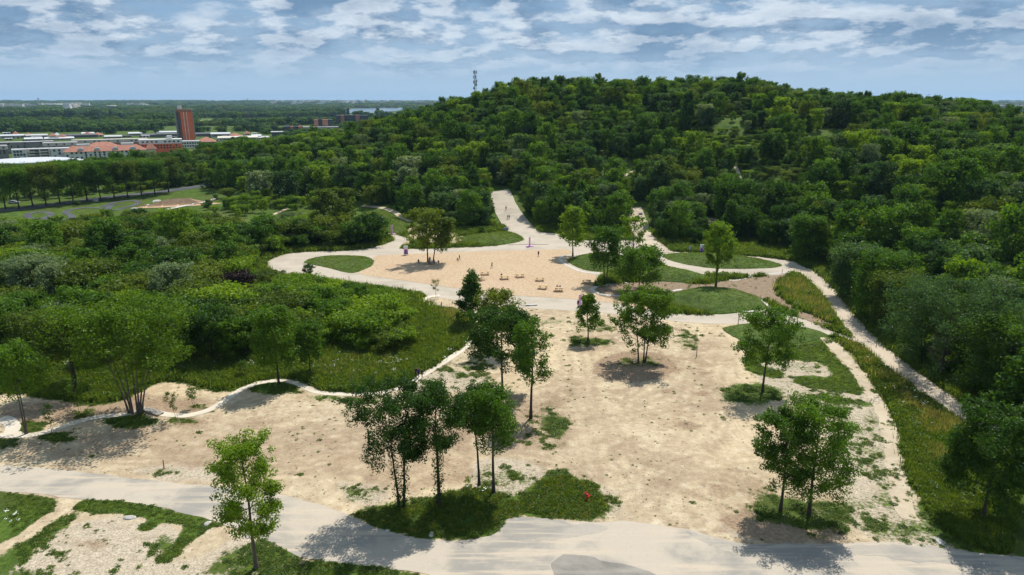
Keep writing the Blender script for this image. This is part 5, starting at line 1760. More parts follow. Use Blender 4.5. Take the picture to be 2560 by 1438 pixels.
# white apartment house
b = Bld('apartment_house', 'white four storey apartment house with dark recessed balconies', 33, 163, 402, 375)
Wd, H = b.W, b.H
for k, (a0, a1, yo, mt) in enumerate([(0, 0.24, 0, 'white'), (0.245, 0.62, 1.6, 'cream'), (0.625, 1.0, 0, 'white')]):
    wl = b.box('wall', Wd * a0, Wd * a1, yo, 14, 0, H * (1 if k != 1 else 0.985), M[mt])
    if k == 1:
        for q in range(2):
            for lv_ in range(3):
                mb = MB()
                zz = H * (0.16 + 0.26 * lv_)
                xx = Wd * (0.31 + 0.20 * q)
                mb.box(xx, yo - 0.5, zz, Wd * 0.12, 1.0, 0.25)
                mb.box(xx, yo - 1.0, zz + 0.55, Wd * 0.12, 0.12, 0.9)
                mb.build('balcony', M['cream'], wl)
        b.windows(wl, Wd * 0.26, Wd * 0.46, H * 0.16, H * 0.98, 1, 3, 6.0, 1.7, yo - 0.08)
        b.windows(wl, Wd * 0.44, Wd * 0.61, H * 0.16, H * 0.98, 1, 3, 5.0, 1.7, yo - 0.08)
    else:
        b.windows(wl, Wd * (a0 + 0.02), Wd * (a1 - 0.02), H * 0.1, H * 0.95, 4, 3, 1.5, 1.6, yo - 0.08, 0.25, 5 + k)
    b.box('roof', Wd * a0, Wd * a1, yo + 0.4, 13.6, H * (1.003 if k != 1 else 0.99), H * 1.015, M['roofg'])
# red roofed building
b = Bld('red_roofed_building', 'long white building with a red hipped roof and white arched dormers', 163, 345, 402, 381)
Wd, H = b.W, b.H
wl = b.box('wall', 0, Wd, 0, 16, 0, H, M['white'])
b.windows(wl, 0.5, Wd, 1, H, 18, 3, 1.3, 1.5, -0.08, 0.15, 9)
rf = b.hip('roof', 0, Wd, 0, 16, H, H * 0.62, M['tile'], 0.8, 2.5)
for fx in (0.20, 0.40, 0.62, 0.84):
    mb = MB()
    o_ = [(Wd * fx + 2.2 * math.cos(a), 0.0 + 0, H * 0.96 + 1.2 + 1.9 * math.sin(a)) for a in np.linspace(0, math.pi, 9)]
    v = [(q[0], 0.3, q[2]) for q in o_] + [(q[0], 5.0, q[2]) for q in o_] + [(Wd * fx + 2.2, 0.3, H), (Wd * fx - 2.2, 0.3, H)]
    n_ = 9
    mb.add(v, [tuple(range(9)) + (19, 18)] + [(i_, i_ + 9, i_ + 10, i_ + 1) for i_ in range(8)])
    dm = mb.build('dormer', M['roofw'], rf)
for fx in (0.16, 0.70):
    b.box('roof_box', Wd * fx, Wd * fx + 9, 6, 11, H * 1.45, H * 1.85, M['white'])
b = Bld('tiled_hall', 'low building with a broad orange tiled roof behind the red roofed one', 215, 292, 385, 371)
b.box('wall', 0, b.W, 0, 18, 0, b.H, M['brickdull'])
b.hip('roof', 0, b.W, 0, 18, b.H, 4.5, M['tile'], 1.0, 1.0)
b = Bld('conical_pavilion', 'small pavilion with a pointed orange tiled roof', 366, 388, 385, 373)
b.box('wall', 0, b.W, 0, b.W, 0, b.H, M['cream'])
b.hip('roof', 0, b.W, 0, b.W, b.H, 5.5, M['tile'], 0.8, 0.05)
b = Bld('brick_terrace', 'brick building with white top storey in front of the red tower', 352, 448, 384, 350)
Wd, H = b.W, b.H
wl = b.box('wall', 0, Wd, 0, 14, 0, H * 0.66, M['brick'])
b.windows(wl, 1, Wd - 1, H * 0.30, H * 0.64, 13, 2, 1.3, 1.3, -0.08, 0.1, 3)
up = b.box('upper_storey', -0.4, Wd + 0.4, 0.8, 13, H * 0.665, H, M['white'])
b.windows(up, 1, Wd - 1, H * 0.70, H * 0.96, 9, 1, 1.6, 1.2, 0.72, 0.1, 4)
b.box('roof_box', Wd * 0.66, Wd * 0.78, 4, 9, H * 1.003, H * 1.25, M['white'])
b = Bld('long_terrace', 'very long low building with a pale top storey and brown base behind the red roofs', 182, 352, 372, 351)
Wd, H = b.W, b.H
wl = b.box('wall', 0, Wd, 0, 12, 0, H * 0.58, M['brickdull'])
b.windows(wl, 1, Wd - 1, H * 0.1, H * 0.55, 20, 1, 1.6, 1.4, -0.08, 0.2, 6)
up = b.box('upper_storey', -0.3, Wd + 0.3, 0.6, 12, H * 0.585, H, M['cream'])
b.windows(up, 1, Wd - 1, H * 0.62, H * 0.95, 16, 1, 1.5, 1.3, 0.52, 0.25, 7)
for k, (x0_, x1_, yb_, yt_, lb) in enumerate([(-30, 112, 385, 358, 'dark grey flat roofed block with rows of small windows at the left edge'), (112, 185, 388, 358, 'grey flat roofed block next to the red roofed building'), (-30, 14, 400, 366, 'grey block with white corner at the far left edge')]):
    b = Bld('grey_block', lb, x0_, x1_, yb_, yt_)
    Wd, H = b.W, b.H
    wl = b.box('wall', 0, Wd, 0, 13, 0, H * 0.72, M['grey'])
    b.windows(wl, 1, Wd - 1, H * 0.2, H * 0.7, max(4, int(Wd / 4.5)), 3, 1.2, 1.3, -0.08, 0.2, 11 + k)
    up = b.box('upper_storey', -0.3, Wd + 0.3, 1.0, 12.5, H * 0.725, H * 0.98, M['cream' if k else 'grey'])
    b.windows(up, 1, Wd - 1, H * 0.75, H * 0.96, max(4, int(Wd / 6)), 1, 1.3, 1.2, 0.92, 0.2, 15 + k)
    b.box('roof', 0, Wd, 1.3, 12, H * 0.985, H * 1.01, M['roofg'])
b = Bld('white_offices', 'low white building at the foot of the red tower', 447, 496, 372, 354)
Wd, H = b.W, b.H
wl = b.box('wall', 0, Wd, 0, 14, 0, H, M['white'])
b.windows(wl, 0.5, Wd - 0.5, H * 0.15, H * 0.95, 8, 2, 1.6, 1.4, -0.08)
b.box('roof', 0.4, Wd - 0.4, 0.5, 13, H * 1.003, H * 1.04, M['roofg'])
b = Bld('tiled_pavilion', 'square glazed pavilion with an orange hipped roof right of the red tower', 495, 536, 368, 355)
b.box('wall', 0, b.W, 0, 18, 0, b.H, M['cream'])
b.box('window_band', 0.5, b.W - 0.5, -0.12, -0.01, b.H * 0.45, b.H * 0.85, M['glass'])
b.hip('roof', 0, b.W, 0, 18, b.H, 4.2, M['tile'], 1.2, 0.8)
b = Bld('tiled_house', 'tiny orange roofed house among trees right of the pavilion', 572, 594, 360, 356)
b.box('wall', 0, b.W, 0, 9, 0, b.H, M['white'])
b.hip('roof', 0, b.W, 0, 9, b.H, 2.5, M['tile'])
# long flat roofs behind
FLAT = [(0, 60, 345, 339, 'roofw'), (66, 112, 346, 338, 'roofg'), (62, 100, 352, 347, 'roofw'), (112, 175, 350, 346, 'roofw'), (150, 232, 344, 338, 'darkroof'), (205, 232, 338, 333, 'roofw'), (262, 300, 345, 341, 'roofg'), (322, 352, 338, 333, 'roofw'),
        (352, 400, 342, 337, 'darkroof'), (392, 450, 334, 330, 'roofw'), (392, 444, 342, 335, 'darkroof'), (488, 548, 340, 334, 'darkroof'), (528, 573, 343, 334, 'roofw'), (545, 640, 352, 344, 'cream'), (560, 668, 349, 345, 'roofg'), (630, 652, 345, 339, 'roofw')]
for k, (x0_, x1_, yb_, yt_, mt) in enumerate(FLAT):
    b = Bld('flat_roofed_shed', {'roofw': 'white', 'roofg': 'grey', 'darkroof': 'dark', 'cream': 'cream coloured'}[mt] + ' flat roofed shed in the town, ' + ['left of the tower', 'right of the tower'][x0_ > 470] + ', behind the apartment rows', x0_, x1_, yb_ + 2, yt_ + 1, group='flat roofed sheds of the town')
    wl = b.box('wall', 0, b.W, 0, 40, 0, b.H * 0.9, M['grey' if mt == 'darkroof' else 'cream'])
    b.box('roof', -0.5, b.W + 0.5, -0.5, 41, b.H * 0.905, b.H, M[mt])
    b.box('window_band', b.W * 0.05, b.W * 0.95, -0.15, -0.01, b.H * 0.35, b.H * 0.65, M['glass'])
rb = random.Random(31)
for k in range(30):
    cxp = rb.uniform(0, 640)
    if 440 < cxp < 500:
        continue
    yb_ = rb.uniform(336, 352)
    w_ = rb.uniform(9, 26)
    b = Bld('town_house', 'x', cxp, cxp + w_, yb_, yb_ - rb.uniform(3.5, 7), group=None)
    mt = rb.choice(['white', 'cream', 'grey', 'brickdull', 'cream', 'white'])
    wl = b.box('wall', 0, b.W, 0, 14, 0, b.H * 0.9, M[mt])
    tiled = rb.random() < 0.25
    if tiled:
        b.hip('roof', 0, b.W, 0, 14, b.H * 0.905, 3.2, M['tile'])
    else:
        b.box('roof', -0.3, b.W + 0.3, -0.3, 14.3, b.H * 0.905, b.H, M[rb.choice(['roofg', 'darkroof', 'roofw'])])
    b.windows(wl, 0.6, b.W - 0.6, b.H * 0.15, b.H * 0.85, max(2, int(b.W / 4)), 2, 1.5, 1.4, -0.08, 0.15, k)
    b.root['label'] = {'white': 'white', 'cream': 'cream', 'grey': 'grey', 'brickdull': 'brown brick'}[mt] + (' tiled house ' if tiled else ' flat roofed house ') + whereabouts(cxp + w_ / 2, yb_ - 4)
    b.root['group'] = b.root['label']
b = Bld('white_tent', 'white pointed tent roof among the flat roofed sheds', 133, 151, 343, 337)
mb = MB()
hw = b.W / 2
mb.add([(0, 0, 2), (b.W, 0, 2), (b.W, b.W, 2), (0, b.W, 2), (hw, hw, b.H * 1.9)], [(0, 1, 4), (1, 2, 4), (2, 3, 4), (3, 0, 4)])
mb.build('canopy', M['roofw'], b.root)
for a, c in ((0.1, 0.1), (b.W - 0.1, 0.1), (b.W - 0.1, b.W - 0.1), (0.1, b.W - 0.1)):
    mb = MB()
    mb.tube([(a, c, 0), (a, c, 2.0)], 0.12, 6)
    mb.build('pole', M['steel'], b.root)
# big white oval roof
c0, c1 = P(-120, 421), P(205, 418)
cen_ = (c0 + c1) / 2
root = empty('oval_hall', cen_, 0.0, 'large low white oval hall roof with a teal band behind the avenue trees', 'building')
aa, bb = (c1 - c0).length / 2, 40
for nm, s_, z0, z1, mt in (('wall', 0.96, 0, 2.6, 'teal'), ('roof', 1.0, 2.6, 3.3, 'roofw'), ('inner_wall', 0.62, 3.3, 4.6, 'teal'), ('upper_roof', 0.64, 4.6, 5.1, 'roofw')):
    mb = MB()
    mb.prism([(aa * s_ * math.cos(a) + (aa * 0.18 if s_ < 0.7 else 0), bb * s_ * math.sin(a)) for a in np.linspace(0, 2 * math.pi, 49)[:-1]], z0, z1)
    mb.build(nm, M[mt], root)
# dark university blocks by the hill
b = Bld('glass_slab', 'low dark glass slab at the left end of the far brick and glass blocks', 680, 735, 343, 330)
wl = b.box('wall', 0, b.W, 0, 20, 0, b.H * 0.9, M['facade'])
b.box('roof', -1, b.W + 1, -1, 21, b.H * 0.905, b.H, M['roofg'])
b.windows(wl, 1, b.W - 1, b.H * 0.1, b.H * 0.8, 10, 2, 2.2, 1.6, -0.1)
b = Bld('brick_and_glass_block', 'small brick and glass block, left of three below the lake', 710, 757, 336, 316)
Wd, H = b.W, b.H
b.box('glass_wing', 0, Wd * 0.34, 0, 18, 0, H, M['facade'])
b.box('pillar', Wd * 0.345, Wd * 0.50, -1, 16, 0, H * 0.99, M['brickdull'])
b.box('glass_core', Wd * 0.505, Wd * 0.75, 0.5, 16, 0, H * 0.97, M['facade'])
b.box('pillar', Wd * 0.755, Wd, -1, 16, 0, H * 0.99, M['brickdull'])
b.box('mast', Wd * 0.6, Wd * 0.62, 5, 5.5, H * 0.975, H * 1.25, M['steel'])
b = Bld('brick_and_glass_block', 'twin brick towers with glass between, middle of three below the lake', 787, 832, 332, 299)
Wd, H = b.W, b.H
b.box('pillar', 0, Wd * 0.22, -1, 14, 0, H, M['brickdull'])
gw = b.box('glass_core', Wd * 0.225, Wd * 0.44, 1, 14, 0, H * 1.03, M['facade'])
b.windows(gw, Wd * 0.23, Wd * 0.43, 4, H, 3, 8, 1.8, 2.0, 0.92)
b.box('pillar', Wd * 0.445, Wd * 0.74, -1.2, 14, 0, H * 0.99, M['brickdull'])
b.box('glass_wing', Wd * 0.745, Wd, 2, 18, 0, H * 0.98, M['facade'])
for fx in (0.27, 0.33, 0.38):
    b.box('mast', Wd * fx, Wd * fx + 0.3, 5, 5.3, H * 1.035, H * 1.16, M['steel'])
b = Bld('brick_and_glass_block', 'wide dark glass block with brick pillars, right of three below the lake', 842, 920, 322, 288)
Wd, H = b.W, b.H
b.box('glass_wing', 0, Wd * 0.14, 0, 20, 0, H * 0.98, M['facade'])
b.box('pillar', Wd * 0.145, Wd * 0.25, -1, 16, 0, H, M['brickdull'])
gw = b.box('glass_core', Wd * 0.255, Wd * 0.61, 0.6, 16, 0, H * 1.0, M['facade'])
b.windows(gw, Wd * 0.26, Wd * 0.60, H * 0.5, H * 0.97, 9, 4, 1.8, 1.8, 0.5)
b.box('pillar', Wd * 0.615, Wd * 0.73, -1, 16, 0, H, M['brickdull'])
b.box('glass_wing', Wd * 0.735, Wd, 0, 20, 0, H * 0.98, M['facade'])
b = Bld('link_building', 'pale low building joining the brick and glass blocks', 757, 850, 334, 318)
b.box('wall', 0, b.W, 6, 20, 0, b.H * 0.9, M['cream'])
b.box('window_band', 0.5, b.W - 0.5, 5.8, 5.99, b.H * 0.3, b.H * 0.6, M['glass'])
b.box('roof', -0.5, b.W + 0.5, 5.5, 20.5, b.H * 0.905, b.H, M['roofg'])
b = Bld('brick_house_row', 'low brick blocks right of the wide dark glass block', 920, 938, 316, 300)
for k in range(3):
    b.box('wall', b.W * (k / 3 + 0.02), b.W * (k / 3 + 0.25), 0, 12, 0, b.H * (1 - 0.1 * k), M['brickdull'])
# far right estate
for k in range(7):
    b = Bld('apartment_row', 'brown apartment block in the far estate seen beyond the right end of the hill', 2482 + k * 13, 2493 + k * 13, 274, 263, group='brown blocks of the far estate')
    wl = b.box('wall', 0, b.W, 0, 14, 0, b.H * 0.8, M['brickdull'])
    b.hip('roof', 0, b.W, 0, 14, b.H * 0.805, b.H * 0.3, M['grey'])
    b.windows(wl, 1, b.W - 1, 2, b.H * 0.8, 3, 3, 1.8, 1.8, -0.1)
# distant white roofs on the plain
r = np.random.default_rng(77)
mb = MB()
for x0_, x1_, y0_, y1_, n_ in ((0, 90, 273, 277, 26), (90, 225, 269, 273, 40), (320, 365, 268, 271, 14), (680, 860, 256, 263, 60), (860, 1090, 254, 262, 70), (170, 190, 277, 280, 5), (2430, 2560, 258, 262, 20)):
    for _ in range(n_):
        q = P(r.uniform(x0_, x1_), r.uniform(y0_, y1_))
        mb.box(q.x, q.y, q.z + 9, r.uniform(14, 50), r.uniform(14, 30), r.uniform(14, 40), int(r.random() < 0.35), r.uniform(0, 3))
tag(mb.build('distant_houses', [M['white'], M['cream']]), 'pale specks of far houses scattered across the plain', None, None, 'stuff')
# water tower, pylons, masts, chimneys
q = P(281, 279)
root = empty('water_tower', q, 0, 'white funnel shaped water tower far out on the plain', 'water tower')
h_ = height_to(q, 264)
mb = MB()
mb.tube([(0, 0, 0), (0, 0, h_ * 0.45)], 5, 12)
mb.build('stem', M['white'], root)
mb = MB()
mb.tube([(0, 0, h_ * 0.45), (0, 0, h_ * 0.95), (0, 0, h_)], [5, 19, 18], 20)
mb.build('tank', M['white'], root)
for bx, tp, lb in (((252, 318), 278, 'slim grey lattice pylon left of the red tower'), ((622, 306), 272, 'slim grey lattice pylon right of the red tower'), ((288, 300), 284, 'small grey lattice pylon between the fields'), ((650, 303), 292, 'small grey lattice pylon right of the slim one')):
    q = P(*bx)
    h_ = height_to(q, tp)
    root = empty('pylon', q, 0.3, lb, 'pylon', 'grey pylons on the plain')
    mb = MB()
    for sx, sy in ((-1, -1), (1, -1), (1, 1), (-1, 1)):
        mb.tube([(sx * h_ * 0.045, sy * h_ * 0.045, 0), (sx * 0.35, sy * 0.35, h_)], 0.30, 4)
    for k in range(8):
        a0, a1 = k / 8, (k + 1) / 8
        w0, w1 = h_ * 0.045 * (1 - a0) + 0.35 * a0, h_ * 0.045 * (1 - a1) + 0.35 * a1
        mb.tube([(-w0, -w0, h_ * a0), (w1, -w1, h_ * a1)], 0.18, 4)
        mb.tube([(w0, w0, h_ * a0), (-w1, w1, h_ * a1)], 0.18, 4)
    mb.build('tower', M['steel'], root)
    for z_ in (0.72, 0.84, 0.95):
        mb = MB()
        mb.tube([(-h_ * 0.12, 0, h_ * z_), (h_ * 0.12, 0, h_ * z_)], 0.25, 4)
        mb.build('arm', M['steel'], root)
for bx, tp, lb in (((97, 256), 245, 'thin far chimney on the horizon at the left'), ((313, 256), 249, 'stubby far chimneys on the horizon'), ((620, 254), 246, 'thin far mast on the horizon right of the red tower')):
    q = P(*bx)
    h_ = height_to(q, tp)
    root = empty('chimney', q, 0, lb, 'chimney')
    mb = MB()
    mb.tube([(0, 0, 0), (0, 0, h_)], [9, 6], 10)
    mb.build('shaft', M['roofg'], root)
    mb = MB()
    mb.tube([(0, 0, h_), (0, 0, h_ * 1.03)], [7, 7], 10)
    mb.build('rim', M['white'], root)
# poplars by the lake
for k, (bx, tp, hw) in enumerate([((842, 292), 273, 3), ((848, 292), 273, 3), ((853, 291), 272, 3), ((861, 290), 274, 3), ((870, 289), 273, 3), ((946, 296), 272, 4), ((232, 296), 276, 4), ((243, 297), 274, 5), ((279, 296), 275, 4)]):
    hero('poplar', 'dark narrow poplar ' + ('standing in a row left of the lake' if k < 5 else 'standing alone before the lake' if k == 5 else 'standing on the plain left of the red tower'), bx, tp, hw, 'dark', m_bark_d, cb=bx[1] - 2, shape='column', seed=700 + k, group='poplars left of the lake' if k < 5 else 'poplars on the plain' if k > 5 else None, leaf=3.0, dens=2.0, clump=3.0, limbs=14, subs=2)
# radio mast on the hill
q = Vector(P(1190, 250))
q = Vector((-22.6, 436, float(terrain(-22.6, 436))))
h_ = height_to(q, 166)
root = empty('radio_mast', q, 0.2, 'lattice radio mast with antennas rising behind the hill crest', 'mast')
mb = MB()
for a in range(3):
    mb.tube([(0.9 * math.cos(a * 2.094), 0.9 * math.sin(a * 2.094), 0), (0.5 * math.cos(a * 2.094), 0.5 * math.sin(a * 2.094), h_ * 0.9)], 0.085, 5)
nb = 16
for k in range(nb):
    for a in range(3):
        w0, w1 = 0.9 - 0.4 * k / nb, 0.9 - 0.4 * (k + 1) / nb
        a0, a1 = a * 2.094, (a + 1) * 2.094
        mb.tube([(w0 * math.cos(a0), w0 * math.sin(a0), h_ * 0.9 * k / nb), (w1 * math.cos(a1), w1 * math.sin(a1), h_ * 0.9 * (k + 1) / nb)], 0.05, 4)
        mb.tube([(w0 * math.cos(a0), w0 * math.sin(a0), h_ * 0.9 * k / nb), (w0 * math.cos(a1), w0 * math.sin(a1), h_ * 0.9 * k / nb)], 0.05, 4)
mb.build('lattice', M['steel'], root)
mb = MB()
mb.tube([(0, 0, h_ * 0.9), (0, 0, h_)], 0.06, 5)
mb.build('spike', M['steel'], root)
for k, (z_, a) in enumerate([(0.86, 0.2), (0.86, 2.3), (0.86, 4.4), (0.74, 1.0), (0.74, 3.1), (0.74, 5.2), (0.62, 0.4), (0.62, 2.6), (0.62, 4.6)]):
    mb = MB()
    mb.box(1.0 * math.cos(a), 1.0 * math.sin(a), h_ * z_, 0.32, 0.32, 1.9, 0, a)
    mb.box(0.6 * math.cos(a), 0.6 * math.sin(a), h_ * z_, 0.8, 0.08, 0.08, 0, a)
    mb.build('antenna', M['steel'], root)
for z_, a in ((0.55, -1.2), (0.47, -2.2), (0.66, -0.4), (0.36, -1.7)):
    mb = MB()
    cx_, cy_ = 1.0 * math.cos(a), 1.0 * math.sin(a)
    mb.tube([(cx_, cy_, h_ * z_), (cx_ * 1.35, cy_ * 1.35, h_ * z_)], [0.75, 0.8], 12)
    mb.build('dish', M['roofg'], root)

# ------------------------------------------------------------------ air
mb = MB()
mb.box(0, 0, 73.0, 31000, 31000, 154.0)
m_haze, t = new_mat('pale_air')
pv = t.node('ShaderNodeVolumePrincipled')
pv.inputs['Color'].default_value = (0.45, 0.68, 0.95, 1)
pv.inputs['Density'].default_value = 0.000045
pv.inputs['Anisotropy'].default_value = 0.2
o_ = t.node('ShaderNodeOutputMaterial')
t.l.new(pv.outputs[0], o_.inputs['Volume'])
hz = tag(mb.build('haze', m_haze), 'thin bluish summer haze over the far plain', None, None, 'stuff')

# ================================================================== GRASS, WEEDS AND FLOWERS


def tuft_mesh(seed, n, h, spread, wid, mat, lean=0.5):
    r = np.random.default_rng(seed)
    b = np.column_stack([r.normal(size=n) * spread, r.normal(size=n) * spread, np.zeros(n)])
    a = r.uniform(0, 2 * math.pi, n)
    hh = h * r.uniform(0.55, 1.15, n)
    tip = b + np.column_stack([np.cos(a) * hh * lean * r.uniform(0.2, 1.2, n), np.sin(a) * hh * lean * r.uniform(0.2, 1.2, n), hh])
    s = np.column_stack([-np.sin(a), np.cos(a), np.zeros(n)]) * wid
    v = np.stack([b - s, b + s, tip], 1).reshape(-1, 3)
    return arr_mesh('tuft', v, np.arange(n * 3).reshape(n, 3), [mat])


LM['grass'] = leaf_mat('grass_blades', (0.045, 0.090, 0.008), (0.185, 0.250, 0.028), 0.5, 0.35, 0.02)
LM['straw'] = leaf_mat('dry_grass_blades', (0.13, 0.14, 0.04), (0.29, 0.275, 0.11), 0.5, 0.25, 0.03)
LM['herb'] = leaf_mat('broad_weeds', (0.046, 0.095, 0.008), (0.140, 0.215, 0.024), 0.45, 0.3, 0.02)
LM['ygreen'] = leaf_mat('yellow_weeds', (0.10, 0.115, 0.012), (0.24, 0.22, 0.02), 0.3, 0.2, 0.03)


def herb_mesh(seed, n, R, H, leaf, mat):
    r = np.random.default_rng(seed)
    p = np.column_stack([r.normal(size=n) * R * 0.5, r.normal(size=n) * R * 0.5, np.zeros(n)])
    p[:, 2] = H * r.uniform(0.15, 1.0, n) * np.exp(-(p[:, 0] ** 2 + p[:, 1] ** 2) / (R * R))
    nn = r.normal(size=(n, 3)) * 0.7 + np.array([0, 0, 0.8])
    nn /= np.linalg.norm(nn, axis=1, keepdims=True)
    v, f = leaf_quads(r, p, nn, leaf * r.uniform(0.6, 1.3, n))
    return arr_mesh('weed', v, f, [mat])


TUFTS = [tuft_mesh(1, 16, 0.22, 0.16, 0.035, LM['grass']), tuft_mesh(2, 16, 0.30, 0.2, 0.04, LM['grass']), tuft_mesh(3, 18, 0.75, 0.25, 0.045, LM['grass']), tuft_mesh(4, 18, 0.8, 0.25, 0.045, LM['straw'], 0.35),
         herb_mesh(5, 40, 0.45, 0.45, 0.24, LM['herb']), herb_mesh(6, 46, 0.6, 0.8, 0.28, LM['herb']), herb_mesh(7, 30, 0.3, 0.3, 0.16, LM['ygreen']), herb_mesh(8, 26, 0.28, 0.2, 0.15, LM['herb'])]
r = np.random.default_rng(55)
N = 330000
rr = np.exp(r.uniform(math.log(56), math.log(250), N))
az = r.uniform(-0.70, 0.70, N)
x, y = rr * np.sin(az), rr * np.cos(az)
SHEETS = [RING, CHIPS] + [m_[0] for m_ in MOUNDS]
ROADF = smooth_poly(PP([(-300, 1150), (0, 1163), (240, 1185), (430, 1207), (560, 1218), (720, 1240), (868, 1285), (960, 1327), (1060, 1349), (1150, 1354), (1238, 1336), (1278, 1290), (1400, 1300), (1500, 1307),
                        (1560, 1300), (1640, 1312), (1800, 1348), (1880, 1362), (2100, 1358), (2340, 1366), (2560, 1394), (2900, 1420), (2900, 1900), (1150, 1900), (1120, 1460), (1000, 1425), (850, 1409),
                        (740, 1390), (650, 1342), (560, 1311), (400, 1268), (300, 1252), (150, 1243), (0, 1228), (-300, 1236)]), 1)
ok = ~inside(RING, x, y) & ~inside(CHIPS, x, y) & ~inside(ROADF, x, y) & (y > 20)
p1 = densify(smooth_poly(PP(P1_PX), 3, False), 1.0, False)


def near_line(line, x, y, d):
    out = np.zeros(len(x), bool)
    for i_ in range(0, len(x), 20000):
        dd = (x[i_:i_ + 20000, None] - line[None, :, 0]) ** 2 + (y[i_:i_ + 20000, None] - line[None, :, 1]) ** 2
        out[i_:i_ + 20000] = dd.min(1) < d * d
    return out


ok &= ~near_line(p1, x, y, 0.95)
tr = densify(smooth_poly(PP([(2000, 672), (2040, 700), (2085, 750), (2120, 800), (2172, 858), (2235, 910), (2300, 958), (2365, 1005), (2425, 1045)]), 3, False), 1.5, False)
ok &= ~near_line(tr, x, y, 2.4)
x, y = x[ok], y[ok]
ok = ~on_path(x, y, 0.1)
for m_ in MOUNDS:
    ok &= sdist(m_[0], x, y, 2.0) < -0.8
x, y = x[ok], y[ok]
g, sl, d, gv = masks(x, y)
pn = fbm(x / 1.1, y / 1.1, 71, 3)
pm = fbm(x / 5.0, y / 5.0, 73, 3)
g = np.where(gv > 0.5, np.maximum(g, 0.36 * gv), g)
score = g + (pn - 0.5) * 1.1 + (pm - 0.5) * 0.6
keep = score > 0.52 + 0.25 * r.random(len(x))
stray = ~keep & (g < 0.5) & (r.random(len(x)) < 0.03 * (pm > 0.45))
keep |= stray
x, y, g, d, pn, pm, stray = (a[keep] for a in (x, y, g, d, pn, pm, stray))
z = terrain(x, y)
px, py, dep = proj(x, y, z)
n = len(x)
insand = sdist(SAND, x, y, 4.0) > -0.5
u = r.random(n)
idx = np.where(u < 0.62, 0, np.where(u < 0.93, 1, 4))
weedy = insand & (g < 0.82)
idx = np.where(weedy, np.where(u < 0.35, 7, np.where(u < 0.62, 1, np.where(u < 0.9, 4, 6))), idx)
isl = inside(np.array([(880, 1270), (1180, 1190), (1540, 1190), (1560, 1310), (1270, 1300), (1150, 1360), (900, 1310)], float), px, py)
idx = np.where(isl & (u > 0.5), np.where(u > 0.82, 6, np.where(u > 0.74, 2, np.where(u > 0.6, 4, 1))), idx)
meadow = ~insand
mz = (pm > 0.42)
idx = np.where(meadow, np.where(u < 0.35, 2, np.where(u < 0.62, 5, np.where(u < 0.85, 4, 1))), idx)
idx = np.where(meadow & (r.random(n) < d * 0.8 * (pm > 0.42)), 3, idx)
sc = r.uniform(0.7, 1.35, n) * np.where(insand & (g > 0.82) & ~isl, 0.75, 1.0)
sc = np.where(idx >= 5, np.where(idx == 5, sc * 0.85, sc), sc)
sc *= np.clip(dep / 90.0, 0.85, 1.7)
sc = np.where(stray, sc * r.uniform(0.25, 0.6, n), sc)
sc = np.where(weedy, sc * 0.75, sc)
sc = np.stack([sc, sc, sc * np.where(insand & ~isl, 0.5, 1.0) * np.where(isl, 0.7, 1.0)], 1)
print('tufts', n)
scatter('grass', TUFTS, np.column_stack([x, y, z]), idx, sc, r.uniform(0, 6.28, n), 'short grass, weeds and tall meadow herbs on the open ground')
# turf on the mounds
mx, my, mzz = [], [], []
for (b_, c_, h_) in MOUNDS:
    lo, hi = b_.min(0), b_.max(0)
    area = (hi - lo).prod()
    k = int(min(9000, area * 6))
    xs, ys = r.uniform(lo[0], hi[0], k), r.uniform(lo[1], hi[1], k)
    q = inside(b_, xs, ys)
    mx.append(xs[q])
    my.append(ys[q])
xs, ys = np.concatenate(mx), np.concatenate(my)
dg = bpy.context.evaluated_depsgraph_get() if False else None
from mathutils.bvhtree import BVHTree
zz = np.zeros(len(xs))
trees_ = []
for o in [o for o in C.objects if o.name.startswith('grass_mound')]:
    trees_.append(BVHTree.FromPolygons([v.co for v in o.data.vertices], [p_.vertices for p_ in o.data.polygons]))
good = np.zeros(len(xs), bool)
for i_ in range(len(xs)):
    best = None
    for bt in trees_:
        h = bt.ray_cast(Vector((xs[i_], ys[i_], 90)), Vector((0, 0, -1)))
        if h[0] is not None and (best is None or h[0].z > best):
            best = h[0].z
    if best is not None:
        zz[i_] = best - 0.02
        good[i_] = True
xs, ys, zz = xs[good], ys[good], zz[good]
n = len(xs)
u = r.random(n)
ts = r.uniform(0.6, 1.25, n) * np.clip(np.hypot(xs, ys) / 150, 0.8, 1.5)
scatter('turf', TUFTS, np.column_stack([xs, ys, zz]), np.where(u < 0.72, 0, np.where(u < 0.95, 1, 7)), np.stack([ts, ts, ts * 0.4], 1), r.uniform(0, 6.28, n), 'short rough turf growing on the grass mounds')
# white umbels
m_flower = plain('white_petals', (0.78, 0.78, 0.72), 0.8, 0.08, 2)


def umbel(seed):
    r_ = np.random.default_rng(seed)
    v, f = [], []
    for k in range(7):
        cx_, cy_, cz_ = r_.normal() * 0.22, r_.normal() * 0.22, r_.uniform(0.75, 1.1)
        s_ = r_.uniform(0.06, 0.12)
        o = len(v)
        v += [(cx_ + s_ * math.cos(a), cy_ + s_ * math.sin(a), cz_ + 0.02 * math.sin(3 * a)) for a in np.linspace(0, 2 * math.pi, 7)[:-1]]
        f += [(o, o + 1, o + 2), (o, o + 2, o + 3), (o, o + 3, o + 4), (o, o + 4, o + 5)]
    return arr_mesh('umbel', np.array(v), np.array(f), [m_flower])


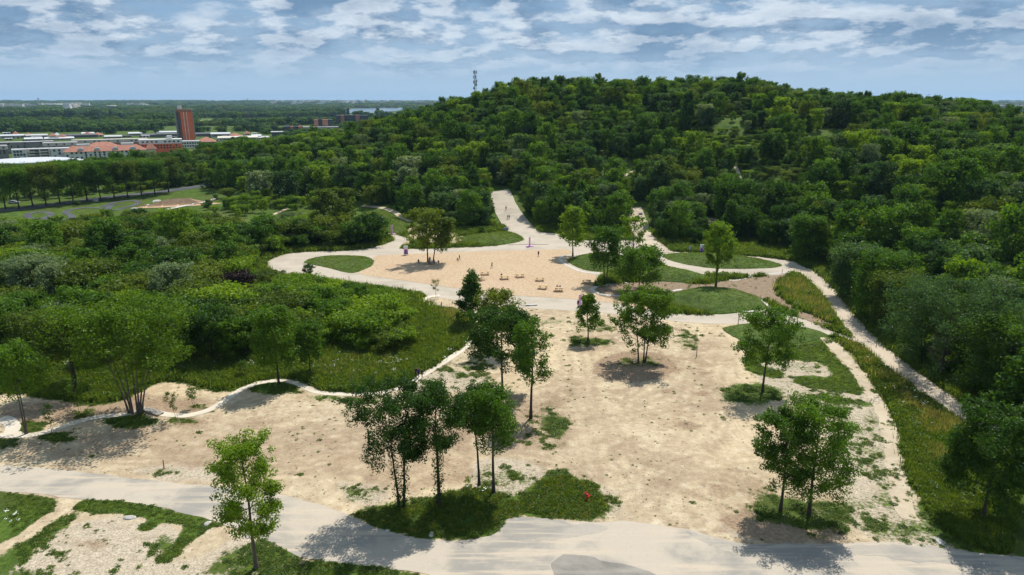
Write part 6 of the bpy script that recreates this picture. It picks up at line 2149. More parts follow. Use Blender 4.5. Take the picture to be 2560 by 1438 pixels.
UMB = [umbel(k) for k in range(3)]
FL = [([(640, 905), (700, 885), (800, 880), (960, 890), (1040, 905), (1000, 940), (900, 945), (760, 925)], 620), ([(520, 900), (620, 890), (660, 925), (560, 930)], 150), ([(1050, 760), (1110, 790), (1180, 840), (1120, 870), (1060, 830)], 260),
      ([(2150, 880), (2240, 950), (2360, 1030), (2330, 1060), (2220, 980)], 130), ([(390, 905), (470, 880), (490, 920), (420, 925)], 140), ([(100, 900), (220, 890), (260, 920), (130, 935)], 140), ([(0, 1300), (30, 1290), (35, 1315), (0, 1325)], 26),
      ([(840, 725), (1000, 745), (1060, 780), (960, 790)], 160), ([(780, 612), (900, 600), (960, 600), (900, 622), (800, 625)], 90), ([(1180, 1220), (1240, 1215), (1220, 1250)], 14), ([(2040, 720), (2090, 790), (2060, 790), (1990, 740)], 50), ([(1100, 880), (1160, 840), (1190, 845), (1100, 910)], 60)]
fx, fy = [], []
for q, k in FL:
    q = np.array(q, float)
    lo, hi = q.min(0), q.max(0)
    got = 0
    while got < k * 0.22:
        cx_, cy_ = r.uniform(lo[0], hi[0]), r.uniform(lo[1], hi[1])
        if not inside(q, np.array([cx_]), np.array([cy_]))[0]:
            continue
        m_ = r.integers(1, 5)
        w_ = P(cx_, cy_)
        for _ in range(m_):
            fx.append(w_.x + r.normal() * 0.8)
            fy.append(w_.y + r.normal() * 0.8)
        got += m_
fx, fy = np.array(fx), np.array(fy)
n = len(fx)
scatter('wild_flowers', UMB, np.column_stack([fx, fy, terrain(fx, fy)]), r.integers(0, 3, n), r.uniform(0.35, 0.85, n), r.uniform(0, 6.28, n), 'white flower heads scattered through the meadow')
# stones in the rough grass
ms = plain('pale_stone', (0.40, 0.38, 0.35), 0.9, 0.2, 3, bump=0.4)


def rock(seed, s):
    r_ = np.random.default_rng(seed)
    import bmesh
    bm = bmesh.new()
    bmesh.ops.create_icosphere(bm, subdivisions=2, radius=1.0)
    for v_ in bm.verts:
        k = 1 + 0.35 * (vnoise(v_.co.x * 1.7 + seed, v_.co.y * 1.7 + v_.co.z * 1.3, seed) - 0.5)
        v_.co = Vector((v_.co.x * s[0] * k, v_.co.y * s[1] * k, max(-0.1, v_.co.z * s[2] * k)))
    me = bpy.data.meshes.new('stone')
    bm.to_mesh(me)
    bm.free()
    me.materials.append(ms)
    return me


for k, (bx, s_, lb) in enumerate([((325, 1295), (0.75, 0.4, 0.22), 'flat grey stone in the grass at the far edge of the gravel plot'), ((520, 1309), (0.5, 0.35, 0.2), 'flat pale stone at the corner of the grass by the road'), ((619, 1341), (0.5, 0.3, 0.16), 'pale flat stone at the road verge left of the lone young tree'),
                                  ((968, 1328), (0.3, 0.25, 0.2), 'small stone at the road side edge of the grass island'), ((1080, 1336), (0.5, 0.35, 0.25), 'pinkish stone at the road side edge of the grass island'), ((239, 503), (2.2, 1.2, 1.6), 'white boulder left of the far bike loop'), ((335, 523), (1.6, 0.9, 0.7), 'flat white boulder right of the far bike loop'),
                                  ((392, 504), (3.2, 1.0, 0.9), 'long white rock slab beside the playground'), ((370, 514), (2.2, 0.9, 0.6), 'white rock slab at the playground corner'), ((812, 617), (2.2, 1.0, 0.5), 'heap of pale rubble at the rim of the ring road'), ((2348, 1353), (0.8, 0.4, 0.12), 'flat concrete cover in the weeds by the road corner')]):
    o = link('stone', rock(900 + k, s_))
    o.location = P(*bx)
    o.rotation_euler = (0, 0, k * 1.1)
    tag(o, lb, 'stone')

# ================================================================== FURNITURE AND PEOPLE
m_wood = plain('pale_new_timber', (0.50, 0.36, 0.19), 0.75, 0.2, 5)
m_wood_d = plain('weathered_timber', (0.24, 0.17, 0.10), 0.85, 0.25, 5)
m_pink = plain('pink_lilac_panel', (0.74, 0.34, 0.70), 0.5, 0.06, 2)
m_sign_w = plain('white_sign_panel', (0.82, 0.85, 0.87), 0.5, 0.04, 2)
m_sign_b = plain('blue_violet_print', (0.11, 0.09, 0.33), 0.5, 0.1, 2)
m_sign_g = plain('grey_blue_panel', (0.19, 0.23, 0.31), 0.5, 0.1, 2)
m_post = plain('dark_metal_post', (0.10, 0.10, 0.11), 0.5, 0.1, 3)
m_rust = plain('rusty_wooden_post', (0.22, 0.095, 0.04), 0.85, 0.2, 4)
m_red = plain('red_painted_steel', (0.62, 0.035, 0.02), 0.45, 0.06, 3)
m_redd = plain('dark_red_plastic', (0.25, 0.01, 0.03), 0.5, 0.06, 3)


def picnic_table():
    root = empty('picnic_table', (0, 0, 0), 0, 'x', 'picnic table')
    for y0, z0, n_, w_, nm in ((0, 0.74, 5, 0.80, 'tabletop'), (-0.78, 0.45, 2, 0.32, 'seat'), (0.78, 0.45, 2, 0.32, 'seat')):
        mb = MB()
        pw = w_ / n_
        for k in range(n_):
            mb.box(0, y0 - w_ / 2 + pw * (k + 0.5), z0, 1.85, pw - 0.015, 0.05)
        mb.build(nm, m_wood, root)
    for sx in (-0.62, 0.62):
        mb = MB()
        mb.tube([(sx, -0.72, 0), (sx, -0.22, 0.71)], 0.05, 5)
        mb.tube([(sx, 0.72, 0), (sx, 0.22, 0.71)], 0.05, 5)
        mb.box(sx + 0.07, 0, 0.40, 0.06, 1.75, 0.09)
        mb.build('leg_frame', m_wood, root)
    return root


proto = picnic_table()
TAB = [((1213, 687), 0.25, 'pale picnic table, back left one of the wood chip square'), ((1200, 701), 0.9, 'picnic table half hidden by the pointed dark tree, with people at it'), ((1262, 698), 0.15, 'pale picnic table with a single dark clad person at its end'), ((1300, 693), 0.35, 'pale picnic table standing between the occupied one and the right ones'),
       ((1350, 702), 0.1, 'pale picnic table above the low tilted one'), ((1357, 722), -0.3, 'picnic table at the front edge, left of the one with two blue clad people'), ((1397, 728), 0.0, 'picnic table with two blue clad people sitting side by side'), ((1465, 709), -0.35, 'dark picnic table in the tree shade by the concrete hairpin')]
TPOS = []
for k, (bx, rz, lb) in enumerate(TAB):
    o = proto if k == 0 else copy_tree(proto)
    q = P(*bx)
    o.location = (q.x, q.y, 0.055)
    o.rotation_euler = (0, 0, rz)
    o.scale = (1.25, 1.25, 1.15)
    o['label'] = lb
    o['group'] = 'picnic tables on the wood chips'
    TPOS.append((Vector((q.x, q.y, 0.055)), rz))
# tree bench (long table under the pair of trees) and far bench


def bench(bx, L, rz, lb, mat):
    q = P(*bx)
    root = empty('bench', (q.x, q.y, q.z + 0.055), rz, lb, 'bench')
    mb = MB()
    for k in range(3):
        mb.box(0, -0.22 + 0.22 * k, 0.45, L, 0.19, 0.06)
    mb.build('seat', mat, root)
    for sx in (-0.42, 0.42):
        mb = MB()
        mb.box(sx * L, 0, 0.21, 0.12, 0.55, 0.42)
        mb.build('leg', mat, root)
    return root


bench((1074, 661), 3.4, 0.0, 'long timber bench under the pair of olive trees', m_wood)
bench((922, 580), 3.6, 0.1, 'long pale bench at the foot of the far mound', m_wood_d)


def totem(bx, top, w_, lb, kind_='full', rz=0.15):
    q = P(*bx)
    h_ = height_to(q, top)
    root = empty('totem_sign', (q.x, q.y, q.z + 0.02), rz, lb, 'sign')
    mb = MB()
    mb.box(0, 0, 0.05, w_ * 1.1, 0.5, 0.1)
    mb.build('base', m_post, root)
    if kind_ == 'full':
        for nm, z0, z1, mt in (('print_foot', 0.105, 0.24, m_sign_b), ('panel', 0.242, 0.70, m_pink), ('header', 0.702, 1.0, m_sign_w)):
            mb = MB()
            mb.box(0, 0, h_ * (z0 + z1) / 2, w_, 0.22, h_ * (z1 - z0))
            mb.build(nm, mt, root)
        mb = MB()
        mb.box(0, -0.114, h_ * 0.91, w_ * 0.62, 0.004, h_ * 0.035)
        mb.box(0, -0.114, h_ * 0.85, w_ * 0.44, 0.004, h_ * 0.022)
        mb.build('header_print', m_sign_g, root)
        mb = MB()
        mb.prism([(0.32 * w_ * math.cos(a), 0.32 * w_ * math.sin(a)) for a in np.linspace(0, 6.28, 9)[:-1]], 0, 0.004)
        e = mb.build('emblem', m_sign_b, root)
        e.rotation_euler = (math.pi / 2, 0, 0)
        e.location = (0, -0.114, h_ * 0.45)
        mb = MB()
        for k in range(4):
            mb.prism([(-0.5 * w_ + 0.25 * w_ * k + 0.01, 0), (-0.5 * w_ + 0.25 * w_ * (k + 1), 0), (-0.5 * w_ + 0.25 * w_ * (k + 0.6), 0.10 * h_ * (1 + (k % 2)))], 0, 0.004)
        e = mb.build('wave_print', m_sign_b, root)
        e.rotation_euler = (math.pi / 2, 0, 0)
        e.location = (0, -0.114, h_ * 0.243)
    elif kind_ == 'grey':
        mb = MB()
        mb.box(0, 0, h_ * 0.55, w_, 0.16, h_ * 0.88)
        mb.build('panel', m_sign_g, root)
        mb = MB()
        for k in range(5):
            mb.box(-w_ * 0.08, -0.084, h_ * (0.85 - 0.1 * k), w_ * (0.6 - 0.06 * (k % 3)), 0.004, h_ * 0.03)
        mb.build('print', m_sign_w, root)
    return root


totem((1015, 638), 615, 1.25, 'pink totem sign with white header at the left end of the upper road')
totem((1754, 633), 612, 1.2, 'pink totem sign with white header behind the ringed grass mound', 'full', -0.2)
totem((1725, 630), 615, 0.95, 'plain grey blue panel standing left of a pink totem', 'grey', -0.1)


def edge_sign(bx, top, lb, foot=2.4, rz=0.0):
    """A tall thin pink blade seen edge on, standing on a long base plate."""
    q = P(*bx)
    h_ = height_to(q, top)
    root = empty('pink_post', (q.x, q.y, q.z + 0.02), rz, lb, 'sign', 'slim pink sign posts')
    mb = MB()
    mb.box(0, 0, h_ / 2 + 0.1, 0.5, 0.35, h_ - 0.2)
    mb.build('blade', m_pink, root)
    if foot:
        mb = MB()
        mb.box(0, 0, 0.13, foot, 0.8, 0.26)
        mb.build('base', m_pink, root)
    mb = MB()
    for k in range(5):
        mb.box(0, -0.179, h_ * (0.42 + 0.1 * k), 0.16, 0.004, 0.10)
    mb.build('print', m_sign_w, root)


edge_sign((980, 586), 563, 'slim pink post on a base plate by the far footpath')
edge_sign((1324, 617), 593, 'slim pink post on a base plate at the mouth of the hill road')
edge_sign((1583, 631), 609, 'slim pink post half hidden behind the dark twin stemmed tree', 0, 0.3)
edge_sign((1450, 766), 737, 'slim pink post at the front road with a dark figure beside it', 0, 0.5)
for bx, top, lb in (((1265, 582), 568, 'dark information board at the left verge of the hill road'), ((1601, 543), 532, 'small pale sign at the entrance of the wood')):
    q = P(*bx)
    h_ = height_to(q, top)
    root = empty('information_board', (q.x, q.y, q.z), 0.2, lb, 'sign')
    mb = MB()
    mb.box(0, 0, h_ * 0.72, 1.5, 0.1, h_ * 0.5)
    mb.build('board', m_sign_g, root)
    mb = MB()
    mb.box(0, -0.055, h_ * 0.90, 1.4, 0.004, h_ * 0.08)
    mb.build('header', m_sign_w, root)
    for sx in (-0.65, 0.65):
        mb = MB()
        mb.tube([(sx, 0.09, 0), (sx, 0.09, h_)], 0.05, 6)
        mb.build('post', m_post, root)
for bx, top, mt, lb in (((410, 1172), 1152, m_rust, 'rusty brown stake in the dirt left of the lone young tree'), ((1845, 813), 793, m_rust, 'brown stake at the edge of the road by the grass bank'), ((1955, 684), 674, m_rust, 'brown stake beside the concrete path on the soil'), ((1741, 893), 868, m_post, 'thin dark stake in the dirt right of the triple stemmed tree'),
                        ((873, 707), 690, m_rust, 'thin brown stake on the meadow rim of the ring road'), ((2190, 868), 855, m_rust, 'thin brown stake beside the track junction')):
    q = P(*bx)
    h_ = min(height_to(q, top), 2.2)
    root = empty('marker_post', q, 0.3, lb, 'post')
    mb = MB()
    mb.tube([(0, 0, -0.1), (0.03, 0.02, h_)], [0.07, 0.06], 8)
    mb.build('shaft', mt, root)
    mb = MB()
    mb.tube([(0.03, 0.02, h_), (0.03, 0.02, h_ + 0.09)], [0.075, 0.03], 8)
    mb.build('cap', m_sign_w if bx[0] == 1845 else mt, root)
# red frame in the grass
q = P(1468, 1251)
root = empty('red_rack', q, 0.5, 'red tubular frame standing in the grass of the island', 'rack')
for sy in (-0.38, 0.38):
    mb = MB()
    mb.tube([(-0.32, sy, 0), (-0.30, sy, 0.72), (-0.15, sy, 0.84), (0.22, sy, 0.84), (0.32, sy, 0.70), (0.34, sy, 0)], 0.045, 7)
    mb.build('hoop', m_red, root)
mb = MB()
mb.tube([(0, -0.38, 0.62), (0, 0.38, 0.62)], 0.05, 7)
mb.build('cross_bar', m_red, root)
mb = MB()
mb.tube([(0, 0, 0), (0, 0, 0.55), (0, 0, 0.80), (0, 0, 0.86)], [0.1, 0.1, 0.2, 0.12], 10)
mb.build('hub', m_redd, root)
# little footbridge of planks through the multi stemmed tree
a0, a1, a2 = P(338, 1031), P(365, 1027), P(402, 1038)
root = empty('footbridge', a1, 0, 'small grey plank walkway threading past the multi stemmed tree', 'footbridge')
pl = None
for s0, s1 in ((a0, a1), (a1, a2)):
    d_ = (s1 - s0)
    L_ = d_.length
    n_ = int(L_ / 0.26)
    for k in range(n_):
        c_ = s0 + d_ * ((k + 0.5) / n_) - a1
        hgt = 0.22 + 0.2 * (1 - abs((k + 0.5) / n_ - (1 if s0 is a0 else 0)))
        if pl is None:
            mb = MB()
            mb.box(0, 0, 0, 0.22, 1.1, 0.06)
            pl = mb.mesh('plank', [plain('grey_planks', (0.36, 0.33, 0.29), 0.85, 0.2, 4)])
        o = link('plank', pl, root)
        o.location = (c_.x, c_.y, hgt)
        o.rotation_euler = (0, 0, math.atan2(d_.y, d_.x))
    for sd_ in (-0.45, 0.45):
        nrm = Vector((-d_.y, d_.x, 0)).normalized() * sd_
        mb = MB()
        mb.tube([tuple(s0 - a1 + nrm + Vector((0, 0, 0.12))), tuple(s1 - a1 + nrm + Vector((0, 0, 0.15)))], 0.09, 5)
        mb.build('beam', m_wood_d, root)
# stairs in the wood
q0, q1 = P(1779, 600), P(1783, 545)
root = empty('log_stairs', q0, 0, 'flight of log steps climbing out of the wood on the hill', 'stairs')
n_ = 16
st = None
for k in range(n_):
    c_ = q0.lerp(q1, k / n_)
    c_.z = float(terrain(c_.x, c_.y)) + 0.22
    if st is None:
        mb = MB()
        mb.box(0, 0, 0, 4.2, 1.5, 0.34)
        st = mb.mesh('step', [m_path])
        mb = MB()
        mb.box(0, 0, 0, 4.3, 0.22, 0.34)
        lg = mb.mesh('log', [m_wood_d])
    o = link('step', st, root)
    o.location = c_ - q0
    o2 = link('log', lg, root)
    o2.location = c_ - q0 + Vector((0, -0.9, -0.02))
# wooden playground, ramp
q = P(440, 515)
root = empty('timber_playground', q, 0.25, 'playground of pale timber posts and beams on a sandy pad', 'playground')
mb = MB()
mb.prism([(-17, -3.2), (-6, -4.2), (12, -1.5), (19, 3), (14, 5.5), (0, 4), (-14, 1)], 0.02, 0.14)
mb.build('pad', plain('sandy_pad', (0.46, 0.31, 0.20), 0.95, 0.2, 0.8), root)
for k in range(9):
    mb = MB()
    xx = -15 + 0.9 * k if k < 4 else 11 + 0.9 * (k - 4)
    yy = -1.5 + 0.1 * k if k < 4 else 2.5 + 0.2 * (k - 4)
    mb.tube([(xx, yy, 0.1), (xx, yy, 2.6 + 0.5 * (k % 3))], 0.16, 7)
    mb.build('post', m_wood, root)
for k in range(4):
    mb = MB()
    mb.tube([(-11 + 6 * k, -1.8 + 1.1 * k, 0.5), (-5.6 + 6 * k, -0.8 + 1.1 * k, 0.5)], 0.2, 6)
    mb.build('beam', m_wood, root)
mb = MB()
v = [(-13, 1.5, 0.1), (9, 5.8, 0.1), (10, 11, 0.1), (-8, 8, 0.1), (-4, 5.5, 2.4), (4, 7, 2.4)]
mb.add(v, [(0, 1, 5, 4), (1, 2, 5), (2, 3, 4, 5), (3, 0, 4)])
mb.build('earth_bank', plain('brown_bank', (0.26, 0.175, 0.11), 0.95, 0.25, 0.7), root)
ribbon('ramp', [(414, 526), (440, 520), (480, 512), (520, 504), (538, 498)], 2.6, m_concrete, 0.25, 'pale concrete ramp behind the thicket, right of the playground')
# kerb slabs on the ring road
for bx, rz, lb in (((1872, 781), 0.3, 'pale folded slab lying at the rim of the domed mound'), ((1328, 764), 0.2, 'thin white kerb strip on the front road')):
    q = P(*bx)
    root = empty('kerb_slab', (q.x, q.y, 0.03), rz, lb, 'slab')
    for sx, tl in ((-0.7, 0.12), (0.7, -0.06)):
        mb = MB()
        mb.box(sx, 0, 0.12, 1.38, 0.7, 0.08)
        o = mb.build('slab', m_concrete, root)
        o.rotation_euler = (0, tl, 0)
# parked cars, van
m_tyre = plain('tyre_rubber', (0.02, 0.02, 0.02), 0.8, 0.1, 3)
m_glass = plain('car_glass', (0.02, 0.025, 0.03), 0.1, 0.05, 1, spec=0.7)


def car(bx, rz, lb, col, van=False):
    q = P(*bx)
    root = empty('parked_car' if not van else 'parked_van', q, rz, lb, 'car' if not van else 'van')
    paint = plain('car_paint', col, 0.25, 0.03, 1, spec=0.6)
    if van:
        prof = [(-2.6, 0.35), (2.6, 0.35), (2.65, 1.1), (2.1, 1.35), (1.5, 2.25), (-2.55, 2.35), (-2.65, 1.0)]
    else:
        prof = [(-2.1, 0.3), (2.1, 0.3), (2.15, 0.7), (1.3, 0.95), (0.6, 1.42), (-1.0, 1.46), (-1.75, 1.0), (-2.15, 0.85)]
    mb = MB()
    mb.prism(prof, -0.86, 0.86)
    o = mb.build('body', paint, root)
    o.rotation_euler = (math.pi / 2, 0, 0)
    for sy in (-0.875, 0.875):
        mb = MB()
        wz = (1.4, 2.0) if van else (0.98, 1.36)
        mb.box(0.9 if van else -0.2, sy, sum(wz) / 2, 1.2 if van else 2.0, 0.02, wz[1] - wz[0])
        mb.build('side_window', m_glass, root)
    mb = MB()
    mb.box(1.95 if van else 1.02, 0, 1.75 if van else 1.2, 0.06, 1.5, 0.5)
    o = mb.build('windscreen', m_glass, root)
    for sx in (-1.35, 1.35):
        for sy in (-0.82, 0.82):
            mb = MB()
            mb.tube([(sx, sy - 0.1, 0.33), (sx, sy + 0.1, 0.33)], 0.33, 14)
            wh = mb.build('wheel', m_tyre, root)
            mb = MB()
            mb.tube([(sx, sy + (0.105 if sy > 0 else -0.105), 0.33), (sx, sy + (0.12 if sy > 0 else -0.12), 0.33)], 0.19, 10)
            mb.build('rim', M['steel'], wh)
    return root


car((8, 580), 0.2, 'dark car parked at the left edge of the view', (0.03, 0.012, 0.015))
car((35, 509), 0.15, 'silver car in the shade under the avenue trees', (0.35, 0.37, 0.40))
car((150, 572), 1.2, 'white van showing between the bushes', (0.75, 0.76, 0.78), True)
car((165, 570), 0.3, 'blue car beside the white van between the bushes', (0.08, 0.16, 0.36))

# ------------------------------------------------------------------ people: one continuous body from a smooth union of tapered limbs
SKIN, HAIR = (0.42, 0.24, 0.16), (0.03, 0.02, 0.015)


def joints(pose):
    """Joint positions for a 1.75 m figure facing +Y, feet at z=0."""
    J = dict(pel=(0, 0, 0.95), che=(0, 0.01, 1.32), nek=(0, 0.02, 1.48), hed=(0, 0.04, 1.63),
             shl=(-0.18, 0, 1.42), shr=(0.18, 0, 1.42), ell=(-0.24, -0.03, 1.14), elr=(0.24, -0.03, 1.14), wrl=(-0.25, 0.05, 0.90), wrr=(0.25, 0.05, 0.90),
             hil=(-0.09, 0, 0.92), hir=(0.09, 0, 0.92), knl=(-0.10, 0.02, 0.50), knr=(0.10, 0.02, 0.50), anl=(-0.11, -0.02, 0.09), anr=(0.11, -0.02, 0.09))
    if pose == 'walk':
        J.update(knl=(-0.10, 0.20, 0.52), anl=(-0.10, 0.26, 0.10), knr=(0.10, -0.02, 0.50), anr=(0.10, -0.30, 0.16), ell=(-0.25, -0.12, 1.16), wrl=(-0.24, -0.10, 0.92), elr=(0.25, 0.06, 1.16), wrr=(0.22, 0.24, 0.98))
    if pose in ('sit', 'lean'):
        dz_ = -0.42
        for k in ('pel', 'che', 'nek', 'hed', 'shl', 'shr', 'ell', 'elr', 'wrl', 'wrr', 'hil', 'hir'):
            a = J[k]
            J[k] = (a[0], a[1] + (0.10 if k in ('che', 'nek', 'hed', 'shl', 'shr') else 0), a[2] + dz_)
        J.update(knl=(-0.13, 0.45, 0.50), knr=(0.13, 0.45, 0.50), anl=(-0.13, 0.48, 0.09), anr=(0.13, 0.46, 0.09), ell=(-0.25, 0.20, 0.82), elr=(0.25, 0.20, 0.82), wrl=(-0.15, 0.42, 0.84), wrr=(0.15, 0.42, 0.84))
    if pose == 'crouch':
        J.update(pel=(0, -0.10, 0.40), hil=(-0.09, -0.1, 0.38), hir=(0.09, -0.1, 0.38), knl=(-0.14, 0.26, 0.50), knr=(0.14, 0.26, 0.46), anl=(-0.13, 0.02, 0.09), anr=(0.13, 0.0, 0.09), che=(0, 0.05, 0.74), nek=(0, 0.12, 0.90), hed=(0, 0.18, 1.03),
                 shl=(-0.18, 0.08, 0.84), shr=(0.18, 0.08, 0.84), ell=(-0.24, 0.26, 0.64), elr=(0.24, 0.26, 0.64), wrl=(-0.14, 0.46, 0.56), wrr=(0.14, 0.46, 0.56))
    return {k: np.array(v, float) for k, v in J.items()}


def body_mesh(pose):
    J = joints(pose)
    segs = []   # a, b, ra, rb, material (0 skin, 1 top, 2 legs, 3 shoes)

    def S(a, b, ra, rb, m):
        segs.append((np.array(a, float), np.array(b, float), ra, rb, m))

    S(J['pel'], J['che'], 0.135, 0.15, 1)
    S(J['shl'], J['shr'], 0.075, 0.075, 1)
    S(J['che'], J['nek'], 0.12, 0.055, 1)
    S(J['nek'] - np.array([0, 0, 0.02]), J['hed'] - np.array([0, 0.02, 0.06]), 0.055, 0.058, 0)
    S(J['hed'] + np.array([0, -0.01, 0.03]), J['hed'] + np.array([0, 0.015, -0.06]), 0.095, 0.07, 0)
    S(J['hed'] + np.array([0, 0.08, -0.0]), J['hed'] + np.array([0, 0.115, -0.03]), 0.014, 0.018, 0)
    for s in 'lr':
        S(J['sh' + s], J['el' + s], 0.058, 0.045, 1)
        S(J['el' + s], J['wr' + s], 0.043, 0.030, 0)
        d = J['wr' + s] - J['el' + s]
        d /= np.linalg.norm(d)
        S(J['wr' + s], J['wr' + s] + d * 0.08, 0.032, 0.036, 0)
        S(J['hi' + s], J['kn' + s], 0.088, 0.058, 2)
        S(J['kn' + s], J['an' + s], 0.056, 0.040, 2)
        S(J['an' + s] - np.array([0, 0.03, 0.04]), J['an' + s] + np.array([0, 0.15, -0.05]), 0.042, 0.034, 3)
    S(J['hil'], J['hir'], 0.11, 0.11, 2)
    h = 0.026
    allp = np.vstack([s_[0] for s_ in segs] + [s_[1] for s_ in segs])
    lo, hi = allp.min(0) - 0.2, allp.max(0) + 0.2
    ax = [np.arange(lo[k], hi[k], h) for k in range(3)]
    G = np.stack(np.meshgrid(*ax, indexing='ij'), -1)

    def dists(p):
        out = []
        for a, b, ra, rb, m in segs:
            ab = b - a
            t_ = np.clip(((p - a) @ ab) / (ab @ ab), 0, 1)
            out.append(np.linalg.norm(p - a - t_[..., None] * ab, axis=-1) - (ra + (rb - ra) * t_))
        return np.stack(out, -1)

    D = dists(G)
    k_ = 0.022
    F = -k_ * np.log(np.exp(-np.clip(D, -0.4, 0.4) / k_).sum(-1))
    ins = F < 0
    # surface nets
    nx_, ny_, nz_ = F.shape
    corners = [(i_, j_, l_) for i_ in (0, 1) for j_ in (0, 1) for l_ in (0, 1)]
    c_in = sum(ins[i_:nx_ - 1 + i_, j_:ny_ - 1 + j_, l_:nz_ - 1 + l_].astype(int) for i_, j_, l_ in corners)
    cell = (c_in > 0) & (c_in < 8)
    ids = -np.ones(cell.shape, int)
    ci_ = np.argwhere(cell)
    ids[cell] = np.arange(len(ci_))
    acc, cnt = np.zeros((len(ci_), 3)), np.zeros(len(ci_))
    for c1 in corners:
        for k in range(3):
            if c1[k]:
                continue
            c2 = list(c1)
            c2[k] = 1
            p1_, p2_ = ci_ + np.array(c1), ci_ + np.array(c2)
            f1, f2 = F[tuple(p1_.T)], F[tuple(p2_.T)]
            x_ = (f1 < 0) != (f2 < 0)
            tt = np.where(x_, f1 / np.where(f1 == f2, 1, f1 - f2), 0)
            acc += np.where(x_[:, None], p1_ + tt[:, None] * (p2_ - p1_), 0)
            cnt += x_
    V = lo + acc / cnt[:, None] * h
    Fc = []
    for k in range(3):
        o1, o2 = [(1, 2), (2, 0), (0, 1)][k]
        sl0 = [slice(None)] * 3
        sl1 = [slice(None)] * 3
        sl0[k] = slice(0, -1)
        sl1[k] = slice(1, None)
        e = np.argwhere(ins[tuple(sl0)] != ins[tuple(sl1)])
        e = e[(e[:, o1] > 0) & (e[:, o2] > 0)]
        a_ = ins[tuple(e.T)]
        u1, u2 = np.zeros(3, int), np.zeros(3, int)
        u1[o1] = 1
        u2[o2] = 1
        q = np.stack([ids[tuple((e - u1 - u2).T)], ids[tuple((e - u2).T)], ids[tuple(e.T)], ids[tuple((e - u1).T)]], 1)
        q[~a_] = q[~a_][:, ::-1]
        Fc.append(q)
    Fc = np.vstack(Fc)
    Fc = Fc[(Fc >= 0).all(1)]
    cenf = V[Fc].mean(1)
    mi = np.array([s_[4] for s_ in segs])[dists(cenf).argmin(-1)]
    # fingers: four unequal bent fingers and a thumb on each hand
    fv, ff, off = [], [], len(V)
    for s in 'lr':
        d = J['wr' + s] - J['el' + s]
        d /= np.linalg.norm(d)
        sx = -1 if s == 'l' else 1
        side = np.array([0, 1.0, 0]) - d * d[1]
        side /= np.linalg.norm(side) + 1e-9
        palm = np.cross(d, side)
        palm *= -sx if palm[0] * sx > 0 else sx
        root_ = J['wr' + s] + d * 0.085
        for k, L_ in enumerate((0.075, 0.085, 0.078, 0.060)):
            b0 = root_ + side * (0.030 - 0.020 * k)
            p_ = np.array([b0, b0 + d * L_ * 0.5 + palm * 0.006, b0 + d * L_ * 0.85 + palm * 0.03])
            v_, f_ = tube(p_, np.array([0.011, 0.010, 0.007]), 5)
            fv.append(v_)
            ff.append(f_ + off)
            off += len(v_)
        b0 = J['wr' + s] + d * 0.03 + side * 0.03
        p_ = np.array([b0, b0 + side * 0.03 + d * 0.025, b0 + side * 0.035 + d * 0.06 + palm * 0.015])
        v_, f_ = tube(p_, np.array([0.013, 0.012, 0.008]), 5)
        fv.append(v_)
        ff.append(f_ + off)
        off += len(v_)
    V2 = np.vstack([V] + fv)
    F2 = np.vstack([Fc] + ff)
    mi = np.concatenate([mi, np.zeros(len(F2) - len(Fc), int)])
    # hair cap following the skull
    r_ = np.random.default_rng(3)
    hc = J['hed'] + np.array([0, -0.015, 0.035])
    th, ph = np.meshgrid(np.linspace(0, 2 * math.pi, 15)[:-1], np.linspace(0.05, 1.75, 8))
    front = np.sin(th) > 0.3
    rad_ = 0.108 + 0 * th
    pz = np.cos(ph)
    low_ = np.where(front & (ph > 1.1), 0.93, 1.03)
    hv = np.stack([hc[0] + rad_ * low_ * np.sin(ph) * np.cos(th) * 0.92, hc[1] + rad_ * low_ * np.sin(ph) * np.sin(th), hc[2] + rad_ * pz], -1).reshape(-1, 3)
    i_ = np.arange(7)[:, None] * 14
    j_ = np.arange(14)[None, :]
    hf = np.stack([i_ + j_, i_ + (j_ + 1) % 14, i_ + 14 + (j_ + 1) % 14, i_ + 14 + j_], -1).reshape(-1, 4)
    return (V2, F2, mi), (hv, hf)


POSES = {k: body_mesh(k) for k in ('stand', 'walk', 'sit', 'crouch')}
MC = {}


def cloth(col):
    k = tuple(col)
    if k not in MC:
        MC[k] = plain('cloth_or_skin', col, 0.85, 0.12, 6)
    return MC[k]


def person(label, loc, rz, pose, top, legs, hair=HAIR, skin=SKIN, s=1.0, group=None):
    root = empty('person', loc, rz, label, 'person', group)
    root.scale = (s, s, s)
    (v, f, mi), (hv, hf) = POSES[pose]
    link('body', arr_mesh('body', v, f, [cloth(skin), cloth(top), cloth(legs), cloth((0.04, 0.04, 0.045))], True, mi), root)
    link('hair', arr_mesh('hair', hv, hf, [cloth(hair)], True), root)
    return root


BK, NV, WH, GY, BL, RD = (0.02, 0.02, 0.022), (0.025, 0.035, 0.09), (0.70, 0.70, 0.70), (0.22, 0.22, 0.23), (0.12, 0.20, 0.42), (0.40, 0.05, 0.04)


def onchip(a, b_, z_=0.055):
    q = P(a, b_)
    return (q.x, q.y, q.z + z_)


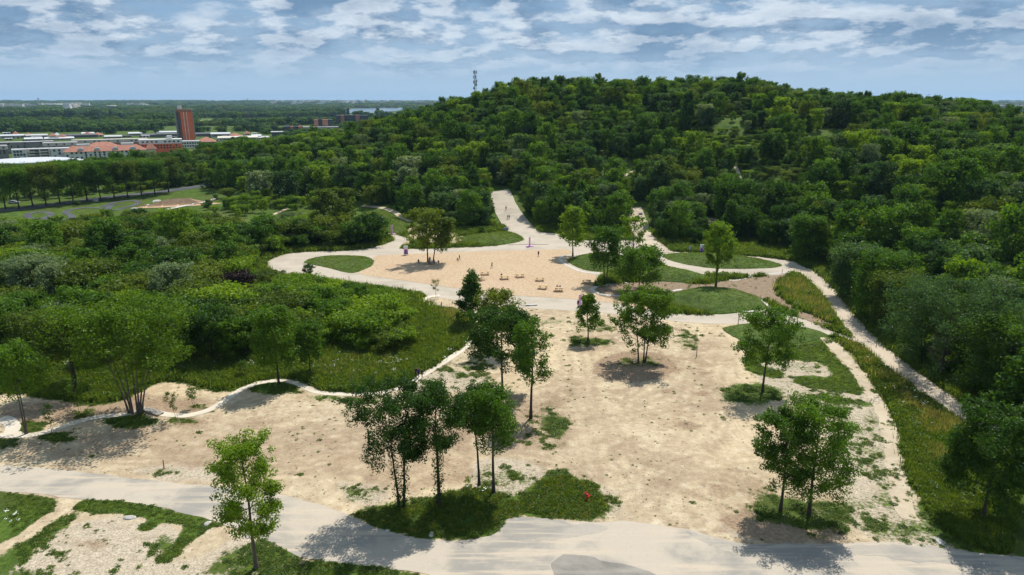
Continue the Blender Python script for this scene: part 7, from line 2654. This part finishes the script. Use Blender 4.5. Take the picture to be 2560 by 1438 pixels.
person('person in black walking at the left of three on the winding path', onchip(1041, 943, 0.04), 2.6, 'walk', BK, (0.04, 0.03, 0.03), group=None)
person('person in dark blue walking in the middle of three on the winding path', onchip(1047, 945, 0.04), 2.6, 'walk', NV, NV)
person('person in black with bare legs at the right of three on the winding path', onchip(1056, 947, 0.04), 2.5, 'walk', BK, (0.30, 0.19, 0.13))
person('person in pale clothes walking on the path near the wispy sapling', onchip(1104, 774, 0.04), -2.2, 'walk', (0.55, 0.50, 0.50), (0.40, 0.42, 0.48))
person('person in white and grey walking on the path past the pointed dark tree', onchip(1196, 810, 0.04), -2.4, 'walk', WH, (0.25, 0.27, 0.32))
person('person standing in dark clothes at the back edge of the wood chips', onchip(1346, 642), 0.6, 'stand', BK, (0.07, 0.06, 0.06))
person('person in grey walking alone across the middle of the wood chips', onchip(1230, 671), 1.2, 'walk', (0.10, 0.11, 0.14), (0.07, 0.075, 0.09))
person('person in dark clothes bending over a small child on the wood chips', onchip(1149, 652), 1.5, 'walk', BK, (0.06, 0.06, 0.07))
person('small child crouching beside a dark clad adult on the wood chips', onchip(1143, 652), -1.5, 'crouch', (0.10, 0.04, 0.03), BK, s=0.75)
person('person in a red top coming down the hill road', onchip(1265, 527, 0.14), 3.0, 'walk', RD, BK)
person('person in dark clothes lower down the hill road beside one in white', onchip(1273, 549, 0.14), 3.0, 'walk', GY, BK)
person('person in white beside a dark clad one on the hill road', onchip(1269, 549, 0.14), 3.0, 'walk', WH, GY)
person('person in blue standing by the far pale bench', onchip(936, 583, 0.08), 1.0, 'stand', BL, (0.05, 0.06, 0.09))
person('dark figure standing beside the front slim pink post', onchip(1445, 768, 0.03), 0.5, 'stand', BK, BK)


def seat_at(ti, sx, side):
    q, rz = TPOS[ti]
    d = Vector((sx, side * 0.98, 0))
    d.rotate(__import__('mathutils').Euler((0, 0, rz)))
    return (q + d), rz + (0 if side < 0 else math.pi)


for ti, sx, sd_, tp, lg, lb in ((6, -0.35, 1, BL, NV, 'left of two blue clad people at the front right picnic table'), (6, 0.35, 1, (0.20, 0.27, 0.5), GY, 'right of two blue clad people at the front right picnic table'), (1, -0.4, -1, WH, NV, 'person in white sitting at the picnic table half hidden by the tree'),
                                (1, 0.45, 1, BK, NV, 'person in black sitting opposite the white one at the half hidden picnic table'), (2, -0.75, 1, BK, BK, 'person in black sitting at the end of an otherwise empty picnic table')):
    q, rz = seat_at(ti, sx, sd_)
    person(lb, q, rz, 'sit', tp, lg)
q = P(1085, 661)
for k, (dx, dy, tp, lg, rz, lb) in enumerate([(0.4, 0.0, WH, BL, 2.9, 'person in white on the right end of the bench under the tree pair'), (1.1, 0.1, (0.16, 0.2, 0.33), NV, 3.2, 'person in dark blue next to the one in white on the tree bench'), (-0.3, 0.05, GY, BK, 3.0, 'person in grey in the middle of the tree bench')]):
    person(lb, (q.x + dx - 1.0, q.y + dy, 0.055), rz, 'sit', tp, lg)
person('person in black sitting on the ground at the left of the tree pair', onchip(1047, 658), 0.8, 'crouch', BK, BK)
person('person in black standing behind the tree bench', onchip(1075, 657), 3.0, 'stand', BK, BK)
person('person in dark clothes crouching right of the tree bench', onchip(1097, 660), 2.0, 'crouch', BK, NV)
person('person riding away on the dark bike loop behind the bushes', onchip(122, 552, 0.1), 0.4, 'walk', (0.28, 0.12, 0.09), BK)
person('person in dark clothes on the pale path left of the yellow bush', onchip(273, 545, 0.1), 0.2, 'walk', BK, BK)
for k in range(3):
    q = Vector((87 + 9 * k + (k % 2) * 2, 436, 0))
    q.z = float(terrain(q.x, q.y)) + 2.0 * 0
    person('tiny figure on the bare crest of the hill', q, 1.0, 'stand', RD if k == 0 else BK, BK, group='tiny figures on the crest of the hill')
print('objects', len(C.objects))
